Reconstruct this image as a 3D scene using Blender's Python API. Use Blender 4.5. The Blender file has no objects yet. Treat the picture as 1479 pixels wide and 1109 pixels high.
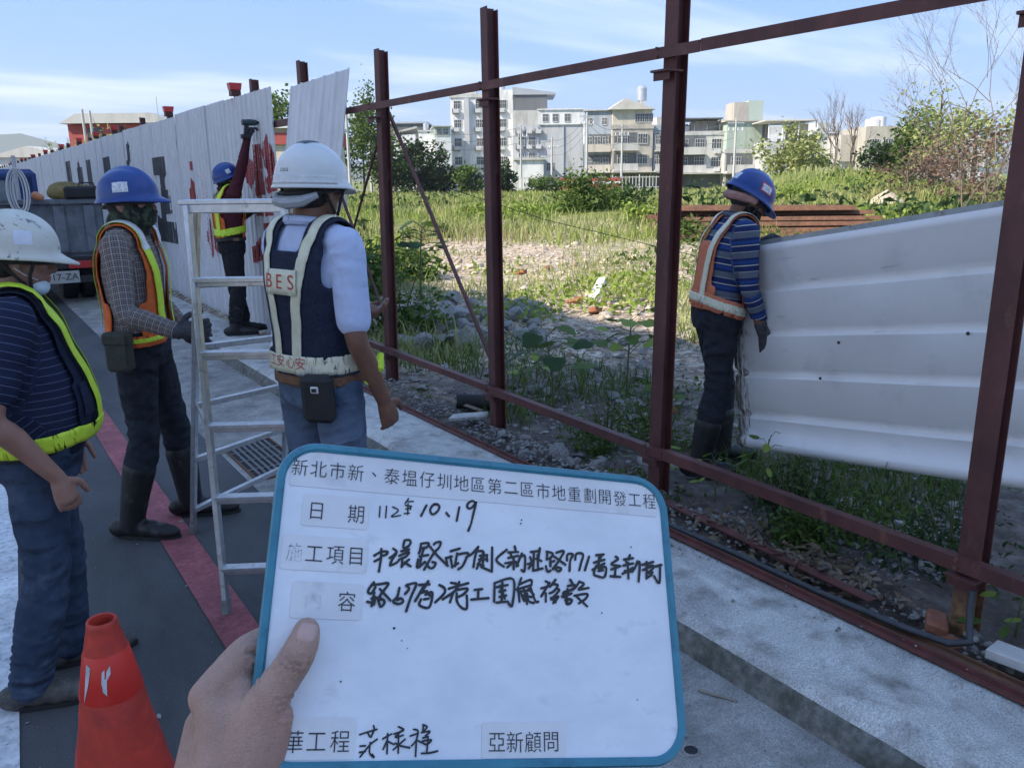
import bpy, bmesh, math, random
import numpy as np
from mathutils import Vector, Matrix, Quaternion, noise as mnoise
from mathutils.bvhtree import BVHTree
R = math.radians
random.seed(11)
rng = np.random.default_rng(7)
S = bpy.context.scene
COL = S.collection

# ------------------------------------------------------------------ camera, sky, sun, exposure
CAM_F, CAM_W, CAM_H = 1180.0, 1479.0, 1109.0
YAW, PITCH, ROLL, EYE = R(33.89), R(14.059), R(-0.65), 1.67
_fw = Vector((math.sin(YAW)*math.cos(PITCH), math.cos(YAW)*math.cos(PITCH), -math.sin(PITCH)))
_rt = Vector((math.cos(YAW), -math.sin(YAW), 0)); _up = _rt.cross(_fw)
CR = _rt*math.cos(ROLL)+_up*math.sin(ROLL); CU = -_rt*math.sin(ROLL)+_up*math.cos(ROLL); CF = _fw
cd = bpy.data.cameras.new('camera'); cam = bpy.data.objects.new('camera', cd); COL.objects.link(cam)
cd.sensor_width = 36; cd.sensor_fit = 'HORIZONTAL'; cd.lens = 36*CAM_F/CAM_W
cd.clip_start = 0.02; cd.clip_end = 20000
M = Matrix((CR, CU, -CF)).transposed().to_4x4(); M.translation = (0, 0, EYE)
cam.matrix_world = M
S.camera = cam

SUN_EL = R(41); SUN_DIR = Vector((-0.985, 0.17, 0)).normalized()      # horizontal direction towards the sun
sd = bpy.data.lights.new('sun', 'SUN'); sun = bpy.data.objects.new('sun', sd); COL.objects.link(sun)
sd.energy = 5.0; sd.angle = R(0.53); sd.color = (1.0, 0.90, 0.75)
to_sun = Vector((SUN_DIR.x*math.cos(SUN_EL), SUN_DIR.y*math.cos(SUN_EL), math.sin(SUN_EL)))
sun.rotation_euler = to_sun.to_track_quat('Z', 'Y').to_euler(); sun.location = (-20, 0, 40)

w = bpy.data.worlds.new('World'); S.world = w; w.use_nodes = True
nt = w.node_tree; N = nt.nodes; L = nt.links
bg = N['Background']; bg.inputs[1].default_value = 0.15
sky = N.new('ShaderNodeTexSky'); sky.sky_type = 'NISHITA'; sky.sun_disc = False
sky.sun_elevation = SUN_EL; sky.sun_rotation = math.atan2(SUN_DIR.x, SUN_DIR.y)
sky.air_density = 1.0; sky.dust_density = 0.6; sky.ozone_density = 2.0; sky.altitude = 0
tc = N.new('ShaderNodeTexCoord'); sep = N.new('ShaderNodeSeparateXYZ'); L.new(tc.outputs['Generated'], sep.inputs[0])
def wmath(op, a, b=None):
    n = N.new('ShaderNodeMath'); n.operation = op
    for i, s in enumerate((a, b)):
        if s is None: continue
        if isinstance(s, (int, float)): n.inputs[i].default_value = s
        else: L.new(s, n.inputs[i])
    return n.outputs[0]
zz = wmath('ADD', wmath('MAXIMUM', sep.outputs[2], 0.0), 0.10)
cmb = N.new('ShaderNodeCombineXYZ'); L.new(wmath('DIVIDE', sep.outputs[0], zz), cmb.inputs[0]); L.new(wmath('DIVIDE', sep.outputs[1], zz), cmb.inputs[1])
mp = N.new('ShaderNodeMapping'); mp.inputs['Rotation'].default_value = (0, 0, R(-22)); mp.inputs['Scale'].default_value = (0.34, 0.75, 1)
mp.inputs['Location'].default_value = (1.3, 0.4, 0); L.new(cmb.outputs[0], mp.inputs[0])
n1 = N.new('ShaderNodeTexNoise'); n1.inputs['Scale'].default_value = 1.15; n1.inputs['Detail'].default_value = 5; n1.inputs['Roughness'].default_value = 0.56
n1.inputs['Distortion'].default_value = 0.35; L.new(mp.outputs[0], n1.inputs[0])
r1 = N.new('ShaderNodeValToRGB'); r1.color_ramp.elements[0].position = 0.49; r1.color_ramp.elements[1].position = 0.70; L.new(n1.outputs[0], r1.inputs[0])
# a thin even veil over the whole sky evens out the brightness between horizon and zenith; streaky cloud over it
veil = N.new('ShaderNodeMix'); veil.data_type = 'RGBA'; veil.inputs[0].default_value = 0.84; L.new(sky.outputs[0], veil.inputs[6]); veil.inputs[7].default_value = (0.98, 1.95, 4.15, 1)
lowb = wmath('MULTIPLY', wmath('POWER', wmath('SUBTRACT', 1.0, wmath('MAXIMUM', sep.outputs[2], 0.0)), 8.0), 0.75)
fac = wmath('MINIMUM', wmath('ADD', wmath('MULTIPLY', r1.outputs[0], 0.72), wmath('MULTIPLY', lowb, n1.outputs[0])), 0.85)
mx = N.new('ShaderNodeMix'); mx.data_type = 'RGBA'; L.new(fac, mx.inputs[0]); L.new(veil.outputs[2], mx.inputs[6])
mx.inputs[7].default_value = (3.9, 4.4, 4.95, 1)
L.new(mx.outputs[2], bg.inputs[0])
S.view_settings.view_transform = 'Standard'; S.view_settings.look = 'None'; S.view_settings.exposure = 0.84; S.view_settings.gamma = 1
S.render.engine = 'CYCLES'
S.cycles.use_denoising = True; S.cycles.max_bounces = 4; S.cycles.transparent_max_bounces = 8
S.cycles.sample_clamp_indirect = 6

# ------------------------------------------------------------------ helpers
def P(px, py, d):      # a point of the place, d metres deep along the view axis
    v = CF*CAM_F + CR*(px-CAM_W/2) - CU*(py-CAM_H/2)
    return Vector((0, 0, EYE)) + v*(d/CAM_F)
def Gd(px, py, z=0.0):
    v = CF*CAM_F + CR*(px-CAM_W/2) - CU*(py-CAM_H/2)
    return Vector((0, 0, EYE)) + v*((z-EYE)/v.z)
def tag(o, label=None, cat=None, group=None, kind=None):
    if label: o['label'] = label
    if cat: o['category'] = cat
    if group: o['group'] = group
    if kind: o['kind'] = kind
    return o
def empty(name, loc=(0, 0, 0), rz=0.0, label=None, cat=None, group=None):
    o = bpy.data.objects.new(name, None); COL.objects.link(o); o.location = loc; o.rotation_euler = (0, 0, rz)
    o.empty_display_size = 0.1
    return tag(o, label, cat, group)
def link(name, me, parent=None, m=None):
    o = bpy.data.objects.new(name, me); COL.objects.link(o)
    if m is not None and len(me.materials) == 0: me.materials.append(m)
    if parent is not None: o.parent = parent
    return o
def np_mesh(name, V, F, m=None, smooth=False):
    """V (n,3) F (k,3|4) numpy"""
    me = bpy.data.meshes.new(name); V = np.asarray(V, np.float32); F = np.asarray(F, np.int32)
    me.vertices.add(len(V)); me.vertices.foreach_set('co', V.ravel())
    k = F.shape[1]; me.loops.add(F.size); me.polygons.add(len(F))
    me.loops.foreach_set('vertex_index', F.ravel())
    me.polygons.foreach_set('loop_start', np.arange(0, F.size, k, dtype=np.int32))
    try: me.polygons.foreach_set('loop_total', np.full(len(F), k, np.int32))
    except Exception: pass
    me.update(calc_edges=True)
    if smooth: me.polygons.foreach_set('use_smooth', np.ones(len(F), bool))
    if m: me.materials.append(m)
    return me
class MB:
    def __init__(s): s.v = []; s.f = []
    def add(s, vs, fs):
        o = len(s.v); s.v += [tuple(v) for v in vs]; s.f += [tuple(i+o for i in f) for f in fs]; return s
    def box(s, c, d, rot=None):
        x, y, z = d[0]/2, d[1]/2, d[2]/2
        vs = [Vector(p) for p in ((-x,-y,-z),(x,-y,-z),(x,y,-z),(-x,y,-z),(-x,-y,z),(x,-y,z),(x,y,z),(-x,y,z))]
        if rot is not None: vs = [rot @ p for p in vs]
        c = Vector(c)
        return s.add([p+c for p in vs], [(3,2,1,0),(4,5,6,7),(0,1,5,4),(1,2,6,5),(2,3,7,6),(3,0,4,7)])
    def bb(s, x0, x1, y0, y1, z0, z1): return s.box(((x0+x1)/2, (y0+y1)/2, (z0+z1)/2), (x1-x0, y1-y0, z1-z0))
    def bar(s, a, b, wx, wy, up=(0, 0, 1)):
        a = Vector(a); b = Vector(b); d = (b-a); ln = d.length; d.normalize(); u = Vector(up)
        if abs(d.dot(u)) > .99: u = Vector((1, 0, 0))
        x = d.cross(u).normalized(); y = x.cross(d)
        vs = []
        for q in (a, b):
            vs += [q-x*wx/2-y*wy/2, q+x*wx/2-y*wy/2, q+x*wx/2+y*wy/2, q-x*wx/2+y*wy/2]
        return s.add(vs, [(0,1,2,3),(7,6,5,4),(1,0,4,5),(2,1,5,6),(3,2,6,7),(0,3,7,4)])
    def tube(s, pts, r, n=8, cap=True, up=(0, 0, 1)):
        pts = [Vector(p) for p in pts]; rs = r if isinstance(r, (list, tuple)) else [r]*len(pts)
        o = len(s.v); k = len(pts); prev = None
        for i, p in enumerate(pts):
            t = (pts[min(i+1, k-1)]-pts[max(i-1, 0)]).normalized()
            if prev is None:
                u = Vector(up)
                if abs(t.dot(u)) > .95: u = Vector((1, 0, 0))
                x = t.cross(u).normalized()
            else: x = (prev-t*prev.dot(t)).normalized()
            prev = x; y = t.cross(x)
            for j in range(n):
                a = 2*math.pi*j/n
                s.v.append(tuple(p+(x*math.cos(a)+y*math.sin(a))*rs[i]))
        for i in range(k-1):
            for j in range(n):
                s.f.append((o+i*n+j, o+i*n+(j+1) % n, o+(i+1)*n+(j+1) % n, o+(i+1)*n+j))
        if cap: s.f.append(tuple(o+j for j in range(n))[::-1]); s.f.append(tuple(o+(k-1)*n+j for j in range(n)))
        return s
    def prism(s, poly, o, ux, uy, n, t):
        """flat polygon (2D) at o with axes ux,uy extruded by t along n"""
        o, ux, uy, n = map(Vector, (o, ux, uy, n)); k = len(poly)
        vs = [o+ux*a+uy*b for a, b in poly]; vs += [v+n*t for v in vs]
        return s.add(vs, [tuple(range(k))[::-1], tuple(range(k, 2*k))]+[(i, (i+1) % k, (i+1) % k+k, i+k) for i in range(k)])
    def lathe(s, prof, c=(0, 0, 0), n=24, ax=Matrix.Identity(3)):
        o = len(s.v); c = Vector(c)
        for r, z in prof:
            for j in range(n):
                a = 2*math.pi*j/n; s.v.append(tuple(c+ax @ Vector((r*math.cos(a), r*math.sin(a), z))))
        for i in range(len(prof)-1):
            for j in range(n): s.f.append((o+i*n+j, o+i*n+(j+1) % n, o+(i+1)*n+(j+1) % n, o+(i+1)*n+j))
        return s
    def ell(s, c, r, rot=None, nu=14, nv=9):
        o = len(s.v); c = Vector(c)
        for i in range(nv+1):
            th = math.pi*i/nv
            for j in range(nu):
                a = 2*math.pi*j/nu; p = Vector((r[0]*math.sin(th)*math.cos(a), r[1]*math.sin(th)*math.sin(a), r[2]*math.cos(th)))
                s.v.append(tuple(c+(rot @ p if rot is not None else p)))
        for i in range(nv):
            for j in range(nu): s.f.append((o+i*nu+j, o+(i+1)*nu+j, o+(i+1)*nu+(j+1) % nu, o+i*nu+(j+1) % nu))
        return s
    def mesh(s, name, m=None, smooth=False, bevel=0):
        me = bpy.data.meshes.new(name); me.from_pydata(s.v, [], s.f); me.update()
        if bevel:
            bm = bmesh.new(); bm.from_mesh(me); bmesh.ops.remove_doubles(bm, verts=bm.verts, dist=1e-5)
            bmesh.ops.bevel(bm, geom=[e for e in bm.edges], offset=bevel, segments=1, affect='EDGES', clamp_overlap=True); bm.to_mesh(me); bm.free()
        if smooth:
            me.polygons.foreach_set('use_smooth', [True]*len(me.polygons))
            try: me.set_sharp_from_angle(angle=R(40))
            except Exception: pass
        if m: me.materials.append(m)
        return me
    def build(s, name, m, parent=None, smooth=False, bevel=0): return link(name, s.mesh(name, m, smooth, bevel), parent)

# ------------------------------------------------------------------ materials
def mat(name, c1, c2=None, rough=0.8, scale=5.0, detail=6, contrast=(0.35, 0.65), metal=0.0, bump=0.0, bscale=40.0, bdist=0.01,
        c3=None, scale3=1.0, pos3=(0.55, 0.7), spec=0.5, coord='Object', rvar=0.0, stretch=(1, 1, 1), sss=0, coat=0.0, trans=0.0, island=0.0):
    m = bpy.data.materials.new(name); m.use_nodes = True; t = m.node_tree; N = t.nodes; L = t.links
    b = N['Principled BSDF']; b.inputs['Roughness'].default_value = rough; b.inputs['Metallic'].default_value = metal
    b.inputs['Specular IOR Level'].default_value = spec; b.inputs['Coat Weight'].default_value = coat
    if sss:
        b.inputs['Subsurface Weight'].default_value = sss; b.inputs['Subsurface Radius'].default_value = (0.012, 0.005, 0.003); b.inputs['Subsurface Scale'].default_value = 1.0
    tc = N.new('ShaderNodeTexCoord'); mp = N.new('ShaderNodeMapping'); L.new(tc.outputs[coord], mp.inputs[0]); mp.inputs['Scale'].default_value = stretch
    col = None
    if c2 is not None:
        n = N.new('ShaderNodeTexNoise'); n.inputs['Scale'].default_value = scale; n.inputs['Detail'].default_value = min(detail, 5); n.inputs['Roughness'].default_value = 0.62
        L.new(mp.outputs[0], n.inputs[0]); r = N.new('ShaderNodeValToRGB'); L.new(n.outputs[0], r.inputs[0])
        if island:      # every loose piece of the mesh gets a shade of its own
            gm = N.new('ShaderNodeNewGeometry'); im = N.new('ShaderNodeMix'); im.inputs[0].default_value = island; L.new(n.outputs[0], im.inputs[2]); L.new(gm.outputs['Random Per Island'], im.inputs[3]); L.new(im.outputs[0], r.inputs[0])
        e = r.color_ramp.elements; e[0].position, e[1].position = contrast; e[0].color = (*c1, 1); e[1].color = (*c2, 1); col = r.outputs[0]
        if rvar:
            mr = N.new('ShaderNodeMapRange'); L.new(n.outputs[0], mr.inputs[0]); mr.inputs[1].default_value = .3; mr.inputs[2].default_value = .7
            mr.inputs[3].default_value = rough-rvar; mr.inputs[4].default_value = min(1, rough+rvar); L.new(mr.outputs[0], b.inputs['Roughness'])
        if c3 is not None:
            n3 = N.new('ShaderNodeTexNoise'); n3.inputs['Scale'].default_value = scale3; n3.inputs['Detail'].default_value = 4; n3.inputs['Roughness'].default_value = 0.65; L.new(mp.outputs[0], n3.inputs[0])
            r3 = N.new('ShaderNodeValToRGB'); L.new(n3.outputs[0], r3.inputs[0]); r3.color_ramp.elements[0].position, r3.color_ramp.elements[1].position = pos3
            x = N.new('ShaderNodeMix'); x.data_type = 'RGBA'; L.new(r3.outputs[0], x.inputs[0]); L.new(col, x.inputs[6]); x.inputs[7].default_value = (*c3, 1); col = x.outputs[2]
        L.new(col, b.inputs['Base Color'])
    else: b.inputs['Base Color'].default_value = (*c1, 1)
    if bump:
        nb = N.new('ShaderNodeTexNoise'); nb.inputs['Scale'].default_value = bscale; nb.inputs['Detail'].default_value = 3; L.new(mp.outputs[0], nb.inputs[0])
        bp = N.new('ShaderNodeBump'); bp.inputs['Strength'].default_value = bump; bp.inputs['Distance'].default_value = bdist; L.new(nb.outputs[0], bp.inputs['Height']); L.new(bp.outputs[0], b.inputs['Normal'])
    if trans:     # leaves: some light passes through
        tr = N.new('ShaderNodeBsdfTranslucent'); ms = N.new('ShaderNodeMixShader'); ms.inputs[0].default_value = trans
        if col: L.new(col, tr.inputs[0])
        else: tr.inputs[0].default_value = (*c1, 1)
        L.new(b.outputs[0], ms.inputs[1]); L.new(tr.outputs[0], ms.inputs[2]); L.new(ms.outputs[0], N['Material Output'].inputs[0])
    return m
MT = {}
MT['asphalt'] = mat('asphalt', (.048, .050, .054), (.115, .117, .12), .88, 210, 3, (.3, .72), bump=.7, bscale=300, bdist=.005, c3=(.27, .27, .27), scale3=110, pos3=(.66, .74))
MT['concrete'] = mat('concrete', (.17, .165, .15), (.50, .485, .45), .9, 190, 5, (.3, .7), bump=.6, bscale=160, bdist=.006, c3=(.17, .16, .145), scale3=4.3, pos3=(.46, .78))
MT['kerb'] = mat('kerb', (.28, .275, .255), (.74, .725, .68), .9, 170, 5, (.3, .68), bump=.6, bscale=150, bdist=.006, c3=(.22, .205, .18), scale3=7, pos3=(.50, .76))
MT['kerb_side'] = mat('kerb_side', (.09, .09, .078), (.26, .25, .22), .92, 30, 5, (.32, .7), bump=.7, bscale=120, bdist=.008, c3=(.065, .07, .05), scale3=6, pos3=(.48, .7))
MT['white_paint'] = mat('white_paint', (.50, .51, .52), (.76, .77, .78), .75, 30, 9, (.33, .55), bump=.15, bscale=300, bdist=.002, c3=(.25, .25, .25), scale3=45, pos3=(.60, .70))
MT['red_paint'] = mat('red_paint', (.30, .075, .085), (.42, .13, .14), .8, 40, 9, (.3, .65), bump=.3, bscale=300, bdist=.003, c3=(.12, .07, .075), scale3=70, pos3=(.62, .72))
MT['steel_red'] = mat('red_oxide_steel', (.085, .024, .020), (.15, .045, .035), .62, 9, 10, (.3, .7), metal=.0, bump=.25, bscale=70, bdist=.003, c3=(.06, .032, .024), scale3=6, pos3=(.5, .7))
MT['rust'] = mat('rust', (.085, .040, .024), (.22, .105, .055), .85, 14, 10, (.3, .68), bump=.4, bscale=120, bdist=.004, c3=(.06, .03, .02), scale3=7, pos3=(.5, .7))
MT['panel_white'] = mat('panel_white', (.62, .635, .655), (.70, .715, .73), .42, 3.2, 8, (.3, .7), c3=(.50, .50, .50), scale3=9, pos3=(.60, .82), stretch=(1, 1, .25))
MT['alu'] = mat('aluminium', (.50, .51, .52), (.66, .67, .68), .38, 25, 6, (.3, .7), metal=.85, c3=(.33, .33, .33), scale3=30, pos3=(.58, .74), bump=.1, bscale=60, bdist=.002)
MT['dark'] = mat('dark_plastic', (.018, .018, .02), (.035, .035, .038), .6, 20)
MT['black'] = mat('black_rubber', (.012, .012, .013), (.022, .022, .024), .7, 12)
# ------------------------------------------------------------------ ground, road, kerb
def stain(m, sc, lo, hi, sx=1.0):
    """broad uneven dirt and wear over a surface"""
    t = m.node_tree; N = t.nodes; L = t.links; b = N['Principled BSDF']; old = b.inputs['Base Color'].links[0].from_socket; tc = N.new('ShaderNodeTexCoord'); mp = N.new('ShaderNodeMapping'); mp.inputs['Scale'].default_value = (1, sx, 1); L.new(tc.outputs['Object'], mp.inputs[0])
    n = N.new('ShaderNodeTexNoise'); n.inputs['Scale'].default_value = sc; n.inputs['Detail'].default_value = 5; n.inputs['Roughness'].default_value = .7; n.inputs['Distortion'].default_value = .8; L.new(mp.outputs[0], n.inputs[0])
    mr = N.new('ShaderNodeMapRange'); L.new(n.outputs[0], mr.inputs[0]); mr.inputs[1].default_value = .34; mr.inputs[2].default_value = .66; mr.inputs[3].default_value = lo; mr.inputs[4].default_value = hi
    x = N.new('ShaderNodeMix'); x.data_type = 'RGBA'; x.blend_type = 'MULTIPLY'; x.inputs[0].default_value = 1; L.new(old, x.inputs[6]); L.new(mr.outputs[0], x.inputs[7]); L.new(x.outputs[2], b.inputs['Base Color'])
stain(MT['asphalt'], 1.6, .72, 1.25, .35); stain(MT['concrete'], 2.6, .62, 1.2); stain(MT['kerb'], 3.4, .66, 1.15, .6); stain(MT['red_paint'], 5, .6, 1.15); stain(MT['white_paint'], 4, .72, 1.1); stain(MT['panel_white'], 1.3, .88, 1.03)
def fbm(x, y, s, o=4):
    v = 0; a = 1; t = 0
    for k in range(o):
        v += a*mnoise.noise((x*s, y*s, 3.7+k)); t += a; a *= .5; s *= 2.03
    return v/t
def far_uv(x, y):      # along / across the view, on the ground
    return x*math.sin(YAW)+y*math.cos(YAW), x*math.cos(YAW)-y*math.sin(YAW)
def gz(x, y):          # height of the ground
    if x < 2.44: return -0.06
    k = min(1.0, (x-2.44)/0.25)
    z = .085 + .035*fbm(x, y, 1.3) + .05*fbm(x, y, .35)
    z = -0.06*(1-k)+z*k
    d, s = far_uv(x, y)
    if d > 6:
        f = min(1, (d-6)/14)
        z += f*(.12*fbm(x, y, .09)-.04)
    # grassy mounds on the right
    z += 2.0*math.exp(-(((d-58)/11)**2+((s-21.5)/6)**2))+.7*math.exp(-(((d-40)/9)**2+((s-22)/8)**2))
    z += .55*math.exp(-(((d-33)/6)**2+((s-3.4)/5)**2))
    return z
def ground_sheet():
    def axis(a): return np.array(sorted(set(a)))
    xs = axis([-9000, -4000, -1500, -600, -250, -100, -50, -25, -12, -6, -2, 1, 2.2, 2.43, 2.5, 2.6, 2.75]+list(np.arange(2.9, 12, .25))+list(np.arange(12, 40, .9))+list(np.arange(40, 110, 3.0))+[120, 140, 180, 260, 400, 700, 1500, 4000, 9000])
    ys = axis([-9000, -4000, -1500, -500, -150, -60, -25, -12, -6, -3]+list(np.arange(-1.5, 14, .25))+list(np.arange(14, 60, .9))+list(np.arange(60, 150, 3.0))+[160, 190, 260, 400, 800, 2000, 5000, 9000])
    V = []; nx, ny = len(xs), len(ys)
    for y in ys:
        for x in xs: V.append((x, y, gz(float(x), float(y)) if abs(x) < 300 and abs(y) < 300 else (-.06 if x < 2.44 else 0.0)))
    F = [(j*nx+i, j*nx+i+1, (j+1)*nx+i+1, (j+1)*nx+i) for j in range(ny-1) for i in range(nx-1)]
    return np_mesh('ground', V, F, smooth=True)
def ground_material():
    m = bpy.data.materials.new('soil'); m.use_nodes = True; t = m.node_tree; N = t.nodes; L = t.links; b = N['Principled BSDF']
    b.inputs['Roughness'].default_value = .95; b.inputs['Specular IOR Level'].default_value = .15
    tc = N.new('ShaderNodeTexCoord')
    def noise(s, d=8, r=.62):
        n = N.new('ShaderNodeTexNoise'); n.inputs['Scale'].default_value = s; n.inputs['Detail'].default_value = d; n.inputs['Roughness'].default_value = r; L.new(tc.outputs['Object'], n.inputs[0]); return n.outputs[0]
    def ramp(f, *st):
        r = N.new('ShaderNodeValToRGB'); L.new(f, r.inputs[0]); e = r.color_ramp.elements
        while len(e) < len(st): e.new(.5)
        for q, (p, c) in zip(e, st): q.position = p; q.color = (*c, 1)
        return r.outputs[0]
    def mixc(f, a, c):
        x = N.new('ShaderNodeMix'); x.data_type = 'RGBA'; L.new(f, x.inputs[0]); L.new(a, x.inputs[6]); L.new(c, x.inputs[7]); return x.outputs[2]
    def mth(op, a, c):
        n = N.new('ShaderNodeMath'); n.operation = op; n.use_clamp = False
        for i, q in enumerate((a, c)):
            if isinstance(q, (int, float)): n.inputs[i].default_value = q
            else: L.new(q, n.inputs[i])
        return n.outputs[0]
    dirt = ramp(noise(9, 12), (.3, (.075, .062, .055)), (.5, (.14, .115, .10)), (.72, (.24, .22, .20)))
    v = N.new('ShaderNodeTexVoronoi'); v.inputs['Scale'].default_value = 14; L.new(tc.outputs['Object'], v.inputs[0])
    hs = N.new('ShaderNodeSeparateColor'); L.new(v.outputs['Color'], hs.inputs[0])
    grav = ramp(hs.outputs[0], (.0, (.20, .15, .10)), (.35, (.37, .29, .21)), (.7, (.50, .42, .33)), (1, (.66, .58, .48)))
    weed = ramp(noise(3, 10), (.35, (.08, .11, .025)), (.55, (.17, .20, .05)), (.75, (.29, .26, .11)))
    sp = N.new('ShaderNodeSeparateXYZ'); L.new(tc.outputs['Object'], sp.inputs[0])
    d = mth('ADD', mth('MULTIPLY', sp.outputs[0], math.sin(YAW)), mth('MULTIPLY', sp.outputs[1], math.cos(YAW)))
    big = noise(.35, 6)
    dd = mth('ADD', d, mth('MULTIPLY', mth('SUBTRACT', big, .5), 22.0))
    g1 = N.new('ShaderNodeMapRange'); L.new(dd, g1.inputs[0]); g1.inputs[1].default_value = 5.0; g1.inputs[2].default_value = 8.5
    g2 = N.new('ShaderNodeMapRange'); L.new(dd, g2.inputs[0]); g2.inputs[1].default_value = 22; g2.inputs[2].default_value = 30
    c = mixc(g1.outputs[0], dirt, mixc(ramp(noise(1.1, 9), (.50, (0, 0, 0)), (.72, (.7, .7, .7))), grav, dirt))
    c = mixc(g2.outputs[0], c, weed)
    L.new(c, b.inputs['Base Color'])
    bp = N.new('ShaderNodeBump'); bp.inputs['Strength'].default_value = .8; bp.inputs['Distance'].default_value = .04; L.new(mth('ADD', noise(24, 10), mth('MULTIPLY', v.outputs['Distance'], .5)), bp.inputs['Height']); L.new(bp.outputs[0], b.inputs['Normal'])
    return m
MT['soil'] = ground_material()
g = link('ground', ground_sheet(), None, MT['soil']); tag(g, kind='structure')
def sheet(name, x0, x1, y0, y1, z, m, n=1):
    V = []; F = []
    for i in range(n+1):
        y = y0+(y1-y0)*i/n; V += [(x0, y, z), (x1, y, z)]
    for i in range(n): F.append((2*i, 2*i+1, 2*i+3, 2*i+2))
    return tag(MB().add(V, F).build(name, m), kind='structure')
sheet('road', -4.6, 1.205, -40, 300, 0.0, MT['asphalt'])
sheet('gutter', 1.205, 2.03, -40, 300, 0.003, MT['concrete'])
tag(MB().add([(-.40, -.5, .005), (-.245, -.5, .005), (.205, 7.0, .005), (.05, 7.0, .005)], [(0, 1, 2, 3)]).build('white_road_line', MT['white_paint']), kind='structure')
sheet('red_road_line', 0.615, 0.765, -10, 120, 0.005, MT['red_paint'])
sheet('pavement', -30.0, -4.6, -40, 300, 0.004, MT['kerb'])  # unseen pale strip added to bounce sunlight into the shaded roadside
# kerb: long concrete beam with a worn, uneven top edge, in cast lengths
def kerb_piece(y0, y1, sd):
    n = max(4, int((y1-y0)/(.02 if y0 < 4 else .06))); V = []; F = []; rr = random.Random(sd)
    prof = [(1.965, -.02), (1.985, .05), (2.0, .094), (2.03, .118), (2.1, .122), (2.28, .124), (2.46, .12), (2.50, .10), (2.51, -.05)]
    k = len(prof)
    for i in range(n+1):
        y = y0+(y1-y0)*i/n
        chip = max(0, mnoise.noise((y*4.1, 5.0, 0))-.12)*.07+.010*mnoise.noise((y*13, 1, 0))+.005*mnoise.noise((y*31, 4, 0))
        inner = .03*mnoise.noise((y*1.7, 9.0, 0))+.012*mnoise.noise((y*7.7, 2.0, 0))
        for j, (x, z) in enumerate(prof):
            dx = dz = 0
            if j in (2, 3): dx = chip; dz = -chip*.7
            if j >= 6: dx = inner
            if 3 < j < 6: dz = .003*mnoise.noise((y*4, x*7, 3))
            V.append((x+dx, y, z+dz))
    for i in range(n):
        for j in range(k-1): F.append((i*k+j, (i+1)*k+j, (i+1)*k+j+1, i*k+j+1))
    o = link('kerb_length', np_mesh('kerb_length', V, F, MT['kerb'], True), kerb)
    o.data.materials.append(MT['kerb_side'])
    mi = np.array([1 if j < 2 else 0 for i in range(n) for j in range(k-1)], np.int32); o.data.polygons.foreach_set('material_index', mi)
kerb = empty('kerb', (0, 0, 0), 0); tag(kerb, kind='structure')
ky = [-1.2, 4.35, 7.1, 10.0, 13, 17, 22, 30, 60]
for i in range(len(ky)-1): kerb_piece(ky[i]+.0015, ky[i+1]-.0015, i)
# ------------------------------------------------------------------ unseen deck on columns, added to shade the roadside yet let skylight under
MT['stucco'] = mat('viaduct_concrete', (.44, .435, .42), (.54, .535, .52), .9, 2, 5)
via = empty('viaduct', (-16.0, 0, 0), 0, 'elevated concrete viaduct running beside the road, outside the picture', 'viaduct')
b = MB(); b.prism([(-4.2, 0), (-4.2, -.35), (-1.6, -1.5), (1.6, -1.5), (4.05, -.35), (4.05, 0)], (0, -60, 14.9), (1, 0, 0), (0, 0, 1), (0, 1, 0), 270); b.build('deck', MT['stucco'], via)
for x in (-4.2, 3.8): MB().bb(x, x+.25, -60, 210, 14.903, 15.9).build('parapet', MT['stucco'], via)
for k in range(9):
    y = -45+k*30; MB().bb(-.9, .9, y-.9, y+.9, -.1, 12.0).build('column', MT['stucco'], via, bevel=.15); b = MB(); b.prism([(-.9, 0), (.9, 0), (2.2, 1.39), (-2.2, 1.39)], (0, y-.9, 12.004), (1, 0, 0), (0, 0, 1), (0, 1, 0), 1.8); b.build('column_head', MT['stucco'], via)
# ------------------------------------------------------------------ open steel frame of the fence
FX = 2.77
frame = empty('steel_fence_frame', (FX, 3.6, .08), 0, 'dark red steel posts and rails of the fence stripped of its sheets', 'fence frame')
def loc(p, base): return (p[0]-base[0], p[1]-base[1], p[2]-base[2])
FB = (FX, 3.6, .08)
def h_post_mesh(h, wid=.078, dep=.078, tf=.007, tw=.006):
    b = MB()        # flanges face the road and the field, web between them; lip turned on the road side
    b.bb(-dep/2, -dep/2+tf, -wid/2, wid/2, 0, h); b.bb(dep/2-tf, dep/2, -wid/2, wid/2, 0, h-.015)
    b.bb(-dep/2+tf, dep/2-tf, -tw/2, tw/2, 0, h-.006)
    return b.mesh('post', MT['post'], bevel=.0015)
m = mat('post_paint', (.070, .022, .021), (.125, .040, .034), .58, 7, 10, (.3, .7), bump=.3, bscale=60, bdist=.003, c3=(.17, .075, .05), scale3=16, pos3=(.60, .72), stretch=(1, 1, .3))
MT['post'] = m
stain(MT['post'], 3.5, .72, 1.25)
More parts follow.
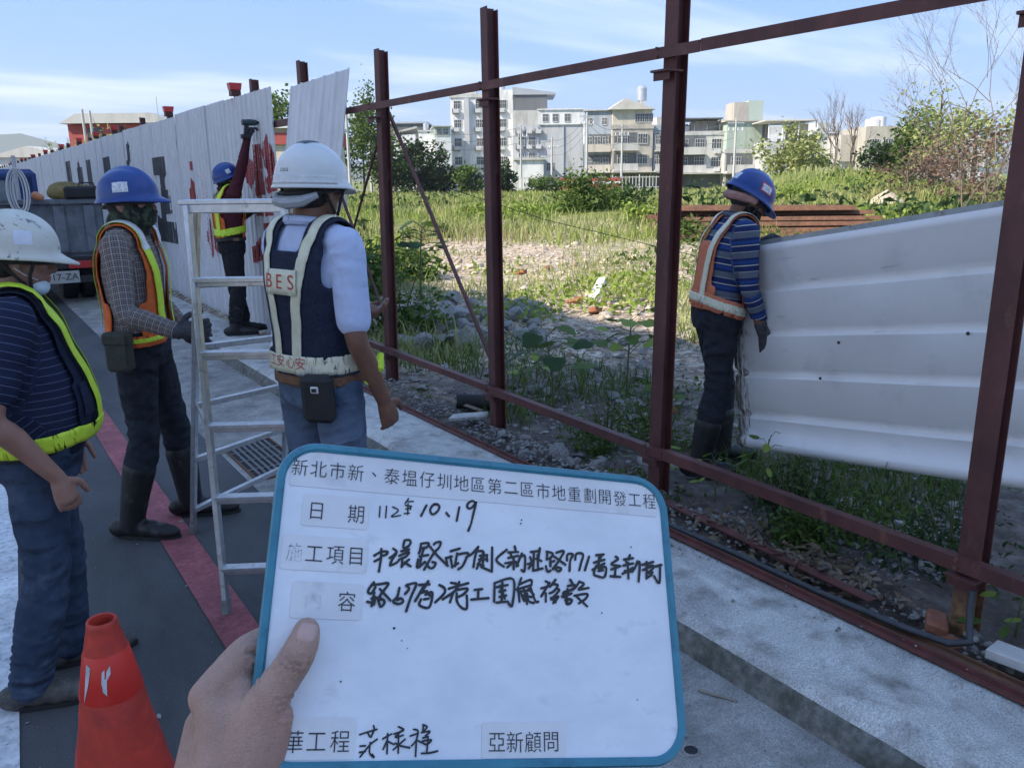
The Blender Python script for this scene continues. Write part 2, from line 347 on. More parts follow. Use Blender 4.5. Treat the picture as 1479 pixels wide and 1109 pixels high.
# rust belt low on the post nearest the camera
def rusty_post_mat():
    m = MT['post'].copy(); t = m.node_tree; N = t.nodes; L = t.links; b = N['Principled BSDF']; old = b.inputs['Base Color'].links[0].from_socket
    tc = N.new('ShaderNodeTexCoord'); sp = N.new('ShaderNodeSeparateXYZ'); L.new(tc.outputs['Object'], sp.inputs[0])
    n = N.new('ShaderNodeTexNoise'); n.inputs['Scale'].default_value = 26; n.inputs['Detail'].default_value = 9; L.new(tc.outputs['Object'], n.inputs[0])
    a = N.new('ShaderNodeMath'); a.operation = 'MULTIPLY_ADD'; L.new(n.outputs[0], a.inputs[0]); a.inputs[1].default_value = .22; L.new(sp.outputs[2], a.inputs[2])
    mr = N.new('ShaderNodeMapRange'); L.new(a.outputs[0], mr.inputs[0]); mr.inputs[1].default_value = .40; mr.inputs[2].default_value = .30; 
    rr = N.new('ShaderNodeValToRGB'); L.new(n.outputs[0], rr.inputs[0]); rr.color_ramp.elements[0].position = .35; rr.color_ramp.elements[1].position = .65
    rr.color_ramp.elements[0].color = (.09, .05, .028, 1); rr.color_ramp.elements[1].color = (.30, .17, .08, 1)
    x = N.new('ShaderNodeMix'); x.data_type = 'RGBA'; L.new(mr.outputs[0], x.inputs[0]); L.new(old, x.inputs[6]); L.new(rr.outputs[0], x.inputs[7]); L.new(x.outputs[2], b.inputs['Base Color'])
    return m
pm = h_post_mesh(2.71); pm4 = pm.copy(); pm4.materials[0] = rusty_post_mat()
posts_y = [(5.90, 2.50), (4.32, 2.53), (2.83, 2.62), (1.275, 2.62), (-.25, 2.62), (7.46, 2.30), (-1.8, 2.6)]
for i, (y, top) in enumerate(posts_y):
    o = link('post', pm4 if i == 3 else pm, frame); o.location = loc((FX+.02, y, top-2.60 if i < 3 else 0.0), FB)
    o.rotation_euler = (R([.5, -.2, .3, -.4, 0, .3, .2][i]), R([.5, -.3, .2, .9, 0, 0, 0][i]), R([2, -3, 1, 4, 0, 2, 0][i]))
# angle rails on the road side of the posts: tall leg and flat leg, lengths butted together
def rail(y0, y1, z, h=.068, dx=-.062, dz=0.0):
    b = MB(); x = FX+dx
    b.bar(loc((x, y0, z), FB), loc((x, y1, z+dz), FB), .006, h); b.bar(loc((x+.021, y0, z+h/2-.003), FB), loc((x+.021, y1, z+dz+h/2-.003), FB), .036, .006)
    return b.build('rail', MT['post'], frame)
rail(5.0-.02, 7.62, 2.205, .048, -.052); rail(2.60, 5.0-.025, 2.205, .048, -.052); rail(-1.9, 2.594, 2.207, .050, -.052)
rail(4.36, 7.62, .36, .044, -.05, .008); rail(2.74, 4.355, .348, .046, -.05, .004); rail(-1.9, 2.735, .372, .050, -.051, -.018)
# clamp plates and bolts where rails meet posts
for y, top in posts_y[:5]:
    for z in (2.13, .318):
        b = MB(); b.bb(-.07, .03, -.058, .050, -.005, .005); b.bb(-.050, -.045, -.05, .05, -.04, -.0055)
        o = b.build('clamp_plate', MT['post'], frame, bevel=.001); o.location = loc((FX, y, z), FB)
    for z in (2.19, 2.225, .35, .378):
        b = MB(); b.lathe([(0, -.006), (.007, -.006), (.007, .006), (0, .006)], n=6, ax=Matrix.Rotation(R(90), 3, 'Y'))
        o = b.build('bolt', MT['rust'], frame); o.location = loc((FX-.059, y+.022, z), FB)
# diagonal braces behind the frame (on the field side) and a tie wire
def brace(a, c, wd=.042):
    b = MB(); b.bar(loc(a, FB), loc(c, FB), .005, wd); d = Vector(c)-Vector(a)
    b.bar(Vector(loc(a, FB))+Vector((.010, 0, wd/2)), Vector(loc(c, FB))+Vector((.010, 0, wd/2)), .016, .004)
    b.build('brace', MT['post'], frame)
brace((FX+.085, 5.88, 2.16), (FX+.085, 4.37, .34), .022); brace((FX+.088, 5.96, 2.14), (FX+.088, 7.42, .36), .018); brace((FX+.10, 5.95, .30), (FX+.10, 7.40, 2.14), .018)
b = MB(); b.tube([loc(p, FB) for p in ((FX+.1, 5.9, 1.75), (FX+1.2, 5.4, 1.35), (FX+2.6, 4.7, .96), (FX+4.0, 4.0, .55), (FX+5.2, 3.2, .14))], .0028, 5); b.build('tie_wire', MT['dark'], frame)

# ------------------------------------------------------------------ hoarding still standing: ribbed sheets side by side
PW = .80; NR = 5
def prof(y):          # rib profile of a sheet: narrow raised lips between flat pans (towards the road = -x)
    t = (y % (PW/NR))/(PW/NR)
    for a, bq, xa, xb in ((0, .06, -.018, -.018), (.06, .13, -.018, 0), (.13, .50, 0, 0), (.50, .54, 0, -.006), (.54, .60, -.006, 0), (.60, .93, 0, 0), (.93, 1.0, 0, -.018)):
        if a <= t <= bq: return xa+(xb-xa)*(t-a)/(bq-a)
    return 0
YB = sorted({round(k*PW/NR+q*PW/NR, 5) for k in range(NR) for q in (0, .06, .13, .50, .54, .60, .93)} | {PW-1e-4})
def sheet_mesh(h, nz=6):
    V = []; F = []; n = len(YB)
    for i in range(nz+1):
        for y in YB: V.append((prof(y), y, h*i/nz))
    for i in range(nz):
        for j in range(n-1): F.append((i*n+j, (i+1)*n+j, (i+1)*n+j+1, i*n+j+1))
    k = len(V)
    V += [(x+.004, y, z) for x, y, z in V]; F += [tuple(q+k for q in f[::-1]) for f in F]
    for j in range(n-1): t = nz*n; F.append((t+j, t+j+k, t+j+1+k, t+j+1)); F.append((j, j+1, j+1+k, j+k))
    F.append((0, k, nz*n+k, nz*n)) ; F.append((n-1, nz*n+n-1, nz*n+n-1+k, n-1+k))
    return MB().add(V, F).mesh('sheet', MT['panel_white'])
hoard = empty('hoarding', (FX-.06, 8.08, .02), 0, 'long grey white ribbed sheet hoarding with faded red and black lettering', 'hoarding')
sm = sheet_mesh(2.53)
for k in range(70):
    o = link('sheet', sm, hoard); o.location = (random.uniform(-.004, .004), k*PW, random.uniform(-.02, .012)); o.rotation_euler = (R(random.uniform(-.2, .2)), R(random.uniform(-.3, .3)), 0)
# posts standing behind the hoarding, their heads show above it
hp = MB(); hp.bb(-.038, -.031, -.038, .038, 0, 2.67); hp.bb(.031, .038, -.038, .038, 0, 2.66); hp.bb(-.031, .031, -.004, .004, 0, 2.665); hp = hp.mesh('post', MT['post'])
for k in range(26):
    if k in (1,): continue
    o = link('post', hp, hoard); o.location = (.075, .75+k*1.95, -.02+random.uniform(-.05, .03)); 
for z in (2.19, .36):
    b = MB(); b.bb(.012, .05, -.75, 56, z-.03, z+.03); b.build('rail', MT['post'], hoard)
# painted characters, brushed over the ribs
MT['paint_red'] = mat('sign_red', (.34, .045, .05), (.26, .05, .05), .6, 30, 8, (.35, .7), c3=(.5, .42, .42), scale3=45, pos3=(.64, .72))
MT['paint_black'] = mat('sign_black', (.045, .05, .055), (.07, .075, .085), .6, 30, 8, (.35, .7), c3=(.4, .4, .42), scale3=45, pos3=(.66, .74))
def brush(strokes, m, y0, z0, name='painted_stroke', sc=1.0):
    b = MB()
    for (a, c, wd) in strokes:
        a = Vector((a[0]*sc, a[1]*sc)); c = Vector((c[0]*sc, c[1]*sc)); d = (c-a); nn = Vector((-d.y, d.x)).normalized()*wd*sc/2
        n = max(6, int(d.length/.012)); rows = []
        k = max(2, int(wd*sc/.012))
        for i in range(n+1):
            r_ = []
            for j in range(k+1):
                p = a+d*(i/n)+nn*(2*j/k-1); yy = y0-8.08+p.x; r_.append((prof(yy)-.009, yy, z0-.02+p.y))
            rows.append(r_)
        V = [v for r_ in rows for v in r_]; F = [(i*(k+1)+j, i*(k+1)+j+1, (i+1)*(k+1)+j+1, (i+1)*(k+1)+j) for i in range(n) for j in range(k)]
        b.add(V, F)
    return b.build(name, m, hoard)
def on_wall(px, py):   # wall coordinates of a spot on the hoarding
    v = CF*CAM_F + CR*(px-CAM_W/2) - CU*(py-CAM_H/2); t = (FX-.07)/v.x
    return (v.y*t, EYE+v.z*t)
def wstroke(lst, m):
    st = [((on_wall(*a)[0]-8.08, on_wall(*a)[1]), (on_wall(*c)[0]-8.08, on_wall(*c)[1]), wd) for a, c, wd in lst]
    st = [(a, c, wd*(1+2.8*abs(c[1]-a[1])/max(.01, math.hypot(c[0]-a[0], c[1]-a[1])))) for a, c, wd in st]
    for q in st: brush([q], m, 8.08, 0)
# two red characters and two black ones, partly mixed up as the sheets were re-hung
wstroke([((276, 240), (288, 237), .10), ((287, 237), (289, 262), .10), ((279, 284), (291, 281), .09), ((279, 262), (279, 292), .07), ((295, 225), (297, 300), .09),
         ((290, 268), (305, 262), .07), ((302, 296), (309, 345), .10), ((313, 318), (303, 356), .13), ((303, 310), (318, 358), .12)], MT['paint_red'])
wstroke([((366, 218), (376, 217), .12), ((366, 237), (378, 236), .12), ((368, 256), (379, 255), .12), ((369, 273), (382, 272), .12), ((372, 212), (373, 285), .05), ((391, 212), (384, 240), .12), ((386, 250), (396, 232), .11),
         ((386, 268), (399, 262), .12), ((363, 232), (359, 266), .08), ((372, 288), (373, 297), .07), ((381, 287), (382, 297), .07), ((390, 286), (392, 297), .06), ((375, 302), (376, 312), .07), ((388, 302), (389, 312), .07),
         ((381, 332), (395, 331), .11), ((371, 352), (376, 371), .10), ((381, 346), (392, 364), .10), ((366, 368), (390, 360), .12)], MT['paint_red'])
wstroke([((221, 241), (243, 239), .26), ((235, 246), (238, 330), .09), ((237, 293), (247, 291), .30), ((229, 333), (256, 337), .30), ((229, 318), (241, 330), .10)], MT['paint_black'])
wstroke([((97, 250), (104, 249), .55), ((113, 252), (121, 251), .30), ((117, 245), (118, 275), .25), ((128, 262), (134, 262), .9), ((150, 240), (160, 238), .3), ((184, 236), (187, 243), .35)], MT['paint_black'])
# red warning lamps clipped along the top of the hoarding
MT['lamp_red'] = mat('lamp_red', (.55, .035, .03), (.42, .03, .03), .3, 20); MT['lamp_base'] = mat('lamp_base', (.08, .012, .012), (.05, .01, .01), .5, 20)
def lamp(y, zt, lab):
    e = empty('warning_lamp', (FX-.05, y, zt), 0, lab, 'lamp', 'warning lamps on the hoarding')
    b = MB(); b.prism([(-.055, .0), (.055, 0), (.07, .075), (-.07, .075)], (0, .05, .06), (1, 0, 0), (0, 0, 1), (0, -1, 0), .1); b.build('lens', MT['lamp_red'], e, bevel=.006)
    b = MB(); b.bb(-.05, .05, -.055, .055, 0.004, .058); b.build('base', MT['lamp_base'], e, bevel=.004)
    b = MB(); b.bb(-.012, .0, -.012, .012, -.14, .003); b.build('clip', MT['post'], e); return e
labs = ['red warning lamp above the worker drilling into the hoarding', 'red warning lamp at mid hoarding, second from the sheeted end', 'red warning lamp below the red roofed hall, third from the sheeted end']
for i, y in enumerate([9.3, 12.5, 17.0, 19.2, 21.8, 25.3, 29.5, 34, 39, 45]):
    lamp(y, 2.56, labs[i] if i < 3 else 'small red warning lamp on the far stretch of hoarding')
# one sheet hung on the frame beyond the gap, skewed
ls = link('ribbed_sheet', sheet_mesh(2.42), None); me = ls.data.copy(); ls.data = me
co = np.empty(len(me.vertices)*3, np.float32); me.vertices.foreach_get('co', co); co = co.reshape(-1, 3); co[:, 1] *= 1.21/PW; me.vertices.foreach_set('co', co.ravel())
ls.location = (2.315, 6.17, .13); ls.rotation_euler = (R(-1.2), R(9.8), R(1.5))
tag(ls, 'white ribbed sheet leaning on the frame behind the white helmeted man', 'sheet')
# ------------------------------------------------------------------ sheet carried by the worker, ribs lying level
def carried():
    A = Vector((3.40, 2.83, .235)); Bv = Vector((3.245, 1.50, .475)); u = (Bv-A); run = math.hypot(u.x, u.y)
    Lg = 2.45; hgt = 1.09
    e = empty('carried_sheet', A, 0, 'large white ribbed sheet held upright by the worker in the striped shirt', 'sheet')
    u.normalize(); n = Vector((u.y, -u.x, 0)).normalized(); n = n if n.x < 0 else -n; v = n.cross(u); v = v if v.z > 0 else -v
    mt = Matrix((u, v, n)).transposed().to_4x4(); mt.translation = A; e.matrix_world = mt
    # local: x along, y up, z towards the road
    prof_y = []
    ribs = [.0, .185, .405, .62, .845, 1.06]
    pts = [(0, -.012), (.012, .012)]
    for k, r_ in enumerate(ribs):
        if k == 0: pts += [(.03, .022), (.055, .022), (.075, 0)]
        elif k == len(ribs)-1: pts += [(r_-.055, 0), (r_-.03, .02), (r_+.0, .02), (r_+.015, .004), (hgt, .004), (hgt, -.03)]
        else: pts += [(r_-.020, 0), (r_-.017, .002), (r_-.004, -.030), (r_+.010, -.030), (r_+.034, 0)]
    nx = 40; V = []; F = []; k = len(pts)
    for i in range(nx+1):
        x = Lg*i/nx
        for (y, z) in pts: V.append((x, y+.002*mnoise.noise((x*1.5, 0, 0)), z+(.0025*mnoise.noise((x*2.8, y*3.2, 4)) if abs(z) < .001 else .001*mnoise.noise((x*2, y*9, 1)))+.003*math.sin(x*1.1)+(.004*mnoise.noise((y*9, x*20, 2)) if i < 2 else 0)))
    for i in range(nx):
        for j in range(k-1): F.append((i*k+j, (i+1)*k+j, (i+1)*k+j+1, i*k+j+1))
    m_ = len(V); V += [(x, y, z-.004) for x, y, z in V]; F += [tuple(q+m_ for q in f[::-1]) for f in F]
    for j in range(k-1): F.append((j, j+1, j+1+m_, j+m_)); t = nx*k; F.append((t+j, t+j+m_, t+j+1+m_, t+j+1))
    o = link('sheet', np_mesh('sheet', V, F, MT['carried'], False), e)
    b = MB(); b.bar((.0, hgt-.022, .012), (Lg, hgt-.022, .012), .004, .046, up=(0, 1, 0)); b.build('edge_strip', MT['zinc'], e)
    b = MB()   # bent strip with dents along the near end, screws, screw holes
    b.bb(.060, .064, .10, .97, .0035, .0075); b.build('end_crease', MT['grime'], e)
    for y0, y1, x in ((.12, .36, .088), (.50, .80, .092), (.30, .52, .030)): MB().bb(x, x+.0035, y0, y1, .0035, .0065).build('end_crease', MT['grime'], e)
    for (x, y) in ((.16, 1.02), (.72, .57), (.22, .60), (.60, .40), (.10, .95), (1.35, .60)):
        b = MB(); b.lathe([(0, .006), (.006, .005), (.008, 0)], (x, y, .016), 8); b.build('screw', MT['dark'], e)
    return e
def carried_mat():
    m = mat('carried_sheet_paint', (.80, .81, .82), (.85, .86, .87), .28, 4, 6, (.3, .7), c3=(.66, .67, .68), scale3=3.5, pos3=(.55, .8))
    t = m.node_tree; N = t.nodes; L = t.links; b = N['Principled BSDF']; old = b.inputs['Base Color'].links[0].from_socket
    tc = N.new('ShaderNodeTexCoord'); sp = N.new('ShaderNodeSeparateXYZ'); L.new(tc.outputs['Object'], sp.inputs[0])
    n = N.new('ShaderNodeTexNoise'); n.inputs['Scale'].default_value = 16; n.inputs['Detail'].default_value = 10; n.inputs['Roughness'].default_value = .7
    mp = N.new('ShaderNodeMapping'); mp.inputs['Scale'].default_value = (3.2, .7, 1); L.new(tc.outputs['Object'], mp.inputs[0]); L.new(mp.outputs[0], n.inputs[0])
    # rust and grime along the worn end: falls off with distance from it
    mr = N.new('ShaderNodeMapRange'); L.new(sp.outputs[0], mr.inputs[0]); mr.inputs[1].default_value = .01; mr.inputs[2].default_value = .16; mr.inputs[3].default_value = .24; mr.inputs[4].default_value = -.10
    a = N.new('ShaderNodeMath'); a.operation = 'ADD'; L.new(n.outputs[0], a.inputs[0]); L.new(mr.outputs[0], a.inputs[1])
    r = N.new('ShaderNodeValToRGB'); L.new(a.outputs[0], r.inputs[0]); r.color_ramp.elements[0].position = .60; r.color_ramp.elements[1].position = .72
    x = N.new('ShaderNodeMix'); x.data_type = 'RGBA'; L.new(r.outputs[0], x.inputs[0]); L.new(old, x.inputs[6]); x.inputs[7].default_value = (.22, .19, .16, 1)
    # long faint scratches
    n2 = N.new('ShaderNodeTexNoise'); n2.inputs['Scale'].default_value = 5; n2.inputs['Detail'].default_value = 9; mp2 = N.new('ShaderNodeMapping'); mp2.inputs['Scale'].default_value = (.8, 7, 1); mp2.inputs['Rotation'].default_value = (0, 0, .15); L.new(tc.outputs['Object'], mp2.inputs[0]); L.new(mp2.outputs[0], n2.inputs[0])
    r2 = N.new('ShaderNodeValToRGB'); L.new(n2.outputs[0], r2.inputs[0]); r2.color_ramp.elements[0].position = .66; r2.color_ramp.elements[1].position = .74; r2.color_ramp.elements[1].color = (.5, .5, .5, 1)
    y = N.new('ShaderNodeMix'); y.data_type = 'RGBA'; L.new(r2.outputs[0], y.inputs[0]); L.new(x.outputs[2], y.inputs[6]); y.inputs[7].default_value = (.40, .41, .43, 1)
    L.new(y.outputs[2], b.inputs['Base Color']); return m
MT['carried'] = carried_mat(); MT['grime'] = mat('grimy_fold', (.22, .20, .18), (.60, .60, .60), .7, 30, 5, (.38, .58), stretch=(1, .4, 1)); MT['zinc'] = mat('zinc_strip', (.30, .33, .34), (.40, .43, .44), .45, 12, 5, (.3, .7), metal=.3, c3=(.22, .22, .21), scale3=20)
carried()
# ------------------------------------------------------------------ aluminium stepladder
MT['ladder_foot'] = mat('ladder_foot', (.16, .16, .155), (.24, .24, .23), .7, 30)
def ladder():
    e = empty('stepladder', (0.98, 3.6, 0), 0, 'open aluminium stepladder steadied by the man in the checked shirt', 'ladder')
    O = Vector((0.98, 3.6, 0))
    TL, TR = Vector((.795, 3.42, 1.585)), Vector((1.10, 3.21, 1.585))
    fl, fr = Vector((.69, 3.09, .012)), Vector((1.16, 2.72, .012)); rl, rr_ = Vector((.77, 3.97, .012)), Vector((1.33, 4.20, .012))
    fr = Vector((1.20, 2.80, .012)); rr_ = Vector((1.36, 4.36, .012))
    mid = lambda a, c, t: a+(c-a)*t
    off = (TR-TL).cross(Vector((0, 0, 1))).normalized()*.045
    tops = [TL-off*-1, TR-off*-1, TL-off, TR-off]
    # front pair leans towards the camera, rear pair away
    fdir = Vector((-.56, -.83, 0))
    tf = [TL+fdir*.05, TR+fdir*.05]; tr = [TL-fdir*.05, TR-fdir*.05]
    for a, c, nm in ((tf[0], fl, 'front_rail'), (tf[1], fr, 'front_rail'), (tr[0], rl, 'rear_rail'), (tr[1], rr_, 'rear_rail')):
        b = MB(); sd = (TR-TL).normalized()
        b.bar(a-O, c-O, .020, .042, up=sd.cross(Vector((0, 0, 1)))); q = b.build(nm, MT['alu'], e, bevel=.003)
        b = MB(); dn = (c-a).normalized(); b.bar(c-O-dn*.05, c-O+dn*.012, .025, .047, up=sd.cross(Vector((0, 0, 1)))); f = b.build('foot_cap', MT['ladder_foot'], q, bevel=.003)
    for k in range(5):
        t = (k+1)/5.6
        a, c = mid(tf[0], fl, t), mid(tf[1], fr, t); b = MB(); b.bar(a-O, c-O, .045, .018, up=(0, 0, 1)); b.bar(a-O+Vector((0, 0, -.018)), c-O+Vector((0, 0, -.018)), .012, .018); b.build('step', MT['alu'], e, bevel=.002)
        a, c = mid(tr[0], rl, t+.03), mid(tr[1], rr_, t+.03); b = MB(); b.bar(a-O, c-O, .026, .026); b.build('rung', MT['alu'], e, bevel=.003)
    b = MB(); c = (TL+TR)/2-O; sd = (TR-TL).normalized(); rt = Matrix((sd, Vector((0, 0, 1)).cross(sd), Vector((0, 0, 1)))).transposed()
    b.box(c+Vector((0, 0, .012)), ((TR-TL).length+.06, .13, .018), rt); b.box(c+Vector((0, 0, -.012))+Vector(fdir)*.055, ((TR-TL).length+.02, .012, .035), rt); b.build('top_cap', MT['alu'], e, bevel=.003)
    for a, c in ((mid(tf[0], fl, .55), mid(tr[0], rl, .55)), (mid(tf[1], fr, .55), mid(tr[1], rr_, .55))):
        b = MB(); b.bar(a-O, c-O, .006, .018); b.build('spreader', MT['alu'], e)
ladder()
# ------------------------------------------------------------------ traffic cone
def cone():
    c = Vector((0.155, 1.93, 0)); e = empty('traffic_cone', c, 0, 'worn orange red traffic cone standing on the road', 'traffic cone')
    m = mat('cone_plastic', (.50, .035, .022), (.60, .055, .030), .5, 5, 8, (.3, .7), c3=(.33, .035, .03), scale3=7, pos3=(.5, .72), bump=.12, bscale=30, bdist=.004)
    stain(m, 9, .68, 1.12)
    pr = [(.175, .03), (.165, .045), (.152, .06)]
    for k in range(11):
        z = .06+(.69-.06)*k/10; pr.append((.152+(.035-.152)*k/10+.0012*math.sin(k*3), z))
    pr += [(.0335, .699), (.031, .703), (.027, .702), (.0245, .69), (.03, .6), (.09, .3)]
    b = MB().lathe(pr, n=48); b.build('cone_body', m, e, smooth=True)
    m2 = mat('sleeve', (.70, .035, .02), (.62, .03, .02), .42, 6, 6)
    f = lambda z: .152+(.035-.152)*(z-.06)/.63
    b = MB().lathe([(f(.52)+.0015, .52), (f(.52)+.003, .523), (f(.627)+.003, .627), (f(.63)+.0015, .63)], n=48); b.build('sleeve', m2, e, smooth=True)
    m3 = mat('worn_tape', (.42, .43, .45), (.60, .61, .63), .35, 30)
    for pts in ([(-98, .60), (-92, .605), (-93, .588), (-101, .57)], [(-100, .583), (-89, .585), (-92, .545), (-99, .555)], [(-88, .60), (-79, .612), (-80, .594), (-93, .573)], [(-137, .617), (-124, .61), (-130, .57), (-140, .525)]):
        b = MB(); V = []
        for (a, z) in pts: V.append(((f(z)+.0045)*math.cos(R(a-12)), (f(z)+.0045)*math.sin(R(a-12)), z))
        b.add(V, [(0, 1, 2, 3), (3, 2, 1, 0)]).build('tape_scrap', m3, e)
    b = MB(); b.box((0, 0, .016), (.40, .40, .03)); b.build('base', m, e, bevel=.008)
cone()
# ------------------------------------------------------------------ whiteboard held up by the photographer
BU = Vector((0.929, -0.306, -0.208)).normalized(); BN = Vector((-0.135, -0.805, 0.578)); BN = (BN-BU*BN.dot(BU)).normalized(); BV = BN.cross(BU)
BO = Vector((0.274, 0.444, 1.380)); BWd, BHt = .300, .208
board = empty('whiteboard', BO, 0, 'small whiteboard with teal rim and Chinese writing held up in front', 'whiteboard')
mt = Matrix((BU, BV, BN)).transposed().to_4x4(); mt.translation = BO; board.matrix_world = mt
def on_board(px, py):
    v = CF*CAM_F + CR*(px-CAM_W/2) - CU*(py-CAM_H/2); C0 = Vector((0, 0, EYE)); t = (BO-C0).dot(BN)/v.dot(BN); q = C0+v*t-BO
    return q.dot(BU), q.dot(BV)
def board_depth(px, py):
    v = CF*CAM_F + CR*(px-CAM_W/2) - CU*(py-CAM_H/2); return (BO-Vector((0, 0, EYE))).dot(BN)/v.dot(BN)*CAM_F
def rrect(w_, h_, r, n=10):
    pts = []
    for cx, cy, a0 in ((w_/2-r, h_/2-r, 0), (-w_/2+r, h_/2-r, 90), (-w_/2+r, -h_/2+r, 180), (w_/2-r, -h_/2+r, 270)):
        for k in range(n+1): a = R(a0+90*k/n); pts.append((cx+r*math.cos(a), cy+r*math.sin(a)))
    return pts
MT['board'] = mat('board_enamel', (.70, .73, .78), (.79, .81, .85), .22, 14, 9, (.36, .58), c3=(.55, .57, .61), scale3=26, pos3=(.60, .80), spec=.4, stretch=(1, 1.6, 1))
MT['teal'] = mat('teal_plastic', (.035, .19, .27), (.05, .24, .33), .42, 18, 6, c3=(.03, .13, .19), scale3=60, pos3=(.55, .75))
MT['paper'] = mat('paper_label', (.68, .68, .69), (.76, .76, .77), .55, 16, 8, (.35, .65), c3=(.48, .48, .49), scale3=20, pos3=(.58, .80))
MT['print'] = mat('print_ink', (.03, .03, .035), None, .7); MT['marker'] = mat('marker_ink', (.012, .013, .016), None, .35)
b = MB(); b.prism(rrect(BWd-.004, BHt-.004, .024), (0, 0, -.007), (1, 0, 0), (0, 1, 0), (0, 0, 1), .007); b.build('panel', MT['board'], board)
pts = rrect(BWd-.003, BHt-.003, .025); b = MB()
sec = [(-.0035, -.0085), (.003, -.0085), (.0034, .0), (.0022, .0024), (-.0015, .0026), (-.003, .0012)]; k = len(sec); n = len(pts); V = []
for i in range(n):
    p = Vector(pts[i]); t = (Vector(pts[(i+1) % n])-Vector(pts[i-1])).normalized(); o = Vector((t.y, -t.x))
    for a, c in sec: V.append((p.x+o.x*a, p.y+o.y*a, c))
b.add(V, [(i*k+j, i*k+(j+1) % k, ((i+1) % n)*k+(j+1) % k, ((i+1) % n)*k+j) for i in range(n) for j in range(k)])
b.build('rim', MT['teal'], board, smooth=True)
def label(x0, x1, y0, y1, name='paper_label'):
    b = MB(); b.prism(rrect(x1-x0, y1-y0, .002, 3), ((x0+x1)/2, (y0+y1)/2, .0002), (1, 0, 0), (0, 1, 0), (0, 0, 1), .0003); return b.build(name, MT['paper'], board)
def text_mesh(s, size, off=0.0, shear=0.0, res=3):
    cu = bpy.data.curves.new('t', 'FONT'); cu.body = s; cu.size = size; cu.offset = off; cu.shear = shear; cu.align_x = 'CENTER'; cu.align_y = 'CENTER'; cu.resolution_u = res
    o = bpy.data.objects.new('t', cu); COL.objects.link(o); dg = bpy.context.evaluated_depsgraph_get(); me = bpy.data.meshes.new_from_object(o.evaluated_get(dg)); bpy.data.objects.remove(o); bpy.data.curves.remove(cu); return me
def text(s, x, y, size, parent, m, z=.0009, off=0.0, name='lettering', rot=0.0, sx=1.0, jit=0.0):
    me = text_mesh(s, size, off); me.materials.clear(); me.materials.append(m); me.name = name
    if len(me.vertices):
        co = np.empty(len(me.vertices)*3, np.float32); me.vertices.foreach_get('co', co); co = co.reshape(-1, 3); c = (co.max(0)+co.min(0))/2; co -= c
        co[:, 0] *= sx
        if jit:
            for i in range(len(co)): q = mnoise.noise_vector((co[i, 0]/size*2.2, co[i, 1]/size*2.2, x*90)); co[i, 0] += q.x*jit*size; co[i, 1] += q.y*jit*size
        me.vertices.foreach_set('co', co.ravel()); me.update()
    o = link(name, me, parent); o.location = (x, y, z); o.rotation_euler = (0, 0, rot); return o
t0 = label(-.1425, .1425, .0735, .0985)
s = '新北市新、泰塭仔圳地區第二區市地重劃開發工程'
for i, ch in enumerate(s):
    f = i/(len(s)-1); text(ch, -.1365+f*.2725, .0868-.0012*f, .0132, t0, MT['print'], off=-.00012, sx=.92)
t1 = label(-.1322, -.0868, .0464, .0685); text('日', -.1225, .0568, .0140, t1, MT['print'], off=-.0001, sx=.9); text('期', -.0955, .0568, .0140, t1, MT['print'], off=-.0001, sx=.9)
t2 = label(-.1430, -.0858, .0163, .0394)
for ch, x in zip('工項目', (-.1215, -.1075, -.0935)): text(ch, x, .0275, .0140, t2, MT['print'], off=-.0001, sx=.9)
MT['faded'] = mat('faded_ink', (.10, .10, .11), (.62, .62, .64), .6, 420, 3, (.42, .56), coord='Object'); text('施', -.1345, .0280, .0140, t2, MT['faded'], off=-.0003, sx=.85)
t3 = label(-.1338, -.0872, -.0146, .0090); text('容', -.0975, -.0028, .0140, t3, MT['print'], off=-.0001, sx=.9)
MT['ghost'] = mat('ghost_ink', (.52, .52, .54), (.64, .64, .66), .6, 300, 3, (.4, .6)); text('內', -.1195, -.0028, .0130, t3, MT['ghost'], off=-.0003)
t4 = label(-.1435, -.0862, -.0985, -.0745)
for ch, x in zip('中華工程', (-.1370, -.1238, -.1100, -.0955)): text(ch, x, -.0882, .0140, t4, MT['print'], off=-.0001, sx=.92)
t5 = label(-.0026, .0572, -.0992, -.0770)
for ch, x in zip('亞新顧問', (.0078, .0205, .0335, .0465)): text(ch, x, -.0893, .0140, t5, MT['print'], off=-.0001, sx=.92)
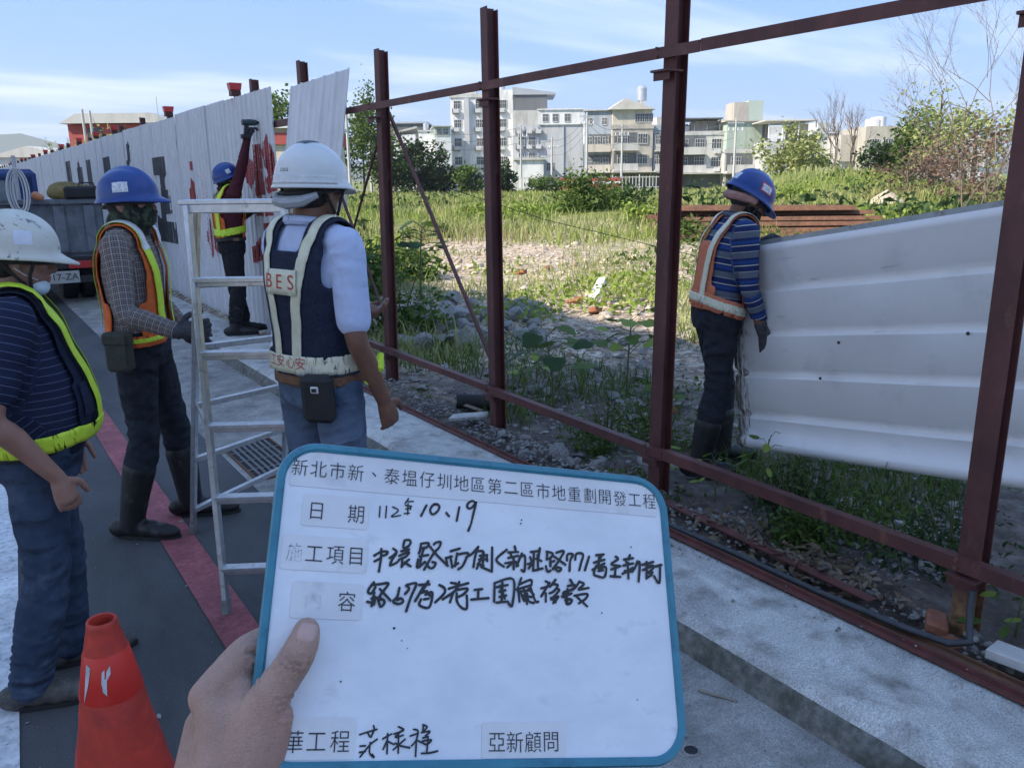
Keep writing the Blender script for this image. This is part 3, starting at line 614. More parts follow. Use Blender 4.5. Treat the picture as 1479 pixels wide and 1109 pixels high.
# marker strokes, written by hand: polylines on the board
def ink(view, wd, lines):
    x0, y0, sc = view
    for ln in lines:
        pts = [Vector(on_board(x0+ln[i]/sc, y0+ln[i+1]/sc)) for i in range(0, len(ln), 2)]
        # Catmull-Rom through the points
        P2 = [pts[0]]+pts+[pts[-1]]; out = []
        for i in range(1, len(P2)-2):
            a, p, q, d = P2[i-1], P2[i], P2[i+1], P2[i+2]
            for j in range(5):
                t = j/5; out.append(.5*((2*p)+(q-a)*t+(2*a-5*p+4*q-d)*t*t+(3*p-a-3*q+d)*t*t*t))
        out.append(pts[-1]); W0 = wd/sc*board_depth(x0+ln[0]/sc, y0+ln[1]/sc)/CAM_F/2
        V = []; F = []; n = len(out)
        for i, p in enumerate(out):
            t = (out[min(i+1, n-1)]-out[max(i-1, 0)]); t = t.normalized() if t.length > 1e-9 else Vector((1, 0)); o = Vector((-t.y, t.x))*W0*(1+.18*mnoise.noise((p.x*300, p.y*300, 0)))
            V += [(p.x+o.x, p.y+o.y, 0), (p.x-o.x, p.y-o.y, 0)]
        F = [(2*i, 2*i+1, 2*i+3, 2*i+2) for i in range(n-1)]
        for (c, t) in ((out[0], out[0]-out[1]), (out[-1], out[-1]-out[-2])):     # round ends
            a0 = math.atan2(t.y, t.x); o = len(V); V.append((c.x, c.y, 0))
            for j in range(7): a = a0-math.pi/2+math.pi*j/6; V.append((c.x+W0*math.cos(a), c.y+W0*math.sin(a), 0))
            F += [(o, o+1+j, o+2+j) for j in range(6)]
        o = MB().add(V, F).build('marker_stroke', MT['marker'], board); INK[0] += 1; o.location = (0, 0, .00045+.00001*(INK[0] % 60))
INK = [0]
A_, B_, C_ = (530, 770, 9.24), (670, 770, 9.24), (800, 780, 9.24)
ink((540, 700, 9.24), 20, [(82,290,72,430),(168,285,155,440),(250,295,325,345,230,425,355,408),(462,185,415,250),(455,225,525,222),(420,275,500,285),(425,325,490,310),(495,285,485,330),(405,385,470,378),(455,250,450,395)])
ink((540, 700, 9.24), 32, [(700,275,628,415),(845,262,790,270,750,330,765,385,800,392,850,350,872,300,850,262,810,258),(965,375,1000,420),(1138,300,1103,480),(1350,240,1310,215,1255,250,1245,300,1290,315,1345,260,1362,235,1330,370,1295,520),(1285,545,1258,615)])
ink(A_, 34, [(190,210,185,330,158,510),(95,300,180,250,270,245,255,285,195,300),(100,375,185,330),
 (350,205,395,250,330,310,300,330),(385,280,330,360,305,425),(310,430,390,395,430,350),(500,95,560,90,580,130,540,180,490,200),(495,110,485,200,560,170),(455,240,560,215),(430,300,560,250,520,310,450,340),(460,450,500,400,560,350),(470,360,460,440),(500,390,580,440),
 (720,140,800,130,825,145,790,190,720,200),(720,150,705,230,690,270),(760,190,720,320),(700,310,815,290),(680,350,665,455,720,430,770,380),(720,330,700,450),(890,150,920,125,980,120,960,190,880,280,760,485),(840,180,920,280,1075,435),(790,400,830,460,880,460,915,400,870,385),
 (1115,240,1235,205),(1050,330,1065,400),(1060,330,1130,310),(1110,310,1135,455),(1200,270,1170,440),(1200,285,1345,265,1320,340,1270,440,1215,480),(1130,450,1215,400)])
ink(A_, 36, [(90,655,25,740,15,790,60,800,110,720),(60,690,170,680,285,670,200,790,160,850),(95,790,60,970),(0,915,80,930),(170,745,310,895),(60,870,180,860),(150,900,180,980,230,930,210,885,150,890),(110,850,90,950),
 (430,730,400,850,345,910,420,945,480,910,450,870,400,890),(530,690,640,665,650,700,580,860,520,1040),(520,700,560,740,505,810),
 (690,690,830,680),(815,640,760,730),(760,700,640,905),(740,750,865,850),(700,800,800,770),(720,880,700,960,830,985,870,790,780,820),(760,880,820,870),
 (965,690,1030,730,1030,800,910,920),(1120,660,1190,670),(1090,740,1150,720,1350,665),(1230,650,1180,760,1010,880),(1150,790,1105,920),(1180,760,1340,735,1290,810,1210,850),(1195,800,1200,910,1260,990,1330,1000,1330,830)])
ink(B_, 34, [(190,180,110,270,30,320),(185,200,150,300,125,450),(190,240,260,250,250,400),(210,300,310,290),(200,350,300,350),(260,250,170,470),(300,290,310,370),(180,410,260,430),(230,450,370,510),(375,190,370,510),
 (570,220,430,350,530,445),(675,175,690,240),(590,255,720,250),(620,280,650,330),(590,330,720,300),(550,400,690,380),(660,330,660,480),(640,400,575,455),(690,390,720,430),(770,270,740,340,700,440),(740,330,810,300,805,500,765,490),
 (890,250,1010,235),(1010,200,990,330),(880,320,900,390,850,410),(930,270,920,500),(860,470,900,410),(960,340,1030,370),(980,290,985,480),(920,500,1045,470),
 (1100,245,1180,270,1160,320,1100,350),(1110,260,1100,350),(1150,340,1150,440),(1090,440,1110,510,1150,500),(1150,390,1200,370),(1230,260,1330,240,1260,370,1180,480),(1200,310,1350,420),(1220,480,1260,510,1295,470,1220,450)])
ink(B_, 34, [(140,755,240,745),(190,750,185,870),(95,885,325,865),(405,670,400,910),(405,665,655,615,640,960,590,930),(430,720,580,690),(510,660,500,900),(470,780,550,760),(470,850,560,830),(430,925,580,910),(480,700,540,870),
 (760,600,730,690),(740,680,890,620,900,680),(700,750,830,710,900,690),(720,780,860,760),(720,720,740,910),(760,800,800,900),(800,750,840,940),(860,740,930,820),(880,700,950,900,990,910),(790,830,900,850),(840,800,860,900,930,930),
 (1090,640,1130,660),(1030,735,1150,700),(1140,660,1030,840),(1090,800,1090,910),(1220,620,1150,710),(1180,680,1250,690,1200,770,1140,800),(1230,740,1270,760,1180,860),(1160,880,1260,840,1190,930),(1160,860,1220,920),
 (1420,620,1445,670),(1390,700,1479,690),(1320,800,1479,730),(1310,850,1420,810),(1400,760,1350,860),(1350,890,1400,940,1440,890,1360,880)])
ink(C_, 34, [(170,270,180,190,250,190,215,270,205,410),(280,260,300,180,385,190,360,300,335,400),(465,220,410,400),
 (560,200,660,190),(640,195,590,280),(530,300,670,260),(600,230,590,330),(510,395,670,310),(560,340,530,450,580,480,670,490,690,360,600,380),(590,410,650,400),
 (820,220,850,255,760,320,880,345),(880,345,760,390),(820,350,810,470),(750,480,880,490),(1010,200,990,260),(930,260,1050,240),(960,290,1010,320),(920,340,1050,310),(980,330,990,510),(910,450,1050,370),(940,410,1020,420),
 (1110,280,1080,360,1040,420),(1100,320,1140,300,1125,550),(1170,330,1320,290),(1230,290,1230,510),(1180,400,1290,350),(1260,340,1330,350,1260,440),(1230,420,1310,430),(1240,500,1300,460),(1310,360,1430,330),(1410,330,1400,570,1330,480)])
ink(C_, 34, [(210,530,245,580),(180,610,260,600),(130,690,250,660),(100,750,230,710),(180,650,170,760),(160,780,230,790,220,840,170,850,160,790),(340,550,290,620,260,640),(330,555,400,580,330,650),(330,660,460,635),(270,740,440,715,420,780,330,840),(300,750,440,880)])
ink((510, 1030, 10.56), 28, [(100,320,210,285,360,240),(310,185,325,240),(225,300,250,345),(320,250,270,360),(105,495,185,490),(95,590,185,575),(105,660,250,480,365,390),(260,440,250,600,320,670,290,620),
 (450,385,585,310),(525,305,515,610),(520,400,455,545),(540,430,620,470),(690,200,770,250,620,310),(740,260,640,360,760,330),(690,330,685,600),(610,550,790,390),(640,450,720,490,860,520),
 (870,340,990,300),(920,240,985,265,960,400,890,490),(960,400,950,650),(960,400,1040,440),(1060,170,1125,200,1080,260),(1070,180,1060,270),(1040,290,1170,270,1100,340),(1060,370,1140,350),(1050,420,1190,400,1120,470,1050,440),(1140,360,1120,590),(1040,605,1160,600,1285,570)])
for (px, py, r) in ((569, 907, .0009), (580, 925, .0005), (753, 751, .0006), (752, 756, .0006), (588, 936, .0004), (492, 984, .0006), (911, 790, .0006), (869, 885, .0006), (920, 1010, .0005)):
    x, y = on_board(px, py); b = MB(); b.prism([(r*math.cos(a*.9)*(1+.4*math.sin(a*3)), r*math.sin(a*.9)) for a in range(7)], (x, y, .0004), (1, 0, 0), (0, 1, 0), (0, 0, 1), .0002); b.build('ink_spot', MT['marker'], board)

# ------------------------------------------------------------------ smooth solids out of overlapping shapes
def remeshed(mb, vox, name, m=None, smooth=4, fac=.5):
    me = mb.mesh('tmp'); o = bpy.data.objects.new('tmp', me); COL.objects.link(o)
    md = o.modifiers.new('r', 'REMESH'); md.mode = 'VOXEL'; md.voxel_size = vox; md.use_smooth_shade = True
    if smooth: sm_ = o.modifiers.new('s', 'SMOOTH'); sm_.factor = fac; sm_.iterations = smooth
    dg = bpy.context.evaluated_depsgraph_get(); out = bpy.data.meshes.new_from_object(o.evaluated_get(dg)); bpy.data.objects.remove(o); bpy.data.meshes.remove(me)
    out.name = name; out.materials.clear()
    if m: out.materials.append(m)
    out.polygons.foreach_set('use_smooth', [True]*len(out.polygons)); return out
def chain(mb, pts, rs, n=14, sub=4):
    """tapered limb with rounded ends through pts"""
    pts = [Vector(p) for p in pts]; out = []; rr_ = []
    P2 = [pts[0]*2-pts[1]]+pts+[pts[-1]*2-pts[-2]]; R2 = [rs[0]]+list(rs)+[rs[-1]]
    for i in range(1, len(P2)-2):
        a, p, q, d = P2[i-1:i+3]
        for j in range(sub):
            t = j/sub; out.append(.5*((2*p)+(q-a)*t+(2*a-5*p+4*q-d)*t*t+(3*p-a-3*q+d)*t*t*t)); rr_.append(R2[i]+(R2[i+1]-R2[i])*t)
    out.append(pts[-1]); rr_.append(rs[-1])
    d0 = (out[0]-out[1]).normalized(); d1 = (out[-1]-out[-2]).normalized()
    head = [(out[0]+d0*rr_[0]*math.sin(a), rr_[0]*math.cos(a)) for a in (1.45, 1.1, .7, .35)]; tail = [(out[-1]+d1*rr_[-1]*math.sin(a), rr_[-1]*math.cos(a)) for a in (.35, .7, 1.1, 1.45)]
    mb.tube([h[0] for h in head]+out+[h[0] for h in tail], [h[1] for h in head]+rr_+[h[1] for h in tail], n); return mb

# ------------------------------------------------------------------ the photographer's hand
def photographer_hand():
    hd = empty('person_hand', P(330, 1100, .56), 0, 'bare hand at the bottom edge gripping the whiteboard, thumb in front', 'hand')
    O = Vector(hd.location)
    def q(px, py, off): return P(px, py, board_depth(px, py)+off)-O
    def rpx(r, px, py, off): return r*(board_depth(px, py)+off)/CAM_F
    def ch(mb, lst, n=16): chain(mb, [q(a, c, o) for a, c, o, r in lst], [rpx(r, a, c, o) for a, c, o, r in lst], n)
    mb = MB()
    ch(mb, [(443, 911, -.0105, 20), (437, 930, -.0115, 24), (421, 960, -.0125, 25.5), (400, 992, -.011, 27), (381, 1022, -.006, 33), (363, 1062, .002, 44), (348, 1110, .008, 52)])
    ch(mb, [(398, 1035, -.004, 26), (382, 1075, .004, 36), (360, 1130, .010, 46)])                   # ball of the thumb
    ch(mb, [(301, 1008, .012, 27), (325, 1050, .012, 44), (330, 1120, .014, 60), (322, 1200, .018, 70)])   # back of the hand
    ch(mb, [(296, 1050, .028, 30), (292, 1120, .03, 42)])
    ch(mb, [(300, 1007, .012, 28), (330, 975, .015, 29), (362, 944, .021, 30), (400, 925, .030, 25), (450, 930, .024, 19), (480, 940, .019, 15)])   # index finger, curling behind
    ch(mb, [(350, 1000, .010, 26), (352, 1030, .006, 34)])                                          # web of the thumb
    ch(mb, [(302, 1040, .034, 30), (350, 1000, .042, 27), (400, 975, .045, 24), (450, 965, .032, 19), (480, 968, .026, 15)])
    ch(mb, [(300, 1080, .048, 28), (360, 1040, .056, 25), (410, 1020, .054, 22), (455, 1010, .040, 18), (480, 1010, .03, 14)])
    ch(mb, [(305, 1120, .055, 24), (370, 1085, .062, 21), (415, 1065, .056, 18), (450, 1058, .045, 15)])
    ch(mb, [(322, 1190, .02, 68), (300, 1300, .02, 66), (270, 1480, .01, 78), (240, 1700, 0, 90)])   # wrist and forearm
    me = remeshed(mb, .0016, 'skin', MT['hero_skin'], 10, .5)
    # knuckle creases of the thumb and the fold of the web, pressed into the surface
    co = np.empty(len(me.vertices)*3, np.float32); me.vertices.foreach_get('co', co); co = co.reshape(-1, 3)
    no = np.empty(len(me.vertices)*3, np.float32); me.vertices.foreach_get('normal', no); no = no.reshape(-1, 3)
    D = np.zeros(len(co))
    folds = [((404, 946), (446, 962), .0009, .00055), ((408, 951), (440, 964), .0007, .0005), ((402, 956), (440, 972), .0007, .0005), ((412, 940), (446, 951), .0005, .0005),
             ((392, 965), (432, 984), .0004, .0006), ((370, 983), (330, 968), .0016, .0012), ((372, 990), (340, 990), .0012, .001), ((362, 1002), (345, 983), .0009, .001), ((395, 1012), (425, 1008), .0006, .0007), ((398, 1021), (426, 1020), .0006, .0007), ((395, 1032), (428, 1034), .0005, .0007), ((372, 962), (345, 950), .0007, .0008), ((372, 948), (352, 938), .0005, .0007),
             ((396, 1044), (428, 1050), .0005, .0008), ((396, 1058), (424, 1066), .0004, .0008)]
    for a, c, dep, sig in folds:
        dep *= 1.7
        A = np.array(q(*a, -.02)); Bq = np.array(q(*c, -.02)); vd = np.array(CF)
        # distance in the plane facing the viewer of this fold, front side only
        Am = A-vd*(A@vd); Bm = Bq-vd*(Bq@vd); Pm = co-np.outer(co@vd, vd); ab = Bm-Am; L2 = ab@ab
        t = np.clip(((Pm-Am)@ab)/L2, 0, 1); wob = .00045*np.sin(t*19+dep*1e4); perp = np.cross(ab/np.sqrt(L2), vd)
        dist = np.linalg.norm(Pm-(Am+np.outer(t, ab))-np.outer(wob, perp), axis=1); fr = (no@vd) < .2
        D -= np.where(fr, dep*np.exp(-(dist/sig)**2)*np.sin(np.pi*np.clip(t*.9+.05, 0, 1))**.5, 0)
        D += np.where(fr, dep*.35*np.exp(-((dist-sig*2.2)/(sig*1.2))**2), 0)
    co += no*D[:, None]; me.vertices.foreach_set('co', co.ravel()); me.update()
    o = link('skin', me, hd)
    bv = BVHTree.FromObject(o, bpy.context.evaluated_depsgraph_get())
    # nail: a thin curved plate laid over the tip
    c, ux, uy = Vector((444, 913)), Vector((.90, .22)), Vector((-.32, .95)); V = []; F = []; nu, nv = 14, 14
    for i in range(nu+1):
        for j in range(nv+1):
            a, bq = -1+2*i/nu, -1+2*j/nv
            wv = 1-.16*max(0, bq)**2-.10*max(0, -bq)**2; hh = math.sqrt(max(0, 1-.30*a*a)) if bq > 0 else math.sqrt(max(0, 1-.45*a*a))
            p = c+ux*(a*16.2*wv)+uy*(bq*15.5*hh); s0 = q(p.x, p.y, -.08); dr = (P(p.x, p.y, 1)-P(p.x, p.y, .5)).normalized()
            h, nrm, _, _ = bv.ray_cast(s0, dr)
            if h is None: h = q(p.x, p.y, -.02); nrm = -dr
            e = max(abs(a), abs(bq)); V.append(tuple(h+nrm*(.00075*(1-e**6)-.0004*e**6)))
    F = [(i*(nv+1)+j, i*(nv+1)+j+1, (i+1)*(nv+1)+j+1, (i+1)*(nv+1)+j) for i in range(nu) for j in range(nv)]
    link('thumbnail', np_mesh('thumbnail', V, F, MT['nail'], True), hd)
def skin_mat(name, a, c, d, bump=.25, scale=1.0):
    m = mat(name, a, c, .5, 22*scale, 8, (.32, .7), c3=d, scale3=9*scale, pos3=(.5, .75), sss=.12, spec=.35, bump=bump, bscale=420*scale, bdist=.0009)
    return m
MT['hero_skin'] = skin_mat('hand_skin', (.37, .225, .17), (.52, .335, .265), (.47, .235, .19), .8)
def add_skin_lines(m):
    t = m.node_tree; N = t.nodes; L = t.links; b = N['Principled BSDF']; old = b.inputs['Normal'].links[0].from_node
    tc = N.new('ShaderNodeTexCoord'); mp = N.new('ShaderNodeMapping'); mp.inputs['Rotation'].default_value = (.4, .2, .6); mp.inputs['Scale'].default_value = (1, 1, 2.4); L.new(tc.outputs['Object'], mp.inputs[0])
    v = N.new('ShaderNodeTexVoronoi'); v.feature = 'DISTANCE_TO_EDGE'; v.inputs['Scale'].default_value = 330; L.new(mp.outputs[0], v.inputs[0])
    r = N.new('ShaderNodeValToRGB'); r.color_ramp.elements[1].position = .12; L.new(v.outputs[0], r.inputs[0])
    bp = N.new('ShaderNodeBump'); bp.inputs['Strength'].default_value = .5; bp.inputs['Distance'].default_value = .0008; L.new(r.outputs[0], bp.inputs['Height']); L.new(old.outputs[0], bp.inputs['Normal']); L.new(bp.outputs[0], b.inputs['Normal'])
add_skin_lines(MT['hero_skin'])
MT['nail'] = mat('nail', (.50, .30, .26), (.56, .36, .31), .3, 60, 3, sss=.1)
photographer_hand()
# ------------------------------------------------------------------ people
MT['skin'] = skin_mat('skin', (.27, .145, .105), (.37, .215, .16), (.35, .155, .12), .2, .5)
MT['skin_dark'] = skin_mat('sunburnt_skin', (.17, .085, .055), (.23, .12, .08), (.19, .085, .06), .2, .5)
MT['hair'] = mat('black_hair', (.010, .009, .009), (.03, .028, .026), .55, 160, 3, stretch=(1, 1, .2), bump=.6, bscale=260, bdist=.004)
MT['grey_hair'] = mat('cropped_hair', (.05, .048, .045), (.11, .105, .10), .7, 260, 3, bump=.5, bscale=260, bdist=.003)
def cloth(name, a, c, rough=.9, scale=30, bump=.35):
    return mat(name, a, c, rough, scale, 5, (.3, .7), bump=bump, bscale=38, bdist=.012, spec=.25)
def fabric(name, base, lines, rough=.9, bump=.3):
    """woven pattern: lines = [(axis 'u'|'v', period m, duty, phase, colour)] over the cloth's own coordinates"""
    m = mat(name, tuple(x*.88 for x in base), base, rough, 40, 5, (.3, .7), bump=bump, bscale=40, bdist=.010, spec=.2); t = m.node_tree; N = t.nodes; L = t.links; b = N['Principled BSDF']
    col = b.inputs['Base Color'].links[0].from_socket; at = N.new('ShaderNodeAttribute'); at.attribute_name = 'weave'; sp = N.new('ShaderNodeSeparateXYZ'); L.new(at.outputs['Vector'], sp.inputs[0])
    for ax, per, duty, ph, c in lines:
        mo = N.new('ShaderNodeMath'); mo.operation = 'MULTIPLY_ADD'; L.new(sp.outputs[0 if ax == 'u' else 1], mo.inputs[0]); mo.inputs[1].default_value = 1/per; mo.inputs[2].default_value = ph
        fr = N.new('ShaderNodeMath'); fr.operation = 'FRACT'; L.new(mo.outputs[0], fr.inputs[0])
        lt = N.new('ShaderNodeMath'); lt.operation = 'LESS_THAN'; L.new(fr.outputs[0], lt.inputs[0]); lt.inputs[1].default_value = duty
        mu = N.new('ShaderNodeMath'); mu.operation = 'MULTIPLY'; L.new(lt.outputs[0], mu.inputs[0]); mu.inputs[1].default_value = c[3] if len(c) > 3 else .9
        x = N.new('ShaderNodeMix'); x.data_type = 'RGBA'; L.new(mu.outputs[0], x.inputs[0]); L.new(col, x.inputs[6]); x.inputs[7].default_value = (*c[:3], 1); col = x.outputs[2]
    L.new(col, b.inputs['Base Color']); return m
def camo():
    m = mat('camouflage', (.018, .025, .016), (.055, .075, .045), .9, 22, 2, (.44, .5), c3=(.012, .013, .012), scale3=19, pos3=(.53, .58), bump=.3, bscale=45, bdist=.01); return m
def wrinkle(m, sc=7.0, st=.55, dist=.022):
    """sharp creases on top of the fine weave"""
    t = m.node_tree; N = t.nodes; L = t.links; b = N['Principled BSDF']; old = b.inputs['Normal'].links[0].from_socket if b.inputs['Normal'].links else None
    tc = N.new('ShaderNodeTexCoord'); mp = N.new('ShaderNodeMapping'); mp.inputs['Scale'].default_value = (1, 1, 1.7); mp.inputs['Rotation'].default_value = (.35, .5, 0); L.new(tc.outputs['Object'], mp.inputs[0]); n = N.new('ShaderNodeTexNoise'); n.noise_type = 'RIDGED_MULTIFRACTAL'; n.inputs['Scale'].default_value = sc; n.inputs['Detail'].default_value = 2; n.inputs['Distortion'].default_value = .6; L.new(mp.outputs[0], n.inputs[0])
    bp = N.new('ShaderNodeBump'); bp.inputs['Strength'].default_value = st; bp.inputs['Distance'].default_value = dist; L.new(n.outputs[0], bp.inputs['Height'])
    if old: L.new(old, bp.inputs['Normal'])
    L.new(bp.outputs[0], b.inputs['Normal']); return m
MT['camo'] = camo()
MT['plaid'] = fabric('checked_shirt', (.22, .19, .175), [('u', .0095, .30, 0, (.06, .052, .055, .8)), ('v', .0095, .30, 0, (.06, .052, .055, .8)), ('u', .0285, .16, .2, (.36, .31, .28, .6)), ('v', .0285, .16, .2, (.36, .31, .28, .6))])
MT['navy_polo'] = fabric('navy_striped_polo', (.018, .024, .055), [('v', .026, .07, 0, (.14, .17, .28, .8))])
MT['pale_shirt'] = fabric('pale_blue_shirt', (.52, .60, .80), [('u', .005, .3, 0, (.42, .50, .72, .5))])
MT['rugby'] = fabric('striped_polo', (.018, .032, .11), [('v', .105, .30, .05, (.12, .14, .17)), ('v', .105, .05, .40, (.50, .48, .42)), ('v', .105, .04, .08, (.35, .34, .33)), ('v', .105, .16, .62, (.02, .06, .22))])
MT['maroon'] = cloth('maroon_shirt', (.055, .012, .018), (.085, .02, .028)); MT['black_cloth'] = cloth('black_cloth', (.010, .010, .013), (.022, .022, .026)); MT['charcoal'] = cloth('dark_work_trousers', (.013, .016, .022), (.028, .032, .042))
MT['jeans'] = mat('blue_jeans', (.022, .036, .066), (.06, .085, .135), .9, 7, 6, (.3, .7), bump=.5, bscale=34, bdist=.014, c3=(.10, .13, .185), scale3=5, pos3=(.56, .75), spec=.2)
MT['jeans_light'] = mat('faded_jeans', (.06, .09, .15), (.14, .19, .27), .9, 8, 6, (.3, .7), bump=.5, bscale=34, bdist=.014, spec=.2)
MT['navy_mesh'] = mat('navy_vest', (.012, .016, .035), (.025, .032, .06), .85, 120, 3, (.3, .7), bump=.4, bscale=60, bdist=.006, spec=.25)
MT['navy_plain'] = cloth('navy_plain', (.010, .014, .032), (.02, .027, .055))
MT['orange'] = cloth('orange_vest', (.62, .12, .03), (.72, .17, .05)); MT['pale_orange'] = cloth('faded_orange_vest', (.54, .16, .085), (.64, .22, .12))
MT['lime'] = mat('lime_tape', (.52, .72, .03), (.62, .82, .06), .6, 30, 4); MT['cream_tape'] = mat('cream_reflective', (.62, .60, .42), (.74, .72, .55), .4, 30, 4, c3=(.52, .52, .46), scale3=12); MT['silver_tape'] = mat('silver_reflective', (.55, .57, .58), (.68, .70, .70), .35, 40, 4)
MT['rubber'] = mat('rubber_boot', (.008, .008, .009), (.018, .018, .019), .5, 14, 6, c3=(.07, .065, .055), scale3=16, pos3=(.58, .72)); MT['glove'] = mat('dark_glove', (.035, .037, .042), (.07, .072, .08), .9, 40, 5, bump=.5, bscale=70, bdist=.006)
MT['shoe'] = mat('worn_shoe', (.05, .045, .04), (.12, .11, .10), .7, 30, 5); MT['mask'] = mat('surgical_mask', (.55, .68, .74), (.63, .75, .80), .8, 30, 4); MT['white_cord'] = mat('white_elastic', (.7, .7, .7), None, .8)
MT['helmet_blue'] = mat('blue_helmet', (.010, .045, .20), (.015, .06, .26), .32, 12, 6, (.3, .7), c3=(.02, .05, .14), scale3=20, pos3=(.58, .75)); MT['helmet_white'] = mat('white_helmet', (.62, .64, .63), (.70, .71, .70), .25, 9, 5); MT['helmet_dirty'] = mat('dirty_white_helmet', (.55, .54, .47), (.66, .65, .57), .5, 12, 6, (.3, .7), c3=(.16, .15, .13), scale3=30, pos3=(.60, .68))
MT['sticker'] = mat('helmet_sticker', (.50, .54, .58), (.72, .74, .76), .4, 70, 3, (.42, .58), c3=(.10, .14, .25), scale3=90, pos3=(.60, .66)); MT['plain_sticker'] = mat('blank_sticker', (.60, .63, .70), (.68, .70, .77), .5, 20); MT['sticker_red'] = mat('sticker_border', (.50, .05, .05), None, .5)
MT['brown_leather'] = mat('leather', (.16, .075, .04), (.22, .11, .06), .6, 30); MT['olive'] = mat('olive_pouch', (.035, .040, .03), (.055, .06, .045), .9, 20, bump=.4, bscale=50, bdist=.01); MT['red_print'] = mat('red_print', (.45, .05, .05), None, .6); MT['grey_pad'] = mat('grey_pad', (.30, .32, .34), (.38, .40, .42), .7, 40)

for k_ in ('plaid', 'navy_polo', 'pale_shirt', 'rugby', 'maroon', 'black_cloth', 'charcoal', 'jeans', 'jeans_light', 'navy_mesh', 'navy_plain', 'orange', 'pale_orange', 'camo'): wrinkle(MT[k_], *((6.0, 1.0, .04) if 'jeans' in k_ or k_ == 'charcoal' else (8.0, .5, .02)))
def ring_body(mb, rings, n=28):
    """rings: (centre, half width vec, half depth vec, squareness) lofted and capped"""
    o = len(mb.v); k = len(rings)
    for c, a, d, sq in rings:
        c, a, d = Vector(c), Vector(a), Vector(d)
        for j in range(n):
            t = 2*math.pi*j/n; cs, sn = math.cos(t), math.sin(t)
            x = math.copysign(abs(cs)**sq, cs); y = math.copysign(abs(sn)**sq, sn); mb.v.append(tuple(c+a*x+d*y))
    for i in range(k-1):
        for j in range(n): mb.f.append((o+i*n+j, o+i*n+(j+1) % n, o+(i+1)*n+(j+1) % n, o+(i+1)*n+j))
    mb.f.append(tuple(o+j for j in range(n))[::-1]); mb.f.append(tuple(o+(k-1)*n+j for j in range(n)))
def coords(me):
    co = np.empty(len(me.vertices)*3, np.float32); me.vertices.foreach_get('co', co); no = np.empty(len(me.vertices)*3, np.float32); me.vertices.foreach_get('normal', no); return co.reshape(-1, 3), no.reshape(-1, 3)
def setco(me, co): me.vertices.foreach_set('co', np.ascontiguousarray(co, np.float32).ravel()); me.update()
def weave(me, bones):
    """cloth coordinates: distance round and along the nearest limb"""
    co, _ = coords(me); n = len(co); best = np.full(n, 1e9); U = np.zeros(n); Vv = np.zeros(n); off = 0
    for a, c, r in bones:
        a = np.array(a); c = np.array(c); ab = c-a; L_ = np.linalg.norm(ab); t = np.clip((co-a)@ab/L_**2, 0, 1); p = a+np.outer(t, ab); dv = co-p; dd = np.linalg.norm(dv, axis=1)-r
        ax = ab/L_; ref = np.array([0, 1., 0]) if abs(ax[1]) < .9 else np.array([1., 0, 0]); e1 = np.cross(ax, ref); e1 /= np.linalg.norm(e1); e2 = np.cross(ax, e1)
        ang = np.arctan2(dv@e2, dv@e1); m_ = dd < best; best = np.where(m_, dd, best); U = np.where(m_, ang*max(r, .05), U); Vv = np.where(m_, ((co-a)@ax)+off, Vv)
    at = me.attributes.new('weave', 'FLOAT_VECTOR', 'POINT'); at.data.foreach_set('vector', np.stack([U, Vv, np.zeros(n)], 1).astype(np.float32).ravel())
def folds(me, spots, amp=.008):
    """creases: uneven ripples around joints. spots = (point, axis, reach, wavelength)"""
    co, no = coords(me); D = np.zeros(len(co)); sd = 0
    for p, ax, reach, wl in spots:
        p = np.array(p); ax = np.array(Vector(ax).normalized()); d = co-p; r = np.linalg.norm(d, axis=1); w_ = np.exp(-(r/reach)**2); t = d@ax; side = d-np.outer(t, ax); sd += 3.1
        for i in np.nonzero(w_ > .05)[0]:
            q = side[i]; k = mnoise.noise((t[i]/wl*1.25+sd+4*q[0], q[0]*7+q[1]*3, q[1]*7+sd)); k = 1-2.4*abs(k); D[i] += amp*w_[i]*k
    nz = np.array([mnoise.noise((float(c[0])*7, float(c[1])*7, float(c[2])*4)) for c in co]); D += nz*amp*.7
    setco(me, co+no*D[:, None])
def keep_faces(me, fn):
    bm = bmesh.new(); bm.from_mesh(me); dl = [f for f in bm.faces if not fn(f.calc_center_median())]; bmesh.ops.delete(bm, geom=dl, context='FACES')
    for _ in range(3):
        for v in bm.verts:
            if v.is_boundary:
                nb = [e.other_vert(v) for e in v.link_edges if e.is_boundary]
                if len(nb) == 2: v.co = v.co*.4+(nb[0].co+nb[1].co)*.3
    bm.to_mesh(me); bm.free(); me.update()
def thicken(me, th):
    """second layer th below the first, rim closed"""
    V = [v.co.copy() for v in me.vertices]; Nn = [v.normal.copy() for v in me.vertices]; F = [tuple(p.vertices) for p in me.polygons]; n = len(V)
    cnt = {}
    for f in F:
        for i in range(len(f)): a, c = f[i], f[(i+1) % len(f)]; cnt[(a, c)] = 1
    rim = [(a, c) for (a, c) in cnt if (c, a) not in cnt]
    F2 = F+[tuple(i+n for i in f[::-1]) for f in F]+[(c, a, a+n, c+n) for a, c in rim]
    m = me.materials[0] if len(me.materials) else None; me.clear_geometry(); me.from_pydata([tuple(v) for v in V]+[tuple(v-q*th) for v, q in zip(V, Nn)], [], F2); me.update()
    me.polygons.foreach_set('use_smooth', [True]*len(me.polygons)); return me
def shell(me, fn, off, name, m, parent, thick=.005):
    c = me.copy(); c.name = name; co, no = coords(c); setco(c, co+no*off); keep_faces(c, fn); c.materials.clear(); c.materials.append(m)
    thicken(c, thick); return link(name, c, parent)
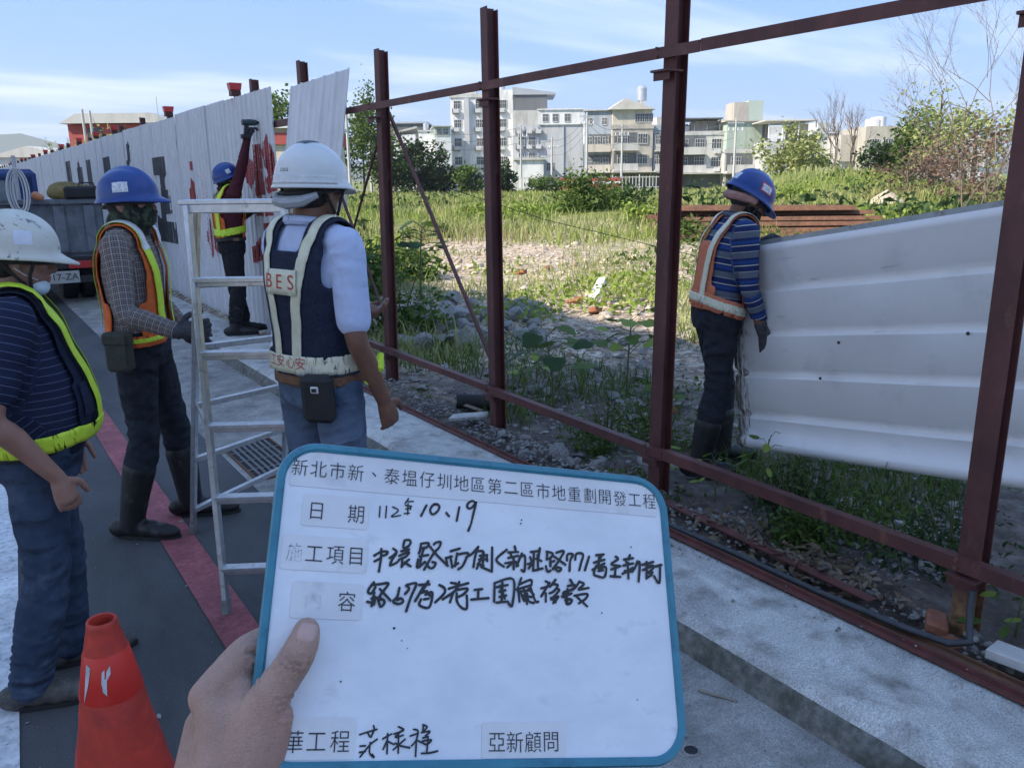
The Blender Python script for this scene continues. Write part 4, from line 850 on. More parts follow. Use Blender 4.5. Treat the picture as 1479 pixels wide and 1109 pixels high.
def ribbon(bv, pts, wd, off, name, m, parent, sub=10, thick=.002):
    """tape laid on a body: points snapped to the surface, lifted by off"""
    pts = [Vector(p) for p in pts]; P2 = [pts[0]*2-pts[1]]+pts+[pts[-1]*2-pts[-2]]; out = []
    for i in range(1, len(P2)-2):
        a, p, q, d = P2[i-1:i+3]
        for j in range(sub): t = j/sub; out.append(.5*((2*p)+(q-a)*t+(2*a-5*p+4*q-d)*t*t+(3*p-a-3*q+d)*t*t*t))
    out.append(pts[-1]); n = len(out); sn = [bv.find_nearest(p) for p in out]; V = []; k = 4
    nr = [s_[1] for s_ in sn]; nr = [(nr[max(0, i-2)]+nr[max(0, i-1)]+nr[i]+nr[min(n-1, i+1)]+nr[min(n-1, i+2)]).normalized() for i in range(n)]
    for i in range(n):
        t = (sn[min(i+1, n-1)][0]-sn[max(i-1, 0)][0]).normalized(); s_ = t.cross(nr[i]).normalized()
        for j in range(k+1):
            p = sn[i][0]+s_*(wd*(j/k-.5)); h, hn, _, _ = bv.find_nearest(p); V.append(tuple(h+nr[i]*off+ (hn*.3*off if hn else Vector())))
    F = [(i*(k+1)+j, i*(k+1)+j+1, (i+1)*(k+1)+j+1, (i+1)*(k+1)+j) for i in range(n-1) for j in range(k)]
    n2 = len(V); V += [tuple(Vector(V[i*(k+1)+j])-nr[i]*thick) for i in range(n) for j in range(k+1)]; F += [tuple(i+n2 for i in f[::-1]) for f in F]
    for i in range(n-1): F += [(i*(k+1), (i+1)*(k+1), (i+1)*(k+1)+n2, i*(k+1)+n2), ((i+1)*(k+1)+k, i*(k+1)+k, i*(k+1)+k+n2, (i+1)*(k+1)+k+n2)]
    me = np_mesh(name, V, F, m, True)
    return link(name, me, parent)
def patch(bv, c, ux, uy, w_, h_, off, name, m, parent, n=8, dirv=None):
    """small flat thing (sticker, badge) laid on a surface"""
    c, ux, uy = Vector(c), Vector(ux).normalized(), Vector(uy).normalized(); V = []
    for i in range(n+1):
        for j in range(n+1):
            p = c+ux*(w_*(i/n-.5))+uy*(h_*(j/n-.5)); h, hn, _, _ = bv.find_nearest(p); V.append(tuple(h+hn*off))
    F = [(i*(n+1)+j, (i+1)*(n+1)+j, (i+1)*(n+1)+j+1, i*(n+1)+j+1) for i in range(n) for j in range(n)]
    return link(name, np_mesh(name, V, F, m, True), parent)
def bvh(me):
    return BVHTree.FromPolygons([v.co.copy() for v in me.vertices], [tuple(p.vertices) for p in me.polygons])
def hand_prims(mb, w_, fwd, palm, curl=.5, s=1.0, spread=1.0, thumb_side=1):
    """palm and five fingers: w_ wrist, fwd finger direction, palm = palm normal"""
    f = Vector(fwd).normalized(); pn = Vector(palm); pn = (pn-f*pn.dot(f)).normalized(); sd = f.cross(pn)*thumb_side; w_ = Vector(w_)
    chain(mb, [w_, w_+f*.035*s, w_+f*.075*s], [.024*s, .030*s, .030*s], 12); chain(mb, [w_+f*.02*s+sd*.012*s, w_+f*.078*s+sd*.026*s], [.018*s, .014*s], 10); chain(mb, [w_+f*.02*s-sd*.012*s, w_+f*.072*s-sd*.026*s], [.018*s, .013*s], 10)
    for k, (o, ln) in enumerate(((.030, .072), (.010, .080), (-.010, .074), (-.029, .060))):
        b0 = w_+f*.080*s+sd*o*s*1.02; pts = [b0]; d = f.copy(); ang = 0
        for q in range(3):
            ang += curl*(.55 if q == 0 else .75); d = (f*math.cos(ang)+pn*math.sin(ang)).normalized(); pts.append(pts[-1]+d*ln*s*(.45, .32, .25)[q])
        chain(mb, pts, [.0105*s, .0098*s, .0090*s, .0078*s], 10, 3)
    t0 = w_+f*.025*s+sd*.028*s; chain(mb, [t0, t0+(f*.6+sd*.75+pn*.25).normalized()*.035*s, t0+(f*.6+sd*.75+pn*.25).normalized()*.035*s+(f*.85+sd*.25+pn*.35*curl).normalized()*.032*s, t0+(f*.6+sd*.75+pn*.25).normalized()*.035*s+(f*.85+sd*.2+pn*.5*curl).normalized()*.058*s], [.014*s, .0125*s, .0115*s, .009*s], 10, 3)
def helmet(parent, c, rot, m, kind='cap', strap=True, sticker=None, name='helmet', s=1.0):
    """hard hat: dome with ridge, rim, peak; c = head centre, rot = head rotation"""
    e = bpy.data.objects.new('helmet', None)
    nu, nv = 40, 16; V = []; F = []
    for i in range(nv+1):
        th = (math.pi/2)*i/nv
        for j in range(nu):
            a = 2*math.pi*j/nu; cs, sn = math.cos(a), math.sin(a)
            rx, ry, rz = .112*s, .138*s, .128*s
            x, y, z = rx*math.sin(th)*cs, ry*math.sin(th)*sn, rz*math.cos(th)**.92 if i < nv else 0
            if kind == 'cap':      # one central ridge and two grooves
                rdg = math.exp(-(x/.016)**2)*.008*math.cos(th)**.4 if y > -.11 else 0; z += rdg; z -= .003*math.exp(-((abs(x)-.036)/.010)**2)*math.cos(th)
            else: z += .006*math.exp(-(x/.034)**2)*math.cos(th)
            V.append((x, y, z))
    for i in range(nv):
        for j in range(nu): F.append((i*nu+j, (i+1)*nu+j, (i+1)*nu+(j+1) % nu, i*nu+(j+1) % nu))
    base = nv*nu      # flared rim with a peak in front (+y)
    rim = []
    for q, (ex, dz) in enumerate(((.006, -.012), (.012, -.020), (.010, -.024), (.002, -.020))):
        for j in range(nu):
            a = 2*math.pi*j/nu; x, y, z = V[base+j]; pk = max(0, math.sin(a))**2.6
            pe = ex+pk*(.016, .050, .052, .02)[q]*(1 if kind == 'cap' else .75); l_ = math.hypot(x, y)
            V.append((x*(1+ex/l_)+0, y*(1+ex/l_)+pk*(.014, .046, .047, .01)[q], z+dz-pk*(.002, .012, .016, .006)[q]))
    for q in range(4):
        o0 = base+q*nu
        for j in range(nu): F.append((o0+j, o0+nu+j, o0+nu+(j+1) % nu, o0+(j+1) % nu))
    M4 = Matrix.Translation(Vector(c)+rot @ Vector((0, -.004, .028*s))) @ rot.to_4x4()
    V = [tuple(M4 @ Vector(v)) for v in V]; me = np_mesh('helmet', V, F, m, True); o = link('helmet', me, parent)
    bv = bvh(me)
    def T(p): return M4 @ Vector(p)
    # inner headband, seen below the shell at the back
    b = MB(); pts = [T((.092*math.cos(a), .116*math.sin(a), -.030-.012*max(0, -math.sin(a)))) for a in np.linspace(0, 2*math.pi, 29)]; b.tube(pts, .009, 6); b.build('headband', MT['dark'], o, True)
    if strap:
        for sx in (-1, 1):
            for y0 in (.055, -.055):
                b = MB(); pts = [T((.098*sx, y0, -.012)), T((.086*sx, y0*.5+.012, -.075)), T((.066*sx, .045, -.125)), T((.03*sx, .060, -.165)), T((0, .062, -.176))] if y0 > 0 else [T((.098*sx, y0, -.012)), T((.090*sx, -.02, -.06)), T((.074*sx, .028, -.105))]
                b.tube(pts, .0055, 6); b.build('chin_strap', MT['black'], o, True)
    if sticker:
        for (a, z, w_, h_, mm) in sticker:
            p = T((.12*math.cos(R(a)), .14*math.sin(R(a)), z)); ux = rot @ Vector((-math.sin(R(a)), math.cos(R(a)), 0)); uy = rot @ Vector((-.35*math.cos(R(a)), -.35*math.sin(R(a)), 1))
            patch(bv, p, ux, uy, w_, h_, .0012, 'sticker', mm, o)
            if mm is MT['sticker_red']: patch(bv, p, ux, uy, w_*.82, h_*.72, .0022, 'sticker', MT['sticker'], o)
    return o, T, bv
def person(label, base, face, J, outfit, scale=1.0):
    """J: joints in the body's own frame (x right, y forward, z up, metres at 1.70 m)"""
    D = dict(pelvis=(0, 0, .93), waist=(0, 0, 1.08), chest=(0, 0, 1.28), neck=(0, -.005, 1.46), head=(0, .025, 1.585),
             shR=(.185, -.005, 1.405), shL=(-.185, -.005, 1.405), elR=(.235, -.03, 1.12), elL=(-.235, -.03, 1.12), wrR=(.245, .06, .89), wrL=(-.245, .06, .89),
             hipR=(.092, 0, .90), hipL=(-.092, 0, .90), knR=(.105, .015, .485), knL=(-.105, .015, .485), anR=(.115, -.02, .085), anL=(-.115, -.02, .085), toeR=(.02, .17, 0), toeL=(-.02, .17, 0),
             hyaw=0, hpitch=0, hroll=0, belly=0.0, build=1.0, handR=((0, .1, -1), (-1, 0, 0), .5), handL=((0, .1, -1), (1, 0, 0), .5))
    D.update(J); g = {k: Vector(v) if isinstance(v, (tuple, list)) and len(v) == 3 and not isinstance(v[0], tuple) else v for k, v in D.items()}; bld = D['build']; bl = D['belly']
    root = empty('person', base, face, label, 'person'); root.scale = (scale,)*3
    HR = Matrix.Rotation(D['hyaw'], 3, 'Z') @ Matrix.Rotation(D['hroll'], 3, 'Y') @ Matrix.Rotation(D['hpitch'], 3, 'X')
    sh = (g['shR']-g['shL']); side = Vector((sh.x, sh.y, sh.z*.4)).normalized(); hs = (g['hipR']-g['hipL']); hside = Vector((hs.x, hs.y, 0)).normalized()
    up = (g['neck']-g['pelvis']).normalized(); fwd = up.cross(side).normalized()*1; hf = Vector((0, 0, 1)).cross(hside)
    fwd = fwd if fwd.y*1 > -.9 else -fwd
    def torso(mb, inf=0.0, arms=False):
        L_ = lambda a, c, t: g[a].lerp(g[c], t)
        rings = [(g['pelvis']+Vector((0, 0, -.10)), hside*(.145*bld+inf), hf*(.105*bld+inf), .85), (g['pelvis'], hside*(.168*bld+inf), hf*(.120*bld+inf), .85), (L_('pelvis', 'waist', .6)+fwd*bl*.5, (hside*.6+side*.4)*(.160*bld+bl*.5+inf), fwd*(.115*bld+bl+inf), .85),
                 (L_('waist', 'chest', .1)+fwd*bl*.55, side*(.157*bld+bl*.6+inf), fwd*(.112*bld+bl*1.1+inf), .85), (L_('waist', 'chest', .6)+fwd*bl*.3, side*(.168*bld+bl*.3+inf), fwd*(.116*bld+bl*.6+inf), .82), (g['chest'], side*(.178*bld+inf), fwd*(.118*bld+inf), .78),
                 (L_('chest', 'neck', .45), side*(.182*bld+inf), fwd*(.102*bld+inf), .78), (L_('chest', 'neck', .72), side*(.155*bld+inf), fwd*(.082*bld+inf), .85), (L_('chest', 'neck', .9), side*(.095*bld+inf), fwd*(.068+inf), .95), (g['neck']+up*.012, side*(.060+inf), fwd*(.060+inf), 1)]
        ring_body(mb, rings)
        chain(mb, [g['shL'], g['shL'].lerp(g['shR'], .25)+up*.012, g['shL'].lerp(g['shR'], .75)+up*.012, g['shR']], [.055+inf, .062+inf, .062+inf, .055+inf], 14)
    def arm(mb, s, inf=0.0, upto=1.0):
        a, c, d = g['sh'+s], g['el'+s], g['wr'+s]; k = bld
        if upto >= 1.0: chain(mb, [a, a.lerp(c, .5), c, c.lerp(d, .35), d.lerp(c, 0)], [.058*k+inf, .047*k+inf, .041*k+inf, .040*k+inf, .027+inf], 14)
        else: q = a.lerp(c, upto); chain(mb, [a, a.lerp(q, .5), q], [.060*k+inf, .053*k+inf, .050*k+inf], 14)
    def leg(mb, s, inf=0.0, low=0.0, baggy=0.0):
        a, c, d = g['hip'+s], g['kn'+s], g['an'+s]; e = c.lerp(d, 1-low); k = bld
        chain(mb, [a, a.lerp(c, .35), a.lerp(c, .75), c, c.lerp(e, .4), c.lerp(e, .75), e], [.086*k+inf, .083*k+inf, .066*k+inf, .056+inf+baggy*.3, .056+inf+baggy*.6, .045+inf+baggy, .038+inf+baggy*1.3], 16)
    # --- body: one continuous skin
    mb = MB(); torso(mb, -.012)
    for s in 'RL':
        arm(mb, s); leg(mb, s, -.010); a = g['an'+s]; t = Vector(D['toe'+s]); chain(mb, [a+Vector((0, 0, -.02))-t*.1, a+Vector((0, 0, -.042))+t*.4, a+Vector((0, 0, -.055))+t*.7], [.030, .022, .016], 10)
        hd_ = D['hand'+s]
        if not outfit.get('gloves'): hand_prims(mb, g['wr'+s], hd_[0], hd_[1], hd_[2], 1.0, thumb_side=1 if s == 'R' else -1)
    hc = g['head']; chain(mb, [g['neck']-up*.03, g['neck']+up*.03, hc+HR @ Vector((0, -.012, -.05))], [.062, .055, .054], 14)
    hx = lambda x, y, z: hc+HR @ Vector((x, y, z))
    mb.ell(hx(0, -.010, .020), (.075, .096, .098), HR, 20, 14); mb.ell(hx(0, .030, -.040), (.060, .066, .075), HR, 18, 12); mb.ell(hx(0, .052, -.088), (.034, .036, .026), HR); mb.ell(hx(0, .085, .022), (.052, .016, .014), HR)
    chain(mb, [hx(0, .092, .014), hx(0, .106, -.018), hx(0, .110, -.030)], [.009, .012, .015], 10); mb.ell(hx(.012, .100, -.033), (.010, .010, .008), HR); mb.ell(hx(-.012, .100, -.033), (.010, .010, .008), HR)
    for sx in (-1, 1): mb.ell(hx(.040*sx, .072, -.018), (.024, .022, .020), HR); mb.ell(hx(.030*sx, .090, .004), (.015, .010, .010), HR)
    mb.ell(hx(0, .094, -.058), (.024, .010, .007), HR); mb.ell(hx(0, .092, -.069), (.020, .010, .008), HR)
    for sx in (-1, 1):      # ears
        ER = HR @ Matrix.Rotation(R(18*sx), 3, 'Z'); mb.ell(hx(.078*sx, -.006, -.008), (.009, .020, .033), ER); mb.ell(hx(.076*sx, 0, -.034), (.008, .012, .012), ER)
    bm_ = remeshed(mb, outfit.get('vox', .007), 'body', outfit.get('skin', MT['skin']), 3, .5); body = link('body', bm_, root)
    for sx in (-1, 1):
        b = MB(); b.ell(hx(.031*sx, .0925, .0015), (.0125, .007, .0065), HR, 12, 8); ey = b.build('eye', MT['eye'], body, True); b = MB(); b.ell(hx(.031*sx, .0975, .0015), (.0058, .0035, .0058), HR, 10, 6); b.build('iris', MT['dark'], body, True)
    hr = MB(); hr.ell(hx(0, -.014, .016), (.081, .100, .098), HR, 22, 16); hm = hr.mesh('hair', outfit.get('hair', MT['hair']), True)
    keep_faces(hm, lambda p: (lambda q: q.y < .045-.30*max(0, -.01-q.z) and q.z > -.085+.1*max(0, q.y) and not (q.y > -.012 and q.z < -.004))(HR.transposed() @ (p-hc))); link('hair', hm, body)
    # --- clothes
    res = {}
    bones = [(g['pelvis'], g['neck'], .14)]
    mb = MB(); torso(mb, .008)
    sleeve = outfit.get('sleeve', 1.0)
    for s in 'RL':
        arm(mb, s, .012 if sleeve < 1 else .010, sleeve); bones.append((g['sh'+s], g['el'+s], .05)); bones.append((g['el'+s], g['wr'+s], .04))
    if sleeve >= 1:
        for s in 'RL': chain(mb, [g['wr'+s].lerp(g['el'+s], .22), g['wr'+s]], [.040, .037], 14)
    sm_ = remeshed(mb, .009, 'shirt', outfit['shirt'], 4, .5)
    sp = []
    for s in 'RL':
        if sleeve >= 1: sp.append((g['el'+s], g['wr'+s]-g['sh'+s], .10, .045)); sp.append((g['wr'+s], g['wr'+s]-g['el'+s], .08, .03))
        sp.append((g['sh'+s], g['el'+s]-g['sh'+s], .10, .06))
    sp.append((g['waist'], (0.3, 0, 1), .18, .07)); folds(sm_, sp, .0055)
    if outfit.get('untucked'):
        pass
    hem = outfit.get('hem', .90); keep_faces(sm_, lambda p: p.z > hem+.02*math.sin(p.x*9)); weave(sm_, bones); shirt = link('shirt', sm_, root)
    cm = MB(); pts = [g['neck']+up*(.018+.012*math.cos(a))+side*(.070*math.sin(a))+fwd*(-.070*math.cos(a)) for a in np.linspace(.0, 2*math.pi, 25)]; cm.tube(pts, .016, 8); c_ = cm.mesh('collar', outfit.get('collar', outfit['shirt']), True); weave(c_, bones); link('collar', c_, shirt)
    mb = MB(); g2 = g['pelvis']; ring_body(mb, [(g2+Vector((0, 0, .10))+fwd*bl*.4, hside*(.166*bld+bl*.4), hf*(.122*bld+bl*.8), .85), (g2, hside*(.176*bld+.004), hf*(.130*bld+bl*.3), .82), (g2+Vector((0, 0, -.09)), hside*(.170*bld), hf*(.125*bld), .85)])
    for s in 'RL': leg(mb, s, .010, outfit.get('leg_low', .06), outfit.get('baggy', .012))
    tm = remeshed(mb, .009, 'trousers', outfit['trousers'], 4, .5); sp = []
    for s in 'RL': sp += [(g['kn'+s], (0, .2, 1), .16, .075), (g['an'+s]+Vector((0, 0, .10)), (0, 0, 1), .13, .042), (g['hip'+s], (.4, .3, 1), .13, .07)]
    folds(tm, sp, outfit.get('crease', .010)); link('trousers', tm, root)
    for s in 'RL':
        a, t = g['an'+s], Vector(D['toe'+s]); tl = t.length; td = t.normalized(); gz_ = a.z-.085; mb = MB(); flo = Vector((a.x, a.y, gz_)); sd_ = td.cross(Vector((0, 0, 1)))
        if outfit.get('boots'):
            kn = g['kn'+s]; top = a.lerp(kn, outfit.get('boot_h', .55)); chain(mb, [a+Vector((0, 0, -.02)), a.lerp(top, .5), top], [.056, .066, .077], 16)
        else: chain(mb, [a+Vector((0, 0, -.02)), a+Vector((0, 0, .02))], [.046, .044], 14)
        for k_, (f0, wd_, ht) in enumerate(((-.055, .042, .085), (.02, .045, .105), (.085, .050, .082), (.14, .051, .068), (tl+.005, .044, .056))):
            q = flo+td*f0+Vector((0, 0, ht*.5+.006)); mb.ell(q, (1, 1, 1), Matrix((sd_*wd_, td*.062, Vector((0, 0, ht*.55)))).transposed(), 14, 9)
        bm2 = remeshed(mb, .007, 'boot', outfit.get('shoe', MT['rubber']), 3, .5); co, no = coords(bm2); co[:, 2] = np.maximum(co[:, 2], gz_+.010); setco(bm2, co); bo = link('boot' if outfit.get('boots') else 'shoe', bm2, root)
        pl = []
        for k_ in range(20):
            an = 2*math.pi*k_/20; f0 = math.cos(an); wd_ = .043 if f0 > 0 else .037; pl.append((.055+f0*(.055+tl*.5+.02)+(tl*.5-.06)*1.0, math.sin(an)*wd_*1.06))
        b = MB(); b.prism([(x_, y_) for x_, y_ in pl], flo+Vector((0, 0, -.002)), td, -sd_, (0, 0, 1), .022); b.build('sole', MT['black'], bo)
        if outfit.get('gloves'):
            hd_ = D['hand'+s]; mb = MB(); hand_prims(mb, g['wr'+s], hd_[0], hd_[1], hd_[2], 1.12, thumb_side=1 if s == 'R' else -1); ax_ = (g['wr'+s]-g['el'+s]).normalized(); chain(mb, [g['wr'+s]-ax_*.05, g['wr'+s]+ax_*.01], [.036, .033], 12)
            link('glove', remeshed(mb, .005, 'glove', MT['glove'], 2, .5), root)
    # torso without arms as the form for vests and belts
    mb = MB(); torso(mb, .016); form = remeshed(mb, .010, 'form', None, 5, .5)
    return dict(root=root, g=g, HR=HR, hx=hx, hc=hc, form=form, bv=bvh(form), side=side, fwd=fwd, up=up, body=body, shirt=shirt, HRt=HR.transposed(), hf=hf, hside=hside, bones=bones)
MT['eye'] = mat('eyeball', (.55, .53, .50), None, .2)
def ring_path(p, z, r=.35, a0=0, a1=360, n=24, tilt=0):
    c = p['g']['pelvis'].lerp(p['g']['neck'], (z-p['g']['pelvis'].z)/max(.01, p['g']['neck'].z-p['g']['pelvis'].z))
    return [c+p['side']*(r*math.sin(R(a)))+p['fwd']*(r*math.cos(R(a)))+Vector((0, 0, tilt*math.cos(R(a)))) for a in np.linspace(a0, a1, n)]
def body_pt(p, sx, fy, z):     # a point off the torso: sx to the right, fy forward of the spine at height z
    c = p['g']['pelvis'].lerp(p['g']['neck'], (z-p['g']['pelvis'].z)/max(.01, p['g']['neck'].z-p['g']['pelvis'].z)); return c+p['side']*sx+p['fwd']*fy
def tq(p, q):                 # torso coordinates of a point
    g = p['g']; t = (q.z-g['pelvis'].z)/max(.01, g['neck'].z-g['pelvis'].z); c = g['pelvis'].lerp(g['neck'], min(1.1, max(-.3, t))); d = q-c; return d.dot(p['side']), d.dot(p['fwd'])
def facing(dx, dy): return math.atan2(-dx, dy)
RT = Vector((.829, -.56, 0)).normalized(); AW = Vector((.557, .83, 0)).normalized()
def fdir(r_, a_): v = RT*r_+AW*a_; return facing(v.x, v.y)
# ---- man at the left edge, navy vest with lime tape, white helmet
p = person('man in dirty white helmet and navy vest with lime tape, standing at left edge', (0.125, 2.93, 0), fdir(.90, .50),
           dict(hyaw=R(4), hpitch=R(-6), belly=.04, build=1.03, elR=(.27, -.10, 1.12), wrR=(.24, .055, .885), handR=((-.10, .25, -1), (-.9, -.2, 0), .55), elL=(-.25, -.05, 1.12), wrL=(-.22, .10, .90),
                anR=(.10, -.13, .085), knR=(.10, -.03, .485), anL=(-.14, .0, .085), knL=(-.12, .03, .485), toeR=(.03, .15, 0)),
           dict(shirt=MT['navy_polo'], trousers=MT['jeans'], shoe=MT['shoe'], sleeve=.72, hem=.93, hair=MT['hair'], skin=MT['skin'], vox=.006, baggy=.016, leg_low=.02), .915)
P1 = p
v = shell(p['form'], lambda q: q.z > .93 and (lambda s: abs(s[0]) < .165 and not (s[1] > .0 and abs(s[0]) < .028) and not (q.z > 1.36 and abs(s[0]) < .075) and not (q.z > 1.18 and abs(s[0]) > .150))(tq(p, q)), .010, 'vest', MT['navy_plain'], p['root'])
for sx in (1, -1):
    ribbon(p['bv'], [body_pt(p, .125*sx, -.2, 1.02), body_pt(p, .125*sx, -.2, 1.25), body_pt(p, .12*sx, -.05, 1.48), body_pt(p, .115*sx, .12, 1.38), body_pt(p, .105*sx, .22, 1.22), body_pt(p, .095*sx, .25, 1.02)], .052, .023, 'lime_tape', MT['lime'], v)
ribbon(p['bv'], ring_path(p, .975, .35, 8, 352, 30), .058, .025, 'lime_tape', MT['lime'], v); ribbon(p['bv'], ring_path(p, .940, .35, 8, 352, 30), .022, .015, 'hem', MT['black'], v)
for z in (1.12,): patch(p['bv'], body_pt(p, .13, .20, z), p['fwd']*-.3+p['side'], Vector((0, 0, 1)), .10, .12, .018, 'pocket', MT['navy_mesh'], v)
ho, HT, hb = helmet(p['root'], p['hc'], p['HR'], MT['helmet_dirty'], 'cap', True, [(10, .055, .060, .055, MT['plain_sticker']), (178, .055, .06, .05, MT['plain_sticker'])])
b = MB(); b.tube([HT((.09, -.075, -.045)), HT((.05, -.118, -.062)), HT((0, -.130, -.068)), HT((-.05, -.118, -.062)), HT((-.09, -.075, -.045))], [.008, .017, .020, .017, .008], 8); b.build('nape_pad', MT['grey_pad'], ho, True)
hx = p['hx']; b = MB(); b.ell(hx(0, .058, -.088), (.054, .042, .034), p['HR'], 18, 12); mm = b.mesh('face_mask', MT['mask'], True); keep_faces(mm, lambda q: (lambda s: s.y > .035 and s.z > -.118)(p['HRt'] @ (q-p['hc']))); link('face_mask', mm, p['root'])
for sx in (1, -1): b = MB(); b.tube([hx(.058*sx, .060, -.062), hx(.076*sx, .022, -.045), hx(.088*sx, -.010, -.022)], .0016, 5); b.build('mask_loop', MT['white_cord'], p['root'])
# ---- man in checked shirt steadying the ladder
p = person('man in checked shirt, orange vest, blue helmet and camouflage mask steadying the ladder', (0.67, 4.15, 0), fdir(.99, .05),
           dict(hyaw=R(-8), hpitch=R(3), build=.93, shR=(.185, .01, 1.40), elR=(.30, .07, 1.12), wrR=(.325, .285, 1.045), handR=((.05, 1, .05), (-1, .1, 0), 1.0), elL=(-.24, .0, 1.12), wrL=(-.20, .16, .93), handL=((.25, .8, -.5), (.8, 0, 0), .7),
                anR=(.13, -.10, .085), knR=(.115, .0, .485), anL=(-.13, .10, .085), knL=(-.12, .07, .485)),
           dict(shirt=MT['plaid'], trousers=MT['charcoal'], boots=True, shoe=MT['rubber'], gloves=True, sleeve=1.0, hem=.86, boot_h=.66, baggy=.010, leg_low=.50), 1.0)
P2_ = p
v = shell(p['form'], lambda q: q.z > .98 and (lambda s: abs(s[0]) < .160 and not (s[1] > 0 and abs(s[0]) < .060+.10*max(0, q.z-1.1)*0) and not (q.z > 1.37 and abs(s[0]) < .08) and not (q.z > 1.14 and abs(s[0]) > .138) and (s[1] < .02 or abs(s[0]) > .06))(tq(p, q)), .012, 'vest', MT['orange'], p['root'])
for sx in (1, -1):
    ribbon(p['bv'], [body_pt(p, .11*sx, -.2, 1.05), body_pt(p, .115*sx, -.2, 1.28), body_pt(p, .112*sx, -.04, 1.49), body_pt(p, .108*sx, .12, 1.38), body_pt(p, .10*sx, .22, 1.2), body_pt(p, .095*sx, .24, 1.0)], .048, .018, 'lime_tape', MT['lime'], v)
    ribbon(p['bv'], [body_pt(p, .108*sx, -.05, 1.49), body_pt(p, .106*sx, .06, 1.44), body_pt(p, .104*sx, .12, 1.385)], .05, .0195, 'silver_tape', MT['silver_tape'], v)
ribbon(p['bv'], ring_path(p, .985, .35, 20, 340, 30), .05, .016, 'orange_band', MT['orange'], v); ribbon(p['bv'], ring_path(p, .99, .35, 24, 336, 30), .02, .0185, 'lime_tape', MT['lime'], v)
ho, HT, hb = helmet(p['root'], p['hc'], p['HR'], MT['helmet_blue'], 'cap', True, [(12, .045, .075, .05, MT['sticker']), (168, .045, .07, .05, MT['sticker'])])
hx = p['hx']; mb = MB(); mb.ell(hx(0, .020, -.045), (.082, .094, .090), p['HR'], 22, 14); mb.ell(hx(0, .095, -.03), (.022, .022, .026), p['HR']); chain(mb, [hx(0, .012, -.08), p['g']['neck']+p['up']*.045, p['g']['neck']+p['up']*.005], [.076, .076, .085], 18)
mm = remeshed(mb, .007, 'balaclava', MT['camo'], 3); folds(mm, [(hx(0, .05, -.1), (0, .3, 1), .12, .035)], .006); keep_faces(mm, lambda q: (lambda s: s.z < .008)(p['HRt'] @ (q-p['hc']))); link('balaclava', mm, p['root'])
g = p['g']; b = MB(); b.box((0, 0, 0), (.12, .06, .17)); pc = b.build('tool_pouch', MT['olive'], p['root'], bevel=.015); q = body_pt(p, .20, -.03, .93); pc.location = q; pc.rotation_euler = (0, 0, R(82))
b = MB(); b.box((0, 0, 0), (.125, .066, .06)); fl = b.build('flap', MT['olive'], pc, bevel=.012); fl.location = (0, -.004, .065)
# ---- worker drilling into the hoarding
p = person('worker in blue helmet and lime orange vest reaching up with a drill at the hoarding', (2.36, 8.66, .122), facing(.96, -.1),
           dict(hyaw=R(6), hpitch=R(22), shR=(.19, .04, 1.43), elR=(.15, .15, 1.72), wrR=(.06, .24, 1.98), handR=((-.05, .5, .85), (0, 1, -.2), 1.0), elL=(-.25, .10, 1.15), wrL=(-.16, .25, 1.25), handL=((.2, .8, .2), (.7, 0, 0), .7), anR=(.10, -.06, .085), anL=(-.11, .08, .085)),
           dict(shirt=MT['maroon'], trousers=MT['black_cloth'], boots=True, gloves=True, sleeve=1.0, hem=.97, boot_h=.5, baggy=.018, leg_low=.2, vox=.009), 1.0)
P3 = p
v = shell(p['form'], lambda q: q.z > 1.0 and (lambda s: abs(s[0]) < .155 and not (s[1] > 0 and abs(s[0]) < .02) and not (q.z > 1.37 and abs(s[0]) < .075) and not (q.z > 1.2 and abs(s[0]) > .13))(tq(p, q)), .012, 'vest', MT['orange'], p['root'])
for sx in (1, -1): ribbon(p['bv'], [body_pt(p, .10*sx, -.2, 1.05), body_pt(p, .11*sx, -.2, 1.28), body_pt(p, .108*sx, -.04, 1.49), body_pt(p, .105*sx, .12, 1.38), body_pt(p, .10*sx, .22, 1.2), body_pt(p, .095*sx, .24, 1.03)], .07, .018, 'lime_tape', MT['lime'], v)
ribbon(p['bv'], ring_path(p, 1.07, .35, 5, 355, 30), .07, .019, 'lime_tape', MT['lime'], v); ribbon(p['bv'], ring_path(p, .995, .35, 0, 360, 30), .035, .012, 'belt', MT['black'], p['root'])
patch(p['bv'], body_pt(p, .2, .0, .985), p['fwd'], Vector((0, 0, 1)), .06, .03, .018, 'leather_patch', MT['brown_leather'], p['root'])
ho, HT, hb = helmet(p['root'], p['hc'], p['HR'], MT['helmet_blue'], 'cap', True, [(5, .05, .05, .05, MT['sticker'])])
hx = p['hx']; mb = MB(); mb.ell(hx(0, .020, -.045), (.082, .094, .090), p['HR'], 22, 14); chain(mb, [hx(0, .012, -.08), p['g']['neck']+p['up']*.03], [.074, .078], 18); mm = remeshed(mb, .009, 'balaclava', MT['black_cloth'], 3); keep_faces(mm, lambda q: (p['HRt'] @ (q-p['hc'])).z < .02); link('balaclava', mm, p['root'])
